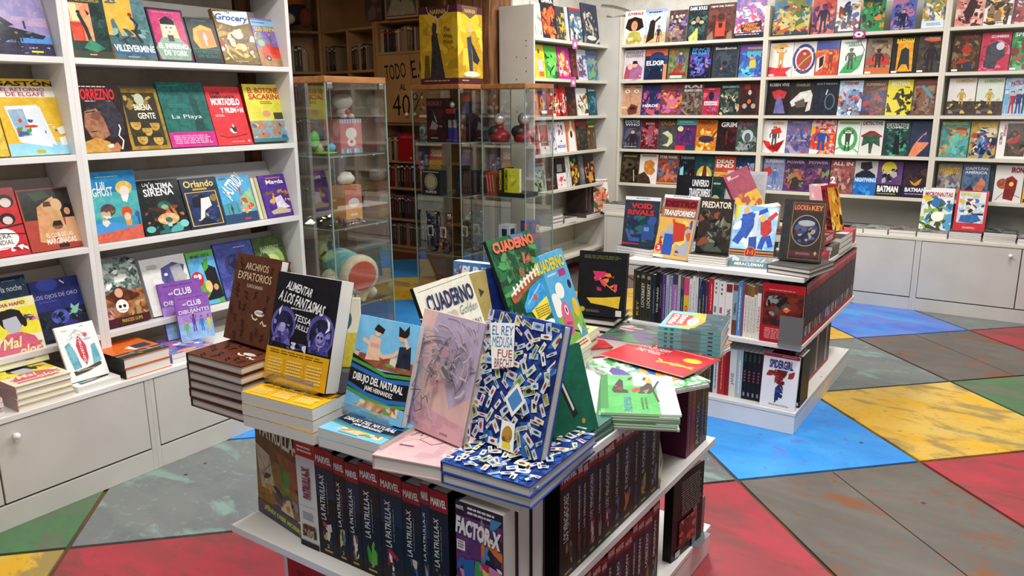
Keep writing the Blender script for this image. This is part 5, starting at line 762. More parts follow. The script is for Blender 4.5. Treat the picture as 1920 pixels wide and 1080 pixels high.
# case B
print_box('golden_box', -3.775, 4.405, 1.6485, -3.435, 4.69, 2.172, 'c09c28/b08c20', group='cartons in the glass cases', label='tall golden carton with maroon bands standing on the glass case', front=[B(20, 0, .1, 1, .9, 'c8a430 b08c20 a07c1c', .3, 6), R(0, 0, 1, .09, '4c2430'), R(0, .92, 1, 1, '4c2430'), G('4c2430', .2, 0, .78, 0, .76, .07, .5, .16, .24, .07), Ln('c8c0b0', .012, .2, .0, .24, .075, .5, .165, .76, .075, .78, .0), T('NARNIA', .3, .04, .72, .1, 'c8b050', .01), G('3c3434/2c2828', .32, .36, .46, .34, .52, .5, .66, .92, .26, .93, .32, .6), E(.41, .26, .045, .03, 'c8a890'), G('3c342c', .33, .3, .36, .2, .45, .22, .48, .36, .36, .38), Ln('c8a890', .03, .46, .34, .5, .2, .44, .12), G('5c4c28', .1, .92, .14, .62, .24, .62, .26, .92), T('The', .64, .27, .8, .325, '3c2c18', .01), T('White', .62, .355, .86, .41, '3c2c18', .01), T('Witch', .62, .43, .88, .485, '3c2c18', .01), X(.1, .945, .85, .975, 1, 'a88c6c')],
          right=[B(14, 0, .1, 1, .9, 'd8b830 c8a828 e0c440', .3, 7), R(0, 0, 1, .09, '4c2430'), R(0, .92, 1, 1, '4c2430'), G('6c5048', .18, 0, .8, 0, .78, .08, .5, .16, .2, .08), T('NARNIA', .28, .04, .72, .09, 'd0b858', .01), G('3c4458/2c3444', .36, .4, .54, .38, .56, .6, .6, .86, .46, .86, .4, .6), E(.44, .3, .06, .03, 'c8a890'), Ln('d8b8a0', .04, .5, .36, .53, .2), G('2c2c34', .54, .45, .7, .55, .88, .68, .78, .74, .6, .7), E(.54, .87, .32, .04, 'd8d8c0'), T('The White Witch', .18, .895, .84, .92, '8c6c28', .0), X(.15, .945, .45, .975, 1, 'b8a080')])
MZ = [R(0, 0, 1, .16, '4c1c24'), T('MAZINGER Z', .06, .07, .8, .17, '9c7c80', .0, .2), B(14, .05, .25, .95, .85, '2c2c34 a83c34 8c8c98 5c2028 1c1c22', .2, 8), G('8c8c94', .15, .7, .3, .5, .6, .62, .5, .72), X(.2, .9, .6, .94, 1, 'c8c8c8'), G('a8b0b8', .3, .25, .55, .55, .5, .56)]
print_box('carton', -3.78, 4.46, 1.2455, -3.6, 4.54, 1.555, '3c1c22/2c1a20', front=MZ, right=[B(8, 0, 0, 1, 1, '3c1c22 2c1a20', .3, 9)], label='dark red robot carton facing front in the case below the golden box', group='cartons in the glass cases')
print_box('carton', -3.53, 4.6, 1.2455, -3.45, 4.78, 1.53, '301c26/28181f', right=MZ, front=[R(.2, .1, .8, .9, '3c2430')], label='second dark carton turned sideways in the case below the golden box', group='cartons in the glass cases')
r = tag(empty('toy_robot', (-3.55, 4.47, 1.2455)), 'blue and black toy robot standing before the dark red carton', 'toy')
BL_, BK_, RD_, SV_ = mat('robot_blue', '2c2c78', .35), mat('robot_black', '1c1c22', .35), mat('robot_red', 'a02830', .35), mat('robot_silver', 'b8bcc4', .3, .6)
for s in (-1, 1):
    box('leg', s*.022-.012, -.012, .02, s*.022+.012, .012, .1, BL_, r, .004); box('foot', s*.022-.016, -.03, 0, s*.022+.016, .016, .022, BL_, r, .004); box('thigh', s*.022-.011, -.011, .1, s*.022+.011, .011, .16, SV_, r, .004); box('arm', s*.058-.011, -.012, .13, s*.058+.011, .012, .235, BK_, r, .004)
box('torso', -.045, -.018, .16, .045, .018, .24, BK_, r, .006); box('chest_plate', -.04, -.024, .2, .04, -.016, .235, RD_, r, .003); smooth_part('head', lambda b: b.ball(0, 0, .262, .02, .02, .024, n=10), SV_, r)
print_box('carton', -3.81, 4.42, .8605, -3.64, 4.5, 1.04, '20262a/262c30', front=[R(.05, .04, .95, .08, 'a8acb0'), E(.5, .46, .36, .34, 'b8b0a0'), E(.5, .46, .32, .3, '20262a'), E(.5, .46, .29, .275, 'b8a884'), T('POPEYE', .2, .82, .8, .93, 'e0e0dc', .03)], label='black carton with a beige disc and white lettering', group='cartons in the glass cases')
print_box('carton', -3.6, 4.55, .8605, -3.44, 4.72, 1.05, '24262a/2c2e34', right=[R(.1, .1, .3, .9, '4c5054'), B(6, .4, .2, .95, .8, '3c4046 1c1e22 50545c', .2, 10)], front=[B(6, .1, .1, .9, .9, '34383e 1c1e22', .3, 11)], label='plain dark grey carton behind the beige disc carton', group='cartons in the glass cases')
for k, (x, y, c1, c2, lb) in enumerate(((-3.76, 4.47, '3c5488', '1c2030', 'clear bag of blue trinkets'), (-3.62, 4.45, 'c8783c', '3c3440', 'clear bag of orange trinkets'), (-3.52, 4.58, '4c4838', 'a89840', 'clear bag of olive trinkets'), (-3.5, 4.7, '8c8c98', '2c2c30', 'clear bag of grey trinkets'))):
    r = tag(empty('trinket_bag', (x, y, .4305)), lb+' on the glass shelf under the beige disc carton', 'bag', 'bags of trinkets in the glass case'); rn = random.Random(k)
    for q in range(14): smooth_part('trinket', lambda b: b.ball(rn.uniform(-.035, .035), rn.uniform(-.02, .02), .03+q*.018, rn.uniform(.015, .026), .018, rn.uniform(.012, .024), n=8, m=6), mat('trinket_'+(c1 if q % 3 else c2), c1 if q % 3 else c2, .5), r)
    cd = MB(); cd.box(-.028, -.0315, .12, .028, -.03, .2, 'd8d8d4'); cd.poly([(-.018, -.032, .132), (.018, -.032, .132), (.018, -.032, .188), (-.018, -.032, .188)], c1, c2); cd.build('card', M_PRINT, r)
    bg_ = MB(); bg_.tube([(0, 0, .0), (0, 0, .02), (0, 0, .15), (0, 0, .26), (0, 0, .3)], [.03, .05, .055, .05, .062], 14); bo = bg_.build('plastic_film', M_BAG, r, smooth=True); bo.scale = (1, .6, 1)
# case C
for k, (x, y) in enumerate(((-3.275, 4.67), (-3.2, 4.86), (-3.1, 4.73))):
    r = tag(empty('helmet_bust', (x, y, 1.2455)), ['silver-helmeted red bust, leftmost of three', 'silver-helmeted bust at the back between the other two', 'silver-helmeted red bust, rightmost and nearest the pane'][k], 'figurine', 'helmeted busts in the glass case'); r.rotation_euler = (0, 0, math.radians((-20, 10, -10)[k])); r.scale = (1.35,)*3
    smooth_part('shoulders', lambda b: (b.ball(0, 0, .035, .06, .045, .035), b.tube([(0, 0, 0), (0, 0, .04)], [.05, .055], 14)), mat('bust_red', '8c2028', .35), r)
    smooth_part('chest', lambda b: b.ball(-.02, -.02, .05, .04, .035, .035), mat('bust_black', '242428', .4), r); smooth_part('neck', lambda b: b.tube([(0, 0, .06), (0, 0, .09)], [.024, .02], 12), mat('bust_red', '8c2028', .35), r)
    smooth_part('helmet', lambda b: b.ball(0, 0, .117, .03, .033, .034), SV_, r); smooth_part('visor', lambda b: b.ball(.012, -.012, .108, .022, .024, .02, n=12), mat('bust_face', 'b89888', .5), r)
for k, (c, lb) in enumerate((('a8342c', 'leftmost red volume'), ('b04438', 'second red volume'), ('8c4c34', 'rust volume'))):
    o = make_book(.13, .17, .02, [], bg=c, hard=True, name='hardcover_book', spine=[X(.2, .1, .8, .8, 6, 'd8c8a8')], spine_bg=c); pose(o, (-3.34+.025*k+.02, 4.6, .8605), Y_, (UP*.99-X_*.12)); tag(o, lb+' leaning in the case below the busts', 'book', 'volumes in the case below the busts')
WM = [T('WATCHMEN', .15, .06, .85, .95, '2c2c18', .03, 0, 90)]
o = make_book(.15, .17, .03, [], bg='24241c', name='hardcover_book', hard=True, spine=[R(0, 0, 1, 1, '2c2c20'), T('WATCHMEN', .2, .08, .85, .92, 'd8d030', .03, 0, 90)], spine_bg='2c2c20'); pose(o, (-3.212, 4.6, .8915), Y_, UP); tag(o, 'black volume with yellow spine lettering below the busts', 'book')
o = make_book(.13, .17, .03, [R(.0, 0, .25, 1, 'c0b820'), T('WATCHMEN', .03, .08, .22, .92, '26261c', .03, 0, 90), B(6, .3, .1, .95, .9, 'd8d838 e8e870 b8b030', .2, 12)], bg='d0cc38/d8d840', name='hardcover_book', hard=True); pose(o, (-3.2, 4.61, .8915), X_, UP); tag(o, 'yellow volume with dark side lettering below the busts', 'book')
for k in range(2): tag(print_box('carton', -3.25+.02*k, 4.6, .8605+.0155*k, -3.02, 4.78, .8755+.0155*k, '26262a', label='', right=[X(.1, .3, .8, .7, 1, '5c5c60')]), ['lower flat black carton under the yellow volume', 'upper flat black carton under the yellow volume'][k], 'box', 'cartons in the glass cases')
print_box('mug_carton', -3.26, 4.62, .4305, -3.17, 4.72, .54, 'c8ccd0', front=[R(.3, .25, .8, .75, '20304c')], right=[R(.2, .25, .75, .75, '1c2a48')], label='white mug carton with a navy window, lower of two', group='mug cartons')
print_box('mug_carton', -3.26, 4.62, .541, -3.17, 4.72, .65, 'd0d4d8', front=[R(.3, .25, .8, .75, '20304c')], right=[R(.2, .25, .75, .75, '1c2a48')], label='white mug carton with a navy window, upper of two', group='mug cartons')
print_box('mug_carton', -3.12, 4.7, .56, -3.02, 4.8, .68, '2c4c98', right=[R(0, .8, 1, 1, 'c84828'), G('c82c30', .1, .12, .45, .12, .42, .3, .28, .45, .14, .3), E(.75, .5, .25, .25, 'e0e0e4'), R(.55, .35, .9, .65, 'c87848')], front=[G('c82c30', .2, .15, .7, .15, .66, .4, .45, .55, .24, .4), R(0, .8, 1, 1, 'c84828')], label='blue and orange mug carton on the grey one', group='mug cartons')
print_box('mug_carton', -3.13, 4.69, .4305, -3.01, 4.81, .5595, '5c6c84/4c5c74', right=[R(.1, .5, .9, .9, '3c5c88')], label='grey-blue mug carton under the blue and orange one', group='mug cartons')
# ================================================================== BACK ROOM
YC = 6.02
r = tag(empty('tall_cabinet', (-4.9, YC+.15, 0)), 'tan cabinet with hand-lettered doors in the back room', 'cabinet'); o = Vector(r.location)
def cb(n, *a, m=BACKWD, par=None): return box(n, a[0]-o.x, a[1]-o.y, a[2], a[3]-o.x, a[4]-o.y, a[5], m, par or r, .001)
for xa in (-5.75, -4.0): cb('side_panel', xa, YC, 0, xa+.03, YC+.3, 2.95)
for z in (2.335, 2.03, 1.337, .958, .683, .357, .072): cb('shelf', -5.72, YC+.01, z-.025, -4.0, YC+.3, z)
cb('back_panel', -5.75, YC+.305, 0, -3.97, YC+.32, 2.95); cb('plinth', -5.72, YC+.03, 0, -4.0, YC+.05, .045); cb('divider', -4.86, YC+.01, .07, -4.83, YC+.3, 2.95)
for k, (xa, xb) in enumerate(((-5.715, -5.282), (-5.276, -4.865))):
    dd = cb('door', xa, YC-.014, 1.34, xb, YC+.004, 2.0)
    kb = MB(); kb.ball(0, 0, 0, .02, .02, .02); ko = kb.build('knob', KNOBW, dd, smooth=True); ko.location = ((xb-.05 if k == 0 else xa+.05)-o.x, YC-.034-o.y, 1.42)
    tb_ = MB(); W = xb-xa
    ops = [T('TODO', .22, .13, .86, .36, '1c1410', .0, 0, 6), T('AL', .66, .43, .85, .52, '1c1410', .02), T('40', .42, .58, .96, .9, '1c1410', -.005)] if k == 0 else [T('E.C', .02, .08, .5, .34, '1c1410', .0, 0, 8), T('%', .02, .56, .4, .82, '1c1410', -.005)]
    put_print(tb_, tb_, ops, W, .66, lambda u, v, d: (xa+u-o.x, YC-.0142-d-o.y, 1.34+v)); tb_.build('hand_lettering', M_MATTE, dd)
# corner shelf unit left of it
pa, pb, pc = Vector((-6.95, 5.5, 0)), Vector((-6.62, 6.1, 0)), Vector((-5.76, 6.02, 0))
def unit(a, b, label, zs):
    d = (b-a).normalized(); L_ = (b-a).length; r = tag(empty('shelf_unit', a), label, 'shelf', 'tan shelf units in the back room'); r.rotation_euler = (0, 0, math.atan2(d.y, d.x))
    for x in (0, L_/2-.01, L_-.025): box('upright', x, 0, 0, x+.025, .26, 2.28 if 0 < x < L_*.7 else 2.95, BACKWD, r)
    for z in zs: box('shelf', .025, .004, z-.025, L_-.025, .258, z, BACKWD, r)
    box('back_panel', 0, .262, 0, L_, .275, 2.95, BACKWD, r); return r, d, L_
ZU = (2.29, 1.87, 1.5, 1.13, .76, .4, .08)
SP = ['2c2422', '3c2c28', '5c2c2c', '283040', '4c4038', '6c5c48', '8c7c68', '701c20', '1c1c20', 'a89880', '34423c', '3c2c4c']
def spines(p, d, out, n, z, hh, dep, label, group, rn, cols=SP, tmin=.012, tmax=.032, tilt=0, title=None):
    """a run of n books on edge from point p along d, spines facing 'out'"""
    s = 0.0; CN = {'2c2422': 'black-brown', '3c2c28': 'dark brown', '5c2c2c': 'dull red', '283040': 'navy', '4c4038': 'umber', '6c5c48': 'taupe', '8c7c68': 'beige', '701c20': 'deep red', '1c1c20': 'black', 'a89880': 'pale tan', '34423c': 'dark green', '3c2c4c': 'plum'}
    for k in range(n):
        t = rn.uniform(tmin, tmax); h = hh*rn.uniform(.86, 1); c = rn.choice(cols); ac = rn.choice(['c8b898', 'a83030', 'd8d0c0', '8c8c98'])
        o = make_book(dep, h, t, [], bg=c, spine_bg=c, spine=[R(.1, .06, .9, .14, ac), X(.3, .25, .7, .75, 5, ac, k)], name='book')
        pose(o, p+d*(s+t)+UP*.0004, -out, UP); s += t+.0015
        tag(o, f"{CN.get(c, 'dark')} spine, {k+1}{'st' if k == 0 else 'nd' if k == 1 else 'rd' if k == 2 else 'th'} from left {label}", 'book', group)
    return s
for (a, b, lb, nm) in ((pa, pb, 'tan shelf unit above the left glass case, back room', 'left'), (pb, pc, 'tan angled shelf unit joining the lettered cabinet, back room', 'angled')):
    r, d, L_ = unit(a, b, lb, ZU); out = Vector((d.y, -d.x, 0)); rn = random.Random(nm)
    for zi, z in enumerate(ZU[1:6]):
        for half in (0, 1):
            n = int(rn.uniform(5, 8)); q = a+d*(.03+half*L_/2)-out*.03+UP*z
            spines(q, d, out, n, z, .27, .17, f"on {'left' if half == 0 else 'right'} half, {['top', 'second', 'third', 'fourth', 'fifth'][zi]} shelf, {nm} tan unit", f'books in the {nm} tan shelf unit', rn, tmax=min(.045, (L_/2-.06)/n))
rn = random.Random(77)
spines(Vector((-5.7, YC+.03, 2.0305)), X_, -Y_, 14, 2.03, .24, .17, 'on the cabinet shelf above the hand-lettered doors', 'books above the lettered doors', rn, cols=['8c7c68', 'a89880', '2c2422', '283040', '6c5c48'], tmax=.05)
for z, nm in ((.9585, 'first'), (.6835, 'second'), (.3575, 'third'), (.0725, 'lowest')):
    spines(Vector((-5.69, YC+.03, z)), X_, -Y_, 16, z, .24, .17, f'on the {nm} shelf below the lettered doors', f'books on the {nm} shelf below the lettered doors', rn, tmax=.05)
o = make_book(.2, .27, .02, [T('NIÑOS', .15, .06, .9, .18, 'c86058', .02), E(.85, .9, .06, .04, 'e0c0b8')], bg='a01820/98141c', name='hardcover_book', hard=True); lean_pose(o, (-5.5, YC-.0, .9585), X_, 4, .02); tag(o, 'red cover facing out below the lettered doors', 'book')
# framed picture and big figure above
print_box('framed_picture', -5.56, 5.98, 2.336, -5.14, 6.01, 2.9, 'b8946c', label='', front=[R(.03, .03, .97, .97, '5c3c68/4c7048'), G('3c7840', .0, .2, .3, .1, .45, .5, .1, .6), E(.5, .3, .25, .3, 'c8b8a8'), G('8c8878/a09888', .05, .95, .3, .6, .5, .75, .75, .55, .95, .95), G('6c2c30', .4, .4, .6, .4, .56, .6, .44, .6)]); tag(bpy.context.scene.objects['framed_picture'], 'framed purple and green picture above the lettered doors', 'picture')
print_box('leaning_board', -5.84, 5.99, 2.336, -5.62, 6.01, 2.85, '5c4c44/4c3c38', label='dark poster board leaning above the angled shelves', cat='picture', front=[Ln('8c7c70', .04, .2, .9, .6, .4, .5, .1), B(8, 0, 0, 1, 1, '4c4040 6c5c54', .3, 13)])
r = tag(empty('plush_toy', (-6.72, 5.78, 2.291)), 'large orange and navy stuffed figure on top of the tan unit', 'plush toy')
for n, c, a in (('body', 'a05c28', (0, 0, .32, .2, .18, .2)), ('trousers', '24203c', (.06, .0, .16, .16, .15, .12)), ('arm', '8c4c24', (-.16, -.1, .26, .1, .08, .07)), ('foot', 'd8ccb4', (-.12, -.14, .07, .07, .09, .055)), ('foot', 'd8ccb4', (.12, -.14, .09, .07, .09, .06)), ('pot', '6c3820', (.24, 0, .1, .07, .07, .1))): smooth_part(n, lambda b: b.ball(*a), mat('stuffed_'+c, c, .9), r)
# ================================================================== FAR TABLE
ZT = .744
def standing_top(TL, TR, h, lean, zb, t, front, label, group=None, yaw=None, **kw):
    """a propped book fixed by its two top corners, its height, lean and the level it stands on"""
    a_ = math.radians(lean); zt_ = zb+h*math.cos(a_)+t*math.sin(a_); a, b = at(*TL, 'z', zt_), at(*TR, 'z', zt_); ex = (b-a).normalized()
    if yaw is not None: ex = dirv(yaw); w = (b-a).dot(ex); m = (a+b)/2; a = m-ex*w/2
    else: w = (b-a).length
    p = a-UP.cross(ex)*h*math.sin(a_); o = make_book(w, h, t, front, **kw); lean_pose(o, (p.x, p.y, zb), ex, lean, t); return tag(o, label, 'book', group)
def px_stack(n, t, pl, pr, h, label, front, group=None, zz=ZT, **kw):
    a, b = at(*pl, 'z', zz), at(*pr, 'z', zz); return flat_stack(n, t, (a.x, a.y), b-a, (b-a).length, h, label, front, group, z=zz, **kw)
def faceY(y, pl, pr, pt, pb, t, front, label, group=None, lean=10, zb=None, **kw):
    z0 = at((pl+pr)/2, pb, 'y', y).z if zb is None else zb; xa, xb = x_on(pl, y, z0), x_on(pr, y, z0); h = (at((pl+pr)/2, pt, 'y', y).z-z0)/math.cos(math.radians(lean)); o = make_book(xb-xa, h, t, front, **kw); lean_pose(o, (xa, y, z0), X_, lean, t); return tag(o, label, 'book', group), z0
GT = 'comics propped on the far table'
VOID = [R(0, 0, 1, .07, 'e8eaec'), X(.3, .025, .75, .05, 1, '333'), T('VOID', .18, .13, .8, .24, 'd03038', .05), T('RIVALS', .1, .26, .86, .37, 'c8303c', .05), B(22, .08, .38, .95, .9, '2c5c58 1c4448 3858a0 2c6c60 50609c 24304c', .16, 101), R(.55, .55, .9, .85, '34508c'), R(.6, .6, .75, .68, '6c8cc8'), R(.2, .82, .5, .9, '3060a8'), R(0, .93, .5, .96, 'c83038')]
zt = px_stack(3, .013, (1156, 474), (1218, 484), .25, 'white-edged paperback under the teal robot cover', [B(12, 0, 0, 1, 1, '28304c 3c4c78', .2, 1)], 'paperbacks stacked under the teal robot cover', bg='2c3450', name='paperback_book')
standing((1164, 461), (1231, 466), (1170, 370), (1235, 370), zt, .012, VOID, 'dark slate comic with white top strip and teal robot shapes', GT, yaw=3, lean=10, bg='2c3440/343c4a')
DES = [R(0, 0, 1, .05, 'e4e6e8'), X(.25, .015, .8, .035, 1, '333'), R(.05, .06, .98, .2, '8c2028'), T('DESTRO', .08, .09, .96, .18, '4c1018', .04), R(0, .2, 1, .36, '9c5c40/b07048'), T('TRANSFORMERS', .08, .24, .97, .33, 'e8ecf0', .03, .2), R(0, .36, 1, 1, 'd8b060/e0a850'), B(20, .1, .38, .95, .95, 'b83428 c85838 3858b0 e8d060 8c2c28 4068c0 a8a8b0', .2, 103), R(.22, .62, .5, .95, '3058b0'), G('c03c2c', .4, .42, .75, .45, .8, .7, .5, .75), E(.12, .85, .1, .06, 'c83848'), T('2', .07, .82, .17, .88, 'f4f4f4', .03), R(0, .96, .3, 1, 'e8e8e8')]
standing((1225, 482), (1287, 492), (1256, 369), (1314, 372), ZT+.001, .022, DES, 'yellow and red robot comic tilted with a black spine', GT, yaw=-8, lean=18, bg='a8a8a8/8c8c90', spine_bg='14141a', hard=True, name='hardcover_book')
zt = px_stack(4, .011, (1289, 493), (1360, 501), .25, 'dark comic in the pile under the brown monster cover', [B(16, 0, 0, 1, 1, '4c3830 2c2420 6c4c3c', .2, 2)], 'dark comics piled on the far table', bg='3c302c/2c2422')
standing((1302, 474), (1366, 479), (1314, 372), (1383, 375), zt, .014, [T('PREDATOR', .06, .06, .94, .18, 'e8dcc8', .03), B(34, .02, .2, .98, .98, '3c443c 2c2c28 5c5448 8c4c34 1c1f1c 6c6c5c 4c5c4c', .17, 105), B(16, .3, .25, .75, .8, '4c5450 2c302c 8c8878', .1, 106), R(0, .97, 1, 1, '141414')], 'brown-black monster comic with cream title', GT, yaw=4, lean=14, bg='2c2622/3a302a')
MIR = [B(14, 0, 0, 1, .7, 'a8d0ec d8ecf8 78b0e0', .25, 107), Ln('2c50a8', .17, .2, .2, .35, .3, .1, .62), G('3058b0/284c9c', .18, .15, .42, .1, .5, .3, .35, .55, .2, .5), E(.27, .08, .07, .06, 'd8a070'), Ln('2c50a8', .1, .4, .18, .75, .05), R(.48, .08, .56, .7, 'c8ccd0'), G('c03c38/a83030', .62, .25, .85, .2, .9, .4, .78, .52, .66, .46), Ln('c03c38', .1, .8, .22, .98, .1), Ln('2c50a8', .12, .75, .5, .68, .7), Ln('2c50a8', .12, .82, .48, .92, .66), E(.66, .2, .07, .06, 'e0b060'), G('e0cc40', .02, .0, .14, .0, .08, .22, .0, .26), G('2c4c98', .4, .52, .58, .5, .6, .7, .42, .72), R(0, .72, 1, .82, '24201c'), R(0, .74, 1, .77, 'c87838'), R(0, .79, 1, .81, 'c87838'), E(.48, .77, .13, .1, 'd87838'), E(.48, .77, .115, .088, '8c2820'), Ln('e0703c', .035, .42, .8, .43, .72, .48, .78, .53, .72, .54, .8), R(0, .83, 1, 1, '8c9aa2/a0aeb4'), B(8, 0, .83, 1, .92, 'c8d0d4 5c686c', .08, 108), R(0, .92, 1, 1, '5c7c84'), T('MIRACLEMAN', .16, .935, .82, .985, 'f0f4f4', .02)]
standing((1362, 500), (1446, 505), (1377, 385), (1456, 390), ZT+.001, .012, MIR, 'sky-blue comic with two flying figures and grey foot band', GT, yaw=6, lean=24, bg='a8d0ec/88c0e8')
zt = px_stack(2, .02, (1437, 511), (1517, 523), .27, 'grey hardcover lying under the dark framed book', [B(12, 0, 0, 1, 1, '4c4a48 5c5a58 3c3a38', .2, 3)], 'grey hardcovers on the far table corner', bg='4c4a48', hard=True, name='hardcover_book')
LK = [R(0, 0, .17, 1, '343638/2c2e30'), R(.22, .05, .97, .97, 'b89060'), R(.228, .055, .962, .965, '33302c/3a3632'), R(.24, .07, .95, .185, '6c3028'), T('LOCKE', .26, .09, .58, .17, 'd89860', .02), T('&', .59, .11, .64, .165, 'd89860', .0), T('KEY', .66, .09, .93, .17, 'd89860', .02), E(.58, .5, .34, .255, 'c89860', 28), E(.58, .5, .325, .243, '24283c/2c3450', 28), B(18, .32, .4, .84, .7, '4c5c84 8c7868 a89888 3c4c70 6c3c38', .1, 109), E(.58, .38, .2, .05, 'a8acb0'), R(.23, .83, .96, .93, '5c3038'), X(.4, .86, .75, .9, 2, 'a88880'), G('c89860', .86, .82, .9, .86, .86, .9, .82, .86)]
o = standing((1458, 489), (1537, 496), (1469, 375), (1554, 381), zt, .03, LK, 'dark framed hardcover with a round picture, in a clear stand', GT, yaw=3, lean=14, bg='33302c/3a3632', hard=True, name='hardcover_book')
ez = o.matrix_world.to_3x3() @ Vector((0, 0, 1)); ey = o.matrix_world.to_3x3() @ Vector((0, 1, 0)); q = o.matrix_world @ Vector((.04, -.012, 0))
r = tag(empty('book_stand', q), 'clear acrylic stand holding the dark framed hardcover', 'stand', 'clear acrylic book stands'); box('front_lip', 0, -.003, .002, .14, 0, .04, M_ACRYL, r); box('tray', 0, -.003, -.001, .14, .05, .002, M_ACRYL, r)
# things behind the front row
(o, z0) = faceY(3.92, 1258, 1323, 332, 385, .02, [R(0, 0, .22, 1, '141418'), B(9, .02, .25, .42, .95, '2c4878 1c2c4c 4c78b8 8c949c 1c2438', .13, 111), T('UNIVERSO', .45, .06, .92, .17, 'e8eaec', .03), T('TRANSFORMERS', .38, .2, .98, .33, 'e8eaec', .03), T('NUESTROS', .55, .7, .88, .8, 'e8eaec', .03)], 'black hardcover with white title behind the front comics', GT, zb=.80, bg='16161c/1c1c24', hard=True, name='hardcover_book')
flat_stack(3, .018, (-1.62, 3.86), X_, .5, .26, 'dark book lying under the black hardcover', [], 'flat books in the middle of the far table', z=ZT, bg='3c3c48', name='paperback_book')
faceY(4.02, 1324, 1349, 334, 385, .02, [E(.35, .62, .55, .32, 'd8d8a8/c8cc98'), X(.1, .1, .7, .16, 1, 'a8b8b0')], 'dark green comic with a pale moon', GT, zb=.80, bg='1c3834/24443c')
(o, z0) = faceY(4.3, 1352, 1425, 323, 380, .016, [R(.05, .05, .95, .95, 'b4b2b6/a8a6ac')], 'plain lavender-grey back cover standing at the rear', GT, zb=.80, bg='b8b6ba')
flat_stack(2, .027, (-1.5, 4.22), X_, .4, .3, 'navy book lying under the lavender-grey cover', [], 'flat books in the middle of the far table', z=ZT, bg='3c4058', name='paperback_book')
o = make_book(.17, .24, .04, [], bg='c8b880', spine_bg='c8bc88', name='paperback_book'); pose(o, (-1.24, 4.0, ZT+.003), Vector((.75, .55, .12)), Vector((.35, -.1, .92))); tag(o, 'cream paperback leaning sideways behind the monster comic', 'book', GT)
o = make_book(.15, .24, .028, [R(0, .55, 1, 1, 'd8a848/e0b850'), B(12, .1, .5, .95, .95, 'e0b850 c87850 e8d090 a85c58', .2, 113), X(.1, .12, .6, .18, 1, 'd8b0b8'), R(.1, .06, .25, .12, 'e0c0c8')], bg='9c5060/a85868', spine_bg='8c4450', hard=True, name='hardcover_book'); RS = dirv(34); pose(o, (-1.29, 4.06, .9155), RS*.88+UP*.36+UP.cross(RS)*.25, UP*.86-RS*.4+UP.cross(RS)*.2); tag(o, 'dusty pink and yellow volume tilted above the blue comic', 'book', GT)
flat_stack(7, .0237, (-1.40, 3.96), dirv(0), .24, .21, 'pale magazine lying under the tilted pink volume', [B(12, 0, 0, 1, 1, 'c8ccd4 d8b0a8 a8acb4', .2, 5)], 'flat books in the middle of the far table', z=ZT, bg='c8ccd4', name='magazine')
zt = flat_stack(3, .026, (-1.08, 4.2), X_, .26, .3, 'dark comic lying under the red-spined volume', [], 'flat books in the middle of the far table', z=ZT, bg='2c2c34', name='paperback_book')
o = make_book(.3, .26, .045, [B(20, 0, 0, 1, 1, '8c2c28 3c3c4c c84838 2c2c34', .2, 7)], bg='3c2428', spine=[R(0, 0, 1, 1, 'a81c28'), T('DÉCADAS', .2, .2, .85, .75, 'f0f0ee', .03, 0, 90)], spine_bg='a81c28', hard=True, name='hardcover_book'); pose(o, (-.84, 4.17, zt+.046), -X_, -Y_); tag(o, 'red-spined volume with white spine lettering lying across the rear', 'book')
zt = flat_stack(3, .0264, (-.822, 4.6), -X_, .17, .24, 'red paperback in the tall pile at the table side', [R(0, 0, 1, .3, 'c8c8cc')], 'red paperbacks along the far table side', z=ZT, jit=4, bg='b02430/c03040', name='paperback_book', spine_bg='c03040')
standing_top((1548, 347), (1573, 345), .25, 14, zt, .035, [R(.0, .0, 1, .06, 'a82430'), B(26, .0, .06, 1, 1, 'd89030 e8b848 3c2c20 8c4c20 c86c28 f0d070', .2, 115)], 'fiery yellow comic with a dark red spine on the tall pile', GT, yaw=70, bg='c88428/d89830', spine_bg='3c1c1c/a02028', hard=True, name='hardcover_book')
flat_stack(3, .02, (-.822, 4.27), -X_, .17, .24, 'grey-green paperback in the pile between the red ones', [B(14, 0, 0, 1, 1, '5c6450 8c8c78 3c4034', .2, 8)], 'grey paperbacks along the far table side', z=ZT, jit=2, bg='5c6050/484c40', name='paperback_book')
flat_stack(2, .026, (-.822, 3.98), -X_, .15, .23, 'red paperback beside the dark framed book', [R(.4, .2, .9, .35, 'e0a8a8'), R(.4, .5, .8, .6, 'e0a8a8')], 'red paperbacks along the far table side', z=ZT, jit=2, bg='b02834/b83440', name='paperback_book')
standing_top((1527, 346), (1546, 343), .25, 12, .80, .02, [R(0, .4, 1, 1, 'e0e4e8'), B(10, 0, 0, 1, .5, 'd89ca4 e0b0b4 c87c88', .3, 9)], 'pink and white comic behind the fiery one', GT, yaw=50, bg='d8a8ac/e0e0e4')
flat_stack(2, .027, (-1.05, 4.5), X_, .22, .13, 'white book at the far table rear edge', [], 'flat books in the middle of the far table', z=ZT, bg='d8d8dc', name='paperback_book')
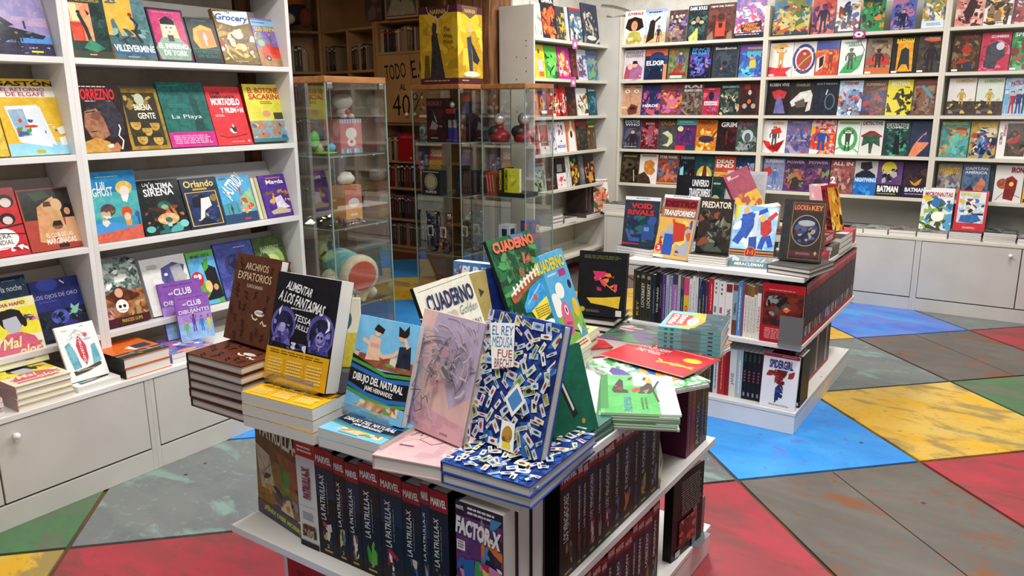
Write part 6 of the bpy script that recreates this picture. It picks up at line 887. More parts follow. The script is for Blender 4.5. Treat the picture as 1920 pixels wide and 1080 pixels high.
# ---- spines
GS = 'spines in the far table shelf'
def spine_run(defs, p, d, out, z, hh, dep, where, group, tilt=0.0, pages=True):
    s = 0.0
    for k, it in enumerate(defs):
        t, c, nm, ops = it[:4]; h = it[4] if len(it) > 4 else hh
        o = make_book(dep, h, t-.0012, [], bg=c.split('|')[0], spine_bg=c.split('|')[-1], spine=ops, name='book', hard=t > .03)
        pp = p+d*s
        pose(o, pp+d*t+UP*(abs(tilt)*t+.0004), -out, UP+d*tilt); s += t
        tag(o, f"{nm}, {ordn(k)} from left {where}", 'book', group)
def ordn(k): return ['first', 'second', 'third', 'fourth', 'fifth', 'sixth', 'seventh', 'eighth', 'ninth', 'tenth', 'eleventh', 'twelfth', 'thirteenth', 'fourteenth', 'fifteenth', 'sixteenth', 'seventeenth', 'eighteenth', 'nineteenth', 'twentieth', 'twenty-first', 'twenty-second', 'twenty-third', 'twenty-fourth', 'twenty-fifth', 'twenty-sixth', 'twenty-seventh', 'twenty-eighth', 'twenty-ninth', 'thirtieth', 'thirty-first', 'thirty-second', 'thirty-third', 'thirty-fourth', 'thirty-fifth', 'thirty-sixth', 'thirty-seventh', 'thirty-eighth', 'thirty-ninth', 'fortieth'][k]
def V(s, c, y0=.25, y1=.8, b=.01): return T(s, .25, y0, .78, y1, c, b, 0, 90)
LKS = [R(.12, .03, .88, .97, '5c5848'), R(.16, .035, .84, .965, '2a2824'), E(.5, .1, .3, .04, '8c8870'), V('LOCKE&KEY', 'd8d4b8', .22, .72)]
W2 = [(20, '3c3a30', 'olive spine', [X(.3, .2, .7, .8, 5, '8c8868')]), (40, '28261f', 'dark spine with gold lettering', [V('KEY', 'b89838', .6, .9), E(.5, .12, .3, .03, '8c8858')]), (48, '2a2824', 'black framed spine', LKS), (50, '2a2824', 'black framed spine, right twin', LKS), (36, '1c2a3a', 'navy spine', [X(.4, .3, .7, .8, 5, '8c98a8')]), (30, '16161a', 'black spine', [V('THE HARD', 'c8c8c8', .3, .8)]), (22, '202028', 'thin black spine', [X(.3, .2, .7, .7, 5, '888')]), (32, '54387c', 'purple spine', [X(.4, .2, .7, .9, 7, 'b8a0d0')]), (25, 'a0acb4', 'pale grey-blue spine', [X(.3, .2, .7, .9, 7, '445')]), (30, '8484ac', 'lavender spine', [X(.3, .2, .7, .9, 7, 'dde')]), (42, '9c6ca8', 'mauve spine', [R(0, 0, 1, .2, '3c3c58'), X(.4, .3, .7, .9, 6, 'e0c8e0')]), (22, 'b0b4be', 'thin silver spine', [X(.3, .2, .7, .9, 7, '556')]), (28, '2c3c54', 'dark blue spine', [R(0, 0, 1, .25, '6c4c38'), X(.3, .4, .7, .9, 5, '99a')]), (42, 'd8b838', 'pink and yellow spine', [R(0, 0, 1, .35, 'c8487c'), V('PRO', 'a82430', .55, .85, .03)]), (25, 'dcdcda', 'white spine', [X(.3, .1, .7, .9, 9, '444')]), (25, 'e0e0de', 'white spine, right twin', [X(.3, .1, .7, .9, 9, '444', 4)]), (23, 'd0d0d6', 'pale spine', [X(.3, .3, .7, .9, 6, '556')]), (30, '2c3a5c', 'blue spine with busy top', [B(8, 0, 0, 1, .2, 'c8a878 5c6c98 1c2438', .4, 5), X(.3, .4, .7, .9, 5, 'c8c048')]), (25, '242c48', 'indigo spine with yellow words', [X(.3, .3, .7, .8, 6, 'd0b838')]), (25, '4c2c54', 'plum spine', [X(.3, .3, .7, .9, 6, 'b89cb8')]), (40, 'b82430', 'bright red spine', [X(.4, .1, .7, .6, 5, 'f0d0d0')]), (40, 'dededc', 'white spine with green square', [R(.2, .5, .6, .62, '3c8c78'), X(.3, .05, .6, .3, 3, '555'), V('PARKER', '2c2c2c', .7, .92, 0)]), (50, 'e2e2e0', 'white spine with pink square', [R(.2, .5, .6, .62, 'b84c88'), X(.3, .05, .6, .3, 3, '555'), V('PARKER', '2c2c2c', .7, .92, 0)]), (58, 'e4e2e0', 'wide white spine', [R(.1, .02, .9, .18, '7c2c40'), V('CRIMINAL', '2c2c2c', .5, .8, .02)]), (36, '8ca0b0', 'steel blue spine', [R(.0, 0, 1, .12, '7c3838'), V('CRIMINAL', '2c3c4c', .35, .6, .02), R(0, .7, 1, 1, '6c4438')]), (34, '4c88c4', 'blue spine', [X(.3, .1, .7, .9, 8, 'e0ecf4')]), (16, '8c4868', 'thin rose spine', []), (26, 'e0ddd6', 'white spine with brown top', [R(0, 0, 1, .2, '6c4c2c'), X(.3, .25, .7, .9, 7, '666')]), (22, 'dedad2', 'white spine with umber top', [R(0, 0, 1, .2, '7c5830'), X(.3, .25, .7, .9, 7, '666', 3)]), (22, 'e0ddd6', 'white spine with tan top', [R(0, 0, 1, .2, '8c6438'), X(.3, .25, .7, .9, 7, '666', 5)]), (24, 'dcd8d0', 'white spine with rust top', [R(0, 0, 1, .2, '7c4c30'), X(.3, .25, .7, .9, 7, '666', 7)]), (30, 'e4e2de', 'white spine beside the red cover', [R(0, 0, 1, .15, '5c4438'), V('LEYENDAS', '8c2c2c', .4, .85, 0)])]
x0 = -1.66; sc2 = (-1.01-x0)/sum(w[0] for w in W2)
spine_run([(w[0]*sc2, w[1], w[2], w[3], .262-(k % 5)*.004) for k, w in enumerate(W2)], Vector((x0, 3.535, .4265)), X_, -Y_, .4265, .26, .17, 'in the far table shelf', GS)
o = make_book(.185, .275, .03, [R(0, 0, 1, .12, 'b01c28'), X(.15, .1, .85, .12, 1, 'e0b0b0'), R(.04, .14, 1, .72, '4c1c1a/6c2820'), B(24, .1, .2, .9, .7, '1c1c20 4c4c50 8c8c90 2c2428 7c3020', .14, 117), E(.6, .42, .06, .04, 'f0a070'), G('e86848', .5, .42, .72, .41, .6, .48), R(0, .72, 1, 1, 'b01c28'), X(.1, .76, .9, .95, 7, 'e09898')], bg='a81c26/b42430', name='hardcover_book', hard=True); lean_pose(o, (-1.002, 3.515, .4265), X_, 2, .03); tag(o, 'red cover with black machines facing out, far table shelf corner', 'book')
def bookend(x, y, z, ex, label):
    r = tag(empty('bookend', (x, y, z)), label, 'bookend', 'grey metal bookends'); r.rotation_euler = (0, 0, math.atan2(ex.y, ex.x)); box('upright_plate', 0, 0, 0, .105, .0015, .135, BOLT, r); box('foot_plate', 0, -.025, .0, .105, 0, .0015, BOLT, r)
bookend(-.914, 3.511, .4267, X_, 'grey metal bookend before the red machine cover')
rn = random.Random(12); RT = []
for k in range(36):
    c = rn.choice(['18181c', '1c1416', '241418', '141418', '2c1418', '1c1c22']); top = rn.choice(['b01c28', 'a81824', 'b82430'])
    RT.append((.0304, c, rn.choice(['black spine with red top', 'charcoal spine with red top', 'dark spine with crimson top']), [R(0, 0, 1, rn.uniform(.16, .2), top), R(.2, .04, .8, .09, 'd88c8c'), X(.35, .25, .65, .7, 5, rn.choice(['8c3038', '6c6c70', '8c8878']), k), R(0, .9, 1, 1, top), B(2, .1, .72, .9, .9, 'c8c0b8 8c6c48 5c6478', .4, k)], .286))
RT = RT[::-1]
spine_run(RT, Vector((-.816, 3.545, .4265)), Y_, X_, .4265, .27, .165, 'along the far table side, upper tier', 'red-topped spines along the far table side')
LW = [(.03, '444448', 'grey spine', [X(.3, .2, .7, .9, 7, '999')]), (.032, '28282e', 'black spine', [X(.3, .2, .7, .9, 7, '888')]), (.024, 'c4c8cc', 'silver spine', [X(.3, .2, .7, .9, 7, '445')]), (.036, 'a82434', 'red spine', [X(.3, .1, .7, .9, 7, 'd8a048')]), (.02, '8c1c2c', 'thin red spine', []), (.034, 'd4d8d4', 'white spine', [V('JANE', '4c5c6c', .5, .75)]), (.03, 'a4b8c4', 'pale blue spine', [X(.3, .2, .7, .9, 7, 'eee')])]+[(.022, '181c26', n+' black spine with pink words', [X(.3, .4, .7, .65, 4, 'b84c68', k), R(.3, .85, .7, .93, '889'), R(.3, .05, .7, .2, '2c4c3c')]) for k, n in enumerate(('slim', 'narrow', 'thin', 'small'))]+[(.03, '4c1822', 'maroon spine', [X(.3, .1, .7, .8, 7, 'c8a0a0')])]
spine_run([(a, b, c, d) for a, b, c, d in LW], Vector((-1.29, 3.56, .1075)), X_, -Y_, .1075, .24, .16, 'in the far table bottom tier', 'spines in the far table bottom tier')
o = make_book(.165, .255, .012, [R(0, 0, 1, .06, 'b02c3c'), X(.5, .02, .95, .04, 1, 'e0b0b8'), T('SPIDERGIRL', .18, .1, .84, .26, '34367c', .04), B(10, .12, .28, .9, .42, '8c2c2c a03830 6c2024', .12, 401), B(14, .36, .34, .64, .6, 'a03830 7c2824 8c2c2c 5c1c20', .11, 402), B(12, .4, .55, .62, .9, '2c3c74 243060 34488c', .1, 403), X(.25, .93, .85, .96, 2, '8c7c70')], bg='ecebee'); lean_pose(o, (-.985, 3.528, .1075), dirv(-2), 6, .012); tag(o, 'white comic with a red and blue cluster, far table bottom tier', 'book')
rn = random.Random(5); RL = []
for k in range(22): RL.append((.034, rn.choice(['18181c', '1c1416', '6c1c24', '2c2824', '141418', 'a8a8a4']), rn.choice(['dark spine', 'narrow dark spine', 'worn dark spine']), [R(0, 0, 1, .14, rn.choice(['b01c28', 'a81824', '3c3430'])), X(.35, .25, .65, .7, 5, '8c7068', k), R(0, .92, 1, 1, 'a81c28')], .25))
spine_run(RL[::-1], Vector((-.87, 3.66, .1075)), Y_, X_, .1075, .25, .15, 'along the far table side, lower tier', 'dark spines along the lower far table side')
o = make_book(.15, .25, .03, [], bg='16181e', hard=True, name='hardcover_book', spine=[X(.3, .1, .7, .3, 3, 'b8a048'), R(.2, .9, .8, .97, 'ddd')], spine_bg='16181e'); pose(o, (-.815, 3.585, .1079), Y_, UP); tag(o, 'thick black volume beside the white red-and-blue cluster comic', 'book')
# ================================================================== NEAR TABLE
GN = 'books propped on the near table'
ARC = [T('ARCHIVOS', .26, .09, .78, .17, 'e8d4b0', .0), T('EXPIATORIOS', .12, .2, .88, .29, 'e8d4b0', .0), T('FLAVITA BANANA', .36, .33, .72, .37, 'e8d4b0', -.005), E(.72, .63, .11, .035, 'f4f0ec'), X(.64, .615, .8, .645, 2, '555'), Ln('e8d4b0', .025, .56, .66, .6, .7, .66, .71, .7, .69), Ln('e8d4b0', .025, .78, .74, .82, .71, .86, .75, .92, .74)]+[Ln('26100a', .024, x, y, x+dx, y+.02, x+dx*.4, y+.05, x+dx*1.2, y+.08) for x, y, dx in ((.08, .05, .06), (.2, .12, -.05), (.1, .34, .06), (.08, .42, .09), (.3, .42, .09), (.6, .4, -.05), (.82, .42, .05), (.2, .55, .07), (.4, .56, -.06), (.15, .7, .07), (.35, .75, .06), (.45, .85, -.06), (.2, .9, .07), (.6, .86, .06), (.85, .55, -.04), (.9, .85, -.05), (.05, .62, .04), (.88, .1, -.04), (.7, .8, .05))]
ARB = [R(.15, .0, .9, 1, '4c2418')]
zt = flat_stack(6, .0235, (-1.765, 1.103), dirv(1.5), .215, .205, 'brown hardcover in the overhanging stack', ARC[3:7]+ARC[7:], 'brown hardcovers on the near table', jit=1.2, seed=8, bg='54281a/5c2e1c', hard=True, name='hardcover_book', spine_bg='3c1c14')
standing((421, 637), (497, 663), (443, 478), (546, 500), zt, .028, ARC, 'brown hardcover with cream hand lettering propped on its stack', GN, yaw=-4, lean=17, bg='54281a/5e301c', hard=True, name='hardcover_book')
ALI = [T('ALIMENTAR', .2, .09, .62, .17, 'f0f0f4', .02, .3, -8), T('A LOS FANTASMAS', .1, .2, .85, .3, 'f0f0f4', .02, .3, -8), X(.28, .31, .66, .335, 1, 'e0e0e8'), T('TESSA', .4, .37, .66, .43, 'f0f0f4', .01, .2, -6), T('HULLS', .44, .45, .64, .5, 'f0f0f4', .01, .2, -6), E(.2, .48, .2, .17, '5c58a8'), E(.2, .49, .165, .14, '1c1c30/2a2a54'), E(.8, .5, .21, .18, '5c58a8'), E(.8, .51, .17, .145, '1c1c30/2a2a54'), ('p', [(.15, .3), (.1, .35), (.12, .42), (.18, .44), (.14, .4), (.13, .35)], 'f4f4f8'), ('p', [(.84, .34), (.92, .38), (.93, .45), (.86, .49), (.9, .43), (.88, .38)], 'f4f4f8'), G('7c78c8/4c4898', .05, .64, .1, .5, .16, .42, .25, .43, .32, .56, .36, .66), G('2a2a50', .08, .46, .14, .36, .26, .38, .3, .47), E(.19, .52, .06, .05, 'a8a4e0'), G('4c4898/383878', .64, .68, .7, .56, .8, .48, .92, .52, .96, .68), E(.81, .55, .08, .065, 'a8a4e0/7c78c8'), E(.78, .54, .02, .014, '16161f', 8), E(.84, .54, .02, .014, '16161f', 8), G('16161f', .8, .56, .815, .575, .795, .575), R(.77, .59, .86, .594, '16161f'), B(24, .64, .44, .97, .69, '8c88d8 38347c 5c58a8 26244c', .035, 301), B(22, .03, .44, .36, .69, '8c88d8 38347c 5c58a8 26244c', .035, 302), E(.2, .5, .05, .05, 'b4b0e8/8c88d0'), G('26244c', .11, .46, .15, .37, .25, .38, .29, .46), E(.81, .53, .06, .05, 'b4b0e8/8c88d0'), E(.785, .53, .018, .014, '16161f', 8), E(.835, .53, .018, .014, '16161f', 8), B(10, .38, .62, .62, .7, 'd8d8e8 4c4898', .06, 121), R(0, .695, 1, 1, 'e0a818/e8b020'), X(.06, .715, .94, .755, 2, '6c5414'), X(.06, .79, .3, .96, 6, 'f0d880'), X(.37, .79, .62, .96, 6, 'f0d880'), X(.69, .79, .94, .96, 6, 'f0d880'), R(.335, .79, .34, .97, 'b88810'), R(.655, .79, .66, .97, 'b88810')]
zt = flat_stack(3, .0285, (-1.54, 1.096), dirv(4), .232, .22, 'thick white paperback with yellow band in the stack of three', ALI[-9:]+[R(0, 0, 1, .55, '1c1c30')], 'yellow-banded paperbacks on the near table', jit=1.5, seed=3, bg='e0a818/1c1c28', name='paperback_book', spine_bg='e8e4dc')
o = standing((493, 716), (612, 747), (521, 516), (650, 536), zt, .042, ALI, 'black paperback with ghostly violet faces and yellow band', GN, yaw=1, lean=16, bg='14141c/181822', name='paperback_book')
GST = 'clear acrylic book stands'
def acryl(o, x, w, label):
    q = o.matrix_world @ Vector((x, -.004, .0)); ex = o.matrix_world.to_3x3() @ Vector((1, 0, 0)); r = tag(empty('book_stand', q), label, 'stand', GST); r.rotation_euler = (0, 0, math.atan2(ex.y, ex.x))
    box('front_lip', 0, -.016, .0, w, -.013, .028, M_ACRYL, r); box('tray', 0, -.016, -.0005, w, .01, .002, M_ACRYL, r)
acryl(o, .03, .17, 'clear stand under the black book with violet faces')
DIB = [R(0, 0, 1, .44, '74bce8/80c4ec'), R(0, .38, 1, .5, '8c4c38/a05c44'), B(10, .0, .36, 1, .46, '6c9c50 d8c8a0 8c3c30 e0d8c0', .08, 123), Ln('e8c0a0', .05, .12, .24, .3, .28, .5, .38), G('e8c4a8/e0b898', .24, .18, .42, .2, .46, .42, .22, .44), E(.36, .15, .05, .035, 'e8c4a8'), G('26201f', .28, .12, .33, .06, .46, .1, .44, .15, .34, .14), R(.26, .26, .42, .3, 'd8a0a0'), Ln('e8c0a0', .05, .86, .22, .66, .34, .5, .38), G('20202c/243048', .74, .24, .92, .22, .97, .44, .74, .44), E(.76, .15, .055, .04, 'e0b090'), G('26201f', .7, .14, .68, .04, .78, .08, .84, .02, .86, .1, .82, .15), Ln('e8c0a0', .05, .88, .24, .8, .15), ('p', [(0, .4), (.2, .45), (.5, .52), (1, .49), (1, .85), (.6, .84), (0, .78)], '18181c'), Ln('4c9c48', .04, 0, .46, .3, .5, .6, .55, 1, .52), Ln('2c6cb8', .05, 0, .52, .3, .56, .65, .6, 1, .57), Ln('2c6cb8', .05, 0, .71, .35, .78, .7, .8, 1, .77), Ln('4c9c48', .04, 0, .76, .4, .82, .75, .84, 1, .81), T('DIBUJO DEL NATURAL', .08, .6, .93, .7, 'f4f4f4', .03, 0, -3), T('JAIME HERNANDEZ', .3, .7, .78, .76, 'f4f4f4', .02, 0, -3), R(0, .84, 1, 1, '78bce4'), G('d8b890/b8885c', .15, .9, .4, .83, .85, .86, .95, .92, .6, .94), B(10, .1, .84, .95, .93, 'd8c8a8 a05c44 6c9c50 e8d8b0', .07, 125), R(.3, .95, .6, .97, '5c8c58')]
zt = flat_stack(2, .022, (-1.297, 1.115), dirv(3), .185, .2, 'blue paperback lying under the cover with two bathers', DIB[13:], 'blue paperbacks on the near table', jit=1, seed=2, bg='74bce8', name='paperback_book', spine_bg='e8e8e4')
o = standing((641, 773), (754, 806), (682, 598), (797, 617), zt, .016, DIB, 'sky-blue paperback with two bathers and black wave band', GN, yaw=-1, lean=19, bg='74bce8/80c4ec', name='paperback_book')
acryl(o, .02, .15, 'clear stand under the blue cover with two bathers')
rn = random.Random(9)
ANZ = [G('b0a4bc/b8a8c4', .25, 0, 1, 0, 1, .6, .7, .75, .45, .4, .2, .15), G('d8a8b0/cc98a4', 0, .75, .4, .8, 1, .85, 1, 1, 0, 1)]+[Ln(rn.choice(['9c8ca4', '8c8094', 'c8b4b8', 'd8c0b8', 'a898ac', '7c7080', 'b8a4b4']), rn.uniform(.008, .022), *sum([[ox+(r0+k*dr)*math.cos(a0+k*da), oy+(r0+k*dr)*.62*math.sin(a0+k*da)] for k in range(9)], [])) for r0, dr, a0, da, ox, oy in [(rn.uniform(.1, .5), rn.uniform(-.02, .04), rn.uniform(2.4, 6.6), rn.choice([-1, 1])*rn.uniform(.05, .14), rn.uniform(.45, .8), rn.uniform(.22, .55)) for _ in range(85)]]+[B(16, .35, .22, .75, .5, '847c88 9c9098 6c646c b8a0a4', .07, 127), E(.6, .3, .06, .04, 'b88898'), E(.5, .55, .05, .04, 'a8808c'), Ln('26202a', .012, .12, .74, .22, .56, .24, .72), Ln('26202a', .01, .14, .68, .34, .65, .24, .76, .3, .84, .4, .8, .36, .7), Ln('26202a', .01, .38, .72, .44, .68, .48, .73), T('Emma Ríos', .1, .88, .4, .92, '4c3c48', -.01, .2, -8), R(.75, .92, .88, .94, 'a87888')]
o0 = flat_stack(1, .033, (-1.112, 1.098), dirv(12), .195, .23, 'pink hardcover lying under its propped twin', [B(12, 0, 0, 1, 1, 'd8b0b4 e0bcbc c8a0ac', .25, 129), Ln('26202a', .012, .15, .5, .25, .3, .27, .48), Ln('26202a', .01, .17, .42, .4, .4, .3, .55, .5, .62, .7, .45), X(.15, .7, .35, .75, 1, '6c5060')], bg='d8b4b4/d0a8ac', hard=True, name='hardcover_book', spine_bg='d4a0a8')
standing((757, 797), (862, 846), (804, 588), (915, 612), o0, .02, ANZ, 'pale pink and lilac hardcover with swirling hair drawing', GN, yaw=-9, lean=17, bg='dcb8b0/d8b0ac', hard=True, name='hardcover_book')
rn = random.Random(21)
def cards(n, seed, y0=0.0):
    rn = random.Random(seed); o = [B(60, 0, 0, 1, 1, '2c5cb0 1c2c70 4888d0 283c8c 3c70c0', .12, seed)]
    gx = 9; gy = 12; cells = [(u, v) for u in range(gx) for v in range(gy)]; rn.shuffle(cells)
    for gu, gv in cells:
        cx, cy, a, s = (gu+rn.uniform(.2, .8))/gx, (gv+rn.uniform(.2, .8))/gy, rn.uniform(0, 3.1), rn.uniform(.045, .078); c, q = math.cos(a), math.sin(a); f = rn.uniform(.35, 1)
        def P(u, v): return (cx+(u*c-v*q)*s, cy+(u*q+v*c)*s*.8)
        o.append(('p', [P(-.62*f, -1), P(.62*f, -1), P(.62*f, 1), P(-.62*f, 1)], 'eef0f0')); o.append(('p', [P(-.53*f, -.89), P(.53*f, -.89), P(.53*f, .89), P(-.53*f, .89)], rn.choice(['c8d0c8', 'd8dca0', 'b8c8d8', 'e8e0d8', 'a0b8d0', '9cb078', 'd0c0d8'])))
        o.append(('p', [P(math.cos(t*1.05)*.32*f, math.sin(t*1.05)*.55) for t in range(6)], rn.choice(['8c2c38', '2c3440', '5c8c48', '3c68a8', 'b89030', '6c4430', 'a03c48', '24242c'])))
    return o
REY = cards(125, 5)+[G('f2f2ee', .08, .1, .42, .06, .5, .38, .22, .44), T('EL REY', .13, .1, .42, .17, '3c6cac', .0, 0, 8), T('MEDUSA', .16, .18, .44, .26, '3c80b8', .0, 0, 8), T('FUE', .26, .27, .46, .33, 'a83838', .0, 0, 8), T('BRECHT', .24, .34, .48, .41, '8c3438', .0, 0, 8), ('p', [(.46, .62), (.6, .48), (.74, .6), (.6, .74)], 'f2f2ee'), ('p', [(.5, .62), (.6, .52), (.7, .6), (.6, .7)], '4c88c8'), ('p', [(.48, .78), (.66, .78), (.7, .99), (.5, .99)], 'f2f2ee'), E(.58, .88, .07, .07, 'b88c38/6c4c28'), G('e8d048', .54, .93, .64, .93, .66, .98, .54, .98)]
zt = flat_stack(2, .024, (-.948, 1.128), dirv(2), .212, .29, 'blue card-patterned hardcover lying under its propped twin', cards(120, 6), 'card-patterned hardcovers on the near table', jit=2.5, seed=6, bg='2c50a0/1c2c70', hard=True, name='hardcover_book', spine_bg='24307c')
standing((880, 822), (1010, 876), (925, 586), (1062, 620), zt, .028, REY, 'blue hardcover scattered with playing cards, propped up', GN, yaw=-8, lean=16, bg='2c50a0/1c2c70', hard=True, name='hardcover_book', spine_bg='24307c')
# green book
zt = flat_stack(2, .017, (-.775, 1.43), Y_, .13, .17, 'dark green hardcover in the pair behind the card-patterned stack', [R(.6, .3, .75, .36, 'c8c070')], 'dark green hardcovers on the near table', jit=3, z=ZT, bg='1c5c48/206450', hard=True, name='hardcover_book')
standing_top((1012, 674), (1079, 640), .2, 17, zt, .012, [G('24282c', .3, .3, .42, .28, .62, .75, .5, .78), G('e8e4dc', .36, .28, .4, .27, .56, .68, .52, .7), E(.7, .85, .04, .03, 'b89838')], 'dark green hardcover with a leaning black figure', GN, yaw=82, bg='1c6048/206850', hard=True, name='hardcover_book')
# magazines on the right side
MG = 'magazines on the near table'
zt = flat_stack(7, .0055, (-.93, 1.79), dirv(-62), .27, .19, 'green-edged comic magazine', [R(0, .0, 1, .55, 'a8d4bc/c0e0cc'), R(.3, .25, 1, .95, '3c9c44/48a84c'), R(.0, .9, .9, 1, '2c7c38'), B(14, .05, .3, .5, .85, '5c3424 c83030 e8c030 2c2420 d89050', .12, 131), Ln('3c2c28', .02, .15, .2, .4, .3, .7, .25), X(.6, .4, .9, .5, 2, '2c6c34'), T('MAGAZINE', .6, .6, .95, .7, '3c7cb0', .0)], MG, jit=2.5, seed=7, bg='58a860/70b878', name='magazine', spine_bg='2c8c3c')
zt2 = flat_stack(3, .005, (-1.05, 1.93), dirv(-28), .3, .21, 'white and blue magazine edge under the red one', [B(20, 0, 0, 1, 1, 'e8ecec 3c68b0 5c4c90 48a050 d8a040', .2, 133)], MG, jit=3, seed=4, bg='e0e8e8/48a050', name='magazine')
o = make_book(.29, .2, .004, [T('DONT KEY DREAM', .1, .15, .5, .28, 'f0c8c8', .01), T('THE MAGIC', .16, .32, .48, .45, 'f0c8c8', .01), E(.82, .35, .1, .1, 'e0b830'), Ln('e0c030', .03, .55, .7, .75, .62, .95, .66), B(6, .5, .55, .95, .8, 'e0c030 d8a028', .06, 9), R(.05, .06, .95, .075, 'f0c8c8')], bg='b82830/c03038', name='magazine'); pose(o, (-1.035, 1.985, zt2+.012), dirv(-10), dirv(80)); tag(o, 'red magazine with yellow sprawling figure and round badge', 'magazine', MG)
o = make_book(.27, .2, .004, [R(.0, .0, .5, .45, 'd89048'), X(.05, .1, .45, .4, 3, 'e8e8f0'), G('2c4058', .4, .4, .95, .3, 1, .95, .5, .98), B(6, .55, .5, .9, .8, '1c2c40 e0a868 e8e0d8', .12, 15), R(.55, .85, .95, .95, 'd8c040')], bg='d8904c/c88040', name='magazine'); pose(o, (-1.04, 2.17, zt2+.006), dirv(-6), dirv(84)); tag(o, 'orange and navy magazine beside the teal stack', 'magazine', MG)
flat_stack(2, .008, (-1.03, 2.15), dirv(-6), .26, .2, 'plain magazine under the orange and navy one', [], MG, z=ZT, bg='d8d8d4', name='magazine')
PER = [G('c83c34/d04c40', .05, .35, .5, .28, .52, .75, .1, .85), G('d89838/e0a848', .3, .1, .7, .2, .8, .6, .45, .95, .3, .8), G('344c50/2c4448', .0, .0, .35, .05, .3, .4, .0, .4), E(.5, .45, .16, .12, 'dfe4e4'), E(.45, .42, .03, .03, '2c3434', 8), T('PERRO', .1, .42, .46, .52, 'f4ece8', .02), T('SANXE', .12, .56, .46, .66, 'f4ece8', .02), R(.0, .75, 1, 1, '6cb0b4/78b8bc')]
PERF = [R(0, .5, 1, 1, '38545c/30484e'), G('d89838/e0a848', .0, .35, .35, .3, .95, .42, .98, .6, .5, .66, .1, .55), G('d04438/c83c34', .12, .08, .86, .05, .8, .42, .2, .4), E(.45, .47, .22, .09, 'e4e8e8'), E(.36, .5, .08, .05, 'd8dcdc'), E(.4, .46, .03, .015, '2c3434', 8), E(.55, .47, .03, .015, '2c3434', 8), T('PERRO', .2, .1, .78, .2, 'f4ece8', .03), T('SANXE', .24, .23, .78, .33, 'f4ece8', .03), R(.6, .88, .75, .91, 'd89060'), R(0, 0, 1, .04, '78b8bc'), B(8, .05, .55, .95, .95, '2c444a 4c686e 38545c', .16, 27)]
pl, pr = at(1232, 666, 'z', .75), at(1349, 679, 'z', .75); wv = (pr-pl); n = 6; tk = .0125
first = make_book(.2, wv.length, tk, PERF, bg='78b8bc/6cacb0', name='paperback_book', spine=[R(.0, .0, 1, 1, '6cacb0'), X(.2, .1, .8, .3, 2, '3c6c70'), R(.1, .38, .9, .68, '6c8c90'), X(.3, .8, .7, .95, 1, '345')], spine_bg='6cacb0'); d = wv.normalized(); rn = random.Random(3)
for k in range(n):
    o = first if k == n-1 else copy_thing(first); e = Matrix.Rotation(math.radians(rn.uniform(-1.5, 1.5)), 3, 'Z') @ d
    pose(o, Vector((pr.x, pr.y, ZT+.019+(k+1)*(tk+.0006))), UP.cross(e), -e); tag(o, f"teal comic album in the stack nearest the far table, {'topmost' if k == n-1 else ordn(k)+' from below'}", 'book', 'teal albums stacked on the near table')
flat_stack(1, .035, (-1.11, 2.11), dirv(5), .18, .21, 'green and violet book behind the teal stack', [B(20, 0, 0, 1, 1, '3c5c44 5c4868 48704c d89090 2c4434', .2, 17)], z=ZT, bg='3c5c44/5c4868', name='paperback_book')
flat_stack(1, .03, (-1.1, 1.98), dirv(50), .11, .16, 'small red hardcover behind the red magazine', [X(.2, .3, .7, .5, 2, 'd86c60')], z=ZT, bg='b02c30/a02428', hard=True, name='hardcover_book')
zt = flat_stack(3, .02, (-1.31, 2.20), dirv(8), .2, .16, 'black hardcover with yellow spine lettering under the black back cover', [X(.1, .2, .8, .6, 2, 'c8386c')], 'black hardcovers on the near table', z=ZT, jit=3, bg='16161a', hard=True, name='hardcover_book', spine_bg='16161a')
standing_top((1086, 470), (1179, 475), .218, 8, zt, .018, [X(.1, .06, .9, .12, 3, '5c6430'), B(12, .25, .3, .75, .6, 'd83c5c e0803c c83068 a83058', .1, 141), Ln('e08038', .02, .5, .45, .8, .6), R(.76, .48, .82, .58, 'd84860'), G('d8b830/e0c038', .2, .72, .55, .7, .9, .66, .88, .85, .6, .82, .3, .8), R(.82, .88, .94, .97, 'd8d8d4'), E(.12, .9, .06, .04, 'b8a820'), X(.2, .9, .5, .94, 2, '777')], 'black back cover with pink blossoms and yellow shape', GN, yaw=10, bg='141416/18181c', hard=True, name='hardcover_book', spine_bg='141416')
# CUADERNO trio
CG = [Ln('4c4c54', .006, .05, .05, .95, .03), T('CUADERNO', .12, .1, .96, .26, '2c2c58', .03), T('Golden', .62, .28, .95, .36, '5c5c58', -.01, .3), X(.1, .3, .5, .32, 1, '999'), T('ENTRENA', .14, .42, .46, .49, '3c3c5c', .01), T('TU CEREBRO', .1, .52, .5, .58, '3c3c5c', .01), E(.52, .34, .07, .05, 'b8b49c'), T('CULTURA Y', .66, .44, .95, .5, '3c3c5c', .01), T('DIVERSIÓN', .64, .53, .95, .59, '3c3c5c', .01), X(.62, .62, .93, .76, 5, '5c8ca0'), E(.55, .85, .27, .25, '2c3c44'), E(.55, .855, .26, .245, '64b0c0/70b8c8'), R(.6, .78, .95, .785, '555'), X(.64, .82, .95, .94, 4, '555')]
GC = 'notebook-titled albums on the near table'
flat_stack(1, .014, (-1.28, 1.70), Y_, .23, .2, 'cream album lying under the cream notebook-titled cover', [], z=ZT, bg='dcd8c4', name='paperback_book')
standing_top((775, 541), (876, 509), .3, 22, ZT+.015, .012, CG, 'cream album with navy title and blue dome', GC, yaw=92, bg='e0dccc/d8d4c2', name='paperback_book', spine_bg='1c1c20')
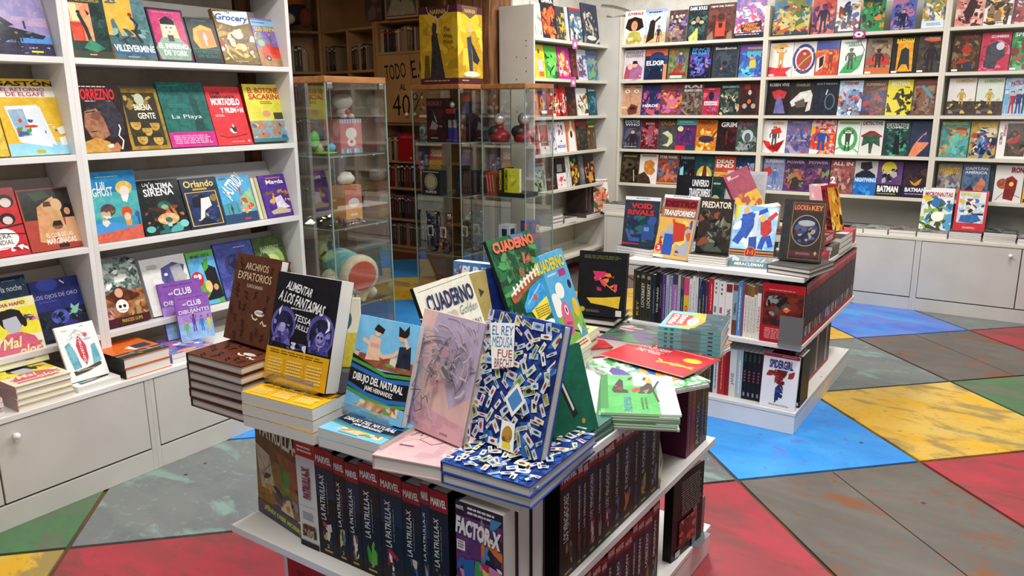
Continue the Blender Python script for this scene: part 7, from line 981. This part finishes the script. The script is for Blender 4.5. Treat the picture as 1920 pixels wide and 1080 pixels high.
CV = [B(70, 0, .12, 1, .62, '2c6c44 1c4c34 3c8c50 245838 50985c 2c4030', .13, 143), G('4c78a8', .5, .0, .8, .02, .75, .1, .55, .12), T('CUADERNO', .06, .04, .98, .16, 'e86c50', .05)]+[Ln('6c5c4c', .02, x, .2, x+.02, .48) for x in (.3, .48, .62)]+[E(.5, .42, .06, .06, '8c6048'), B(5, .6, .2, .8, .34, 'b06c4c 8c4c3c', .08, 145), G('8c4c34/a05c40', .1, .62, .5, .5, .95, .42, .98, .5, .52, .6, .14, .72)]+[R(.2+.09*k, .53-.018*k, .24+.09*k, .62-.018*k, 'e8e0d4') for k in range(8)]+[G('e0d8cc', .12, .6, .5, .49, .96, .4, .96, .42, .5, .515, .12, .625), G('2c88c8/48a0dc', .22, .82, .55, .6, .98, .52, 1, .66, .6, .88), Ln('8cc8ec', .02, .4, .76, .8, .6), E(.6, .72, .04, .04, 'b85c40'), B(16, .0, .7, .3, 1, '2c5434 4c7c4c 90b080 1c3c28', .1, 147), G('e8d848', .42, .84, .9, .74, .95, .92, .5, 1), X(.5, .83, .86, .95, 5, '8c6c28')]
zt = flat_stack(3, .016, (-1.27, 1.86), dirv(93), .2, .22, 'magazine under the green garden cover', [B(30, 0, 0, 1, 1, '4c8c58 d8d048 3c88b8 a86c4c e8e0d0', .15, 19)], 'albums under the green garden cover', jit=2, z=ZT, bg='dcdcd0/4c8c58', name='paperback_book')
standing_top((913, 453), (990, 430), .31, 22, zt, .012, CV, 'green garden album with a swimming pool and orange title', GC, yaw=93, bg='2c6c44/245c3a', name='paperback_book', spine_bg='14181c')
CA_ = [R(0, .62, 1, 1, '78b048/88bc54'), T('CUADERNO', -.3, .05, .92, .17, 'e0cc38', .04), R(.55, .19, .85, .26, 'a83878'), X(.1, .2, .5, .24, 1, 'c8dce8'), E(.4, .38, .17, .08, 'f0f0ec'), E(.85, .36, .07, .045, '24242c'), E(.12, .5, .2, .12, 'f0f0ec'), E(.38, .66, .2, .17, 'd8688c/d06084'), E(.42, .58, .06, .05, 'f0f0e8'), E(.42, .58, .03, .03, '24242c'), Ln('c03848', .05, .28, .7, .48, .72), E(.82, .6, .12, .1, 'e8c038/e0b430'), Ln('24242c', .03, .5, .8, .7, .84), Ln('e8e8e8', .1, .68, .76, .8, .92), B(5, .7, .76, .95, .95, 'c84840 e8e8ec 5898c8', .1, 151), R(.05, .9, .98, 1, 'e8e0c0'), X(.15, .92, .9, .98, 2, 'a84c3c')]
zt = flat_stack(7, .012, (-1.06, 1.87), dirv(96), .19, .2, 'lime-edged album in the white stack', [R(0, .6, 1, 1, 'b8d080'), X(.1, .65, .9, .95, 4, '8c6c38'), R(.1, .1, .4, .5, '68b0d8')], 'lime-edged albums on the near table', jit=1.5, seed=9, z=ZT, bg='c8dc98/e4e8dc', name='paperback_book', spine_bg='d8e0c8')
standing_top((1005, 481), (1056, 465), .29, 20, zt-.01, .012, CA_, 'sky-blue album with a pink creature and yellow title', GC, yaw=96, bg='50a8d8/5cb0dc', name='paperback_book')
# rear left: upright thick books and the bright flat book
standing_top((850, 489), (926, 497), .25, 2, ZT+.001, .035, [R(0, 0, 1, 1, '3c74b4/4884c0'), T('PUNK', .2, .05, .95, .2, 'e8ecf4', .05, .2), B(8, .02, .04, .2, .24, '8c3c38 2c2c3c d8b090', .08, 25), B(10, 0, .3, 1, 1, '2c4c88 5c94c8 c87848', .2, 26)], 'blue book with heavy white title behind the cream cover', GN, yaw=5, bg='3c74b4/2c3c78', spine_bg='24346c', name='paperback_book')
standing_top((846, 522), (910, 506), .25, 12, ZT+.001, .05, [R(.1, .2, .5, .3, 'a89058'), G('4c4434', .7, .2, .86, .26, .72, .32)], 'thick tan paperback upright behind the cream cover', GN, bg='b09c60/a89458', spine_bg='c8b880', name='paperback_book')
o = make_book(.12, .25, .035, [], bg='1c2c6c/20347c', spine_bg='1c2c6c', hard=True, name='hardcover_book'); lean_pose(o, (-1.37, 1.93, ZT+.001), dirv(75), 12, .035); tag(o, 'thick navy hardcover between the tan paperback and green cover', 'book')
flat_stack(1, .02, (-1.64, 1.65), dirv(28), .24, .2, 'bright blue and red illustrated hardcover lying at the rear', [B(40, 0, 0, 1, 1, 'c86c58 2c4c98 e0a860 3c6cb8 8c4468 d8c8b0 1c2c5c', .2, 23)], z=ZT, bg='3c58a0/c86c58', hard=True, name='hardcover_book', spine_bg='e8e4dc')
flat_stack(1, .02, (-1.62, 1.42), dirv(20), .22, .2, 'grey-green patterned book half hidden behind the blue cover', [B(40, 0, 0, 1, 1, '3c4c44 8c9488 2c3430 d8d8c8 58a088', .12, 24)], z=ZT, bg='5c6c60/3c4840', name='paperback_book')
o = make_book(.12, .2, .012, [E(.5, .3, .3, .2, '3c5868'), E(.5, .3, .2, .13, 'e0e0d0'), R(0, .5, 1, 1, 'c8b848/b8a838')], bg='d8d4c0', name='paperback_book'); lean_pose(o, (-1.66, 1.45, ZT+.022), dirv(35), 8, .012); tag(o, 'small yellow card with a blue ring behind the black book', 'card')
# ---- thick black volumes in the near table
def OM(title, figs, seed, num=None, bg='1a1c24'):
    return [R(0, .14, 1, .45, '202a48' if seed % 2 else '241c24'), R(0, 0, 1, .17, 'a01c2a'), T('MARVEL', .08, .065, .92, .13, 'f2f0f0', .03), T(title, .2, .24, .48, .66, 'dfe0e4', .01, 0, 90), X(.55, .3, .62, .6, 9, '8c90a0'), B(7, .25, .68, .75, .9, figs, .17, seed, .5)]+([T(num, .42, .89, .58, .925, 'b8c8d8', 0)] if num else [])+[R(.28, .945, .72, .965, 'b89048')]
o = make_book(.235, .285, .028, [R(0, .14, 1, .4, '5c3c20/6c4828'), R(.05, .02, .95, .14, '4c3420'), X(.15, .02, .8, .05, 1, 'd8b060'), T('PATRULLA-X', .12, .05, .98, .22, 'e0d8c8', .04, 0, -4), G('c8b8a0/b0a08c', 0, .3, .3, .36, .4, .7, .1, .72), Ln('3c342c', .008, .05, .4, .3, .6), Ln('3c342c', .008, .1, .6, .3, .45), G('8c4838/a05040', .45, .28, .9, .3, .85, .6, .55, .55), G('3c7838/488844', .52, .45, .7, .42, .72, .68, .55, .7), Ln('3c7838', .05, .55, .48, .6, .34), G('d8c0a8', .55, .7, .7, .7, .78, .85, .5, .85), B(18, .1, .55, .95, .9, 'b89030 4c4860 d8c038 88889c 2c2838 d8d0c8 c86838', .1, 161), R(0, .86, 1, 1, '4c5068/3c4058'), T('¡FÉNIX DEBE MORIR!', .15, .89, .9, .96, 'd8d038', .03, 0, -3)], bg='8c6840/7c5834', spine_bg='d8d0c8', hard=True, name='hardcover_book'); lean_pose(o, (-1.662, 1.205, .4265), dirv(-9), 2, .028); tag(o, 'colourful comic cover facing out at the left end of the near table shelf', 'book')
bnd = [605, 640, 662, 688, 726, 768, 803, 820, 855]; xs = [x_on(p, 1.17, .46) for p in bnd]
DF = [(.068, 'dcdad8', 'white spine with red top', [R(0, 0, 1, .13, 'c01c28'), X(.1, .03, .9, .1, 2, 'f0e0e0'), T('PATRULLA-X', .3, .22, .75, .52, '8c2c54', .05, 0, 90), X(.2, .66, .8, .74, 4, '888'), R(.1, .6, .9, .603, '888'), B(22, .12, .78, .88, .9, '4c3c30 b8a040 8c8888 2c2c34 8c4c38', .16, 163, .5), R(0, .945, 1, 1, '1c1c20')], .28)]
FG = ['d8d0c8 c8a848 b83838 2c2c34', 'd8a838 3c78b0 e0b848', 'd8d4c8 8c5038 2c2c30', '5cb038 48982c', 'a82830 e8e8ec 8c2028', '2c5ca0 3c6cb0 d8c0a0', '8c8c90 48484c', 'a8484c 3c3c44']
for k in range(8): DF.append((xs[k+1]-xs[k]-.001, '15161a', ['black spine with a red title block', 'black spine with two yellow figures', 'black spine with white tangle', 'black spine with green figure', 'wide black spine with red figure', 'black spine with blue figure', 'narrow black spine half hidden', 'black spine beside the purple cover'][k], OM('LA PATRULLA-X', FG[k], k+3, [None, '2', '01', '3', '5', '4', None, '6'][k] if k else '2'), .282-(k % 3)*.006))
spine_run(DF, Vector((-1.437, 1.158, .4265)), X_, -Y_, .4265, .28, .17, 'on the near table front shelf', 'black volumes on the near table')
FX = [R(0, 0, 1, .06, '2a1c30'), T('MARVEL', .03, .02, .2, .05, 'e8e4e8', .02), X(.26, .02, .9, .09, 2, 'd8d0d8'), R(0, .1, 1, 1, '5c2c68/6c3478'), B(12, .55, .05, 1, .5, '3c2c40 d87028 4888b8 2c1c30', .2, 171), T('FACTOR-X', .02, .12, .98, .26, 'dfe4ea', .06, 0, -5), R(.02, .3, .2, .38, 'e4e4e8'), X(.04, .31, .18, .37, 3, '555'), B(30, .0, .42, 1, 1, '2c60a8 c880b0 e8e4e8 a83050 d87830 3c9850 8c4890 e8c048', .16, 173), G('e8a0c8/f0c0d8', .4, .55, 1, .48, 1, .56, .4, .62), G('2c60a8', .15, .45, .4, .42, .42, .6, .2, .62)]
xa, xb = x_on(857, 1.14, .68), -.8
for k in range(3):
    o = make_book(xb-xa, .285, .052, FX if k == 0 else [], bg='3c2440/28181f' if k == 0 else '1c1c22', spine_bg='1c1c22', hard=True, name='hardcover_book', paper=M_PAPER); pose(o, (xa, 1.135+.054*k, .4268), X_, UP); tag(o, ['thick volume facing out with purple and blue action cover', 'thick volume behind the purple action cover, page edges showing', 'third thick volume behind the purple action cover'][k], 'book', 'thick volumes at the near table corner')
bnd = [1045, 1077, 1087, 1097, 1115, 1126, 1146, 1160, 1183, 1193, 1212, 1231]; ys = [y_on(p, -.81, .45) for p in bnd]; ys = [max(y, 1.3) for y in ys]; DR = []
NM = ['wide black spine with red top', 'black spine with grey words', 'slim black spine', 'black spine with a pale figure', 'slim black spine with grey figure', 'wide black spine with blue figure', 'black spine with pale blue figure', 'wide black spine with orange figure', 'slim black spine with violet figure', 'black spine with olive figure', 'black spine beside the tilted cream cover']
for k in range(11):
    t = ys[k+1]-ys[k]
    if t > .012: DR.append((t, '15161a', NM[k], OM('LOS VENGADORES' if k < 7 else 'EL INCREÍBLE HULK', ['8c6c30 3c3c40', '4c4c50 8c2c38', '6c3c30 3c3c40', 'd8c8b8 a83c38 5c5c64', '8c8c90', '3868b0 b8c8d8 a83040', '88a8c8 4c78b0', 'c87838 4c68a0', '6c3898 5c2c88', 'a89838 6c5c88', '8c8c8c 3c3c44'][k], k+2), .284-(k % 3)*.006))
spine_run(DR, Vector((-.805, ys[0], .4265)), Y_, X_, .4265, .28, .18, 'along the near table side', 'black volumes along the near table side')
y1 = ys[-1]
o = make_book(.17, .26, .008, [R(0, .72, 1, 1, 'dcd4bc'), B(18, .05, .05, .95, .75, 'a83038 5c4030 3c3c48 8c2c30 d8ccb0', .18, 181), G('a83038', .3, .2, .55, .3, .5, .6, .35, .5), G('5c4028', .1, .5, .3, .5, .25, .8, .15, .75), X(.4, .85, .8, .93, 1, '5c5c6c'), R(.05, .92, .16, .97, 'c03040')], bg='d8ccb0/c8bc9c'); pose(o, (-.8, y1+.006, .428), Vector((-.35, .94, 0)), Vector((-.25, .18, .95))); tag(o, 'cream comic with red figure leaning among the black volumes', 'book')
o = make_book(.2, .285, .03, [B(16, .02, .02, .98, .98, '6c1c2c 2c1420 8c8890 3c1828 a83038', .25, 183)], bg='5c1828/3c1428', hard=True, name='hardcover_book', spine_bg='5c2040'); pose(o, (-.965, y1+.15, .428), Vector((.62, .78, 0)), UP); tag(o, 'dark wine volume turned cover out behind the cream comic', 'book')
yl = y_on(1287, -.81, .45)
spine_run([(.034, '5c2444', 'purple spine', [X(.3, .1, .7, .9, 8, 'b08098'), R(0, 0, 1, .12, '8c2438')]), (.034, '8c2024', 'red spine', [X(.3, .1, .7, .6, 5, 'c89838'), R(.1, .02, .9, .1, 'c83038')]), (.05, '16161a', 'black spine with red top', [R(0, 0, 1, .14, 'a01c28'), T('JUSTICIA', .25, .45, .7, .95, 'c8c8c8', 0, 0, 90)]), (.03, '2c2c30', 'charcoal spine', [X(.3, .1, .7, .9, 8, '99948c')]), (.03, '20222c', 'navy-black spine', [T('VENGADORES', .25, .4, .75, .9, 'c8b030', 0, 0, 90), R(0, 0, 1, .15, 'a02030')])], Vector((-.812, min(yl, 2.352-.185), .4265)), Y_, X_, .4265, .285, .17, 'at the near table far end', 'volumes at the far end of the near table side')
# bottom tier of the near table
DL = []
for k in range(13): DL.append(((.05, .034, .044, .056)[k % 4], '17181c', ['black spine with red cap', 'dark spine with red cap'][k % 2], OM(['SPIDERMAN', 'EL INCREÍBLE HULK', 'SPIDERMAN', 'LOBEZNO'][k % 4], ['8c8c90 48484c', 'b8a838 5c8c38', 'a83038 3c5c98', '8c6c30 3c3c40'][k % 4], k), .275-(k % 3)*.01))
spine_run(DL, Vector((-.815, 1.36, .1075)), Y_, X_, .1075, .27, .17, 'along the near table lower tier', 'black volumes along the near table lower tier')
o = make_book(.2, .275, .03, [R(.3, .06, .95, .5, '1c181a'), X(.25, .08, .92, .5, 14, '8c8480'), R(.2, .55, .75, .88, '5c2424/7c3430'), B(14, .2, .55, .75, .88, '8c2c28 c85848 3c2c30 a89088', .1, 191), R(.1, .9, .25, .97, 'd8d8d8')], bg='201a1c/1a1618', hard=True, name='hardcover_book'); pose(o, (-.812, 2.06, .1078), dirv(84), UP); tag(o, 'dark back cover facing out at the end of the lower tier', 'book')
bookend(-.795, 2.19, .1078, Y_, 'grey metal bookend at the near table lower tier')
o = make_book(.19, .27, .03, [R(0, 0, .08, 1, 'e8dcd8'), T('EXCALIBUR', .2, .06, .9, .16, '3c2818', .02), G('e8e4e0', .3, .5, .8, .35, .9, .9, .4, 1), B(10, .2, .3, .9, .9, 'b82430 e0d8d8 8c1c28', .15, 193)], bg='b01c28/b82430', hard=True, name='hardcover_book'); pose(o, (-1.58, 1.21, .1078), dirv(-4), UP); tag(o, 'red cover in the near table lower tier at front left', 'book')
spine_run([(.06, '17181c', 'black spine with red cap', OM('THOR', '8c8c90 b8a838', 4), .27), (.05, '17181c', 'dark spine with red cap', OM('THOR', '8c8c90 3c5c98', 5), .262), (.06, '17181c', 'wide black spine', OM('THOR', 'a83038 3c5c98', 6), .27)], Vector((-1.37, 1.19, .1075)), X_, -Y_, .1075, .27, .17, 'in the near table lower front', 'volumes in the near table lower front')
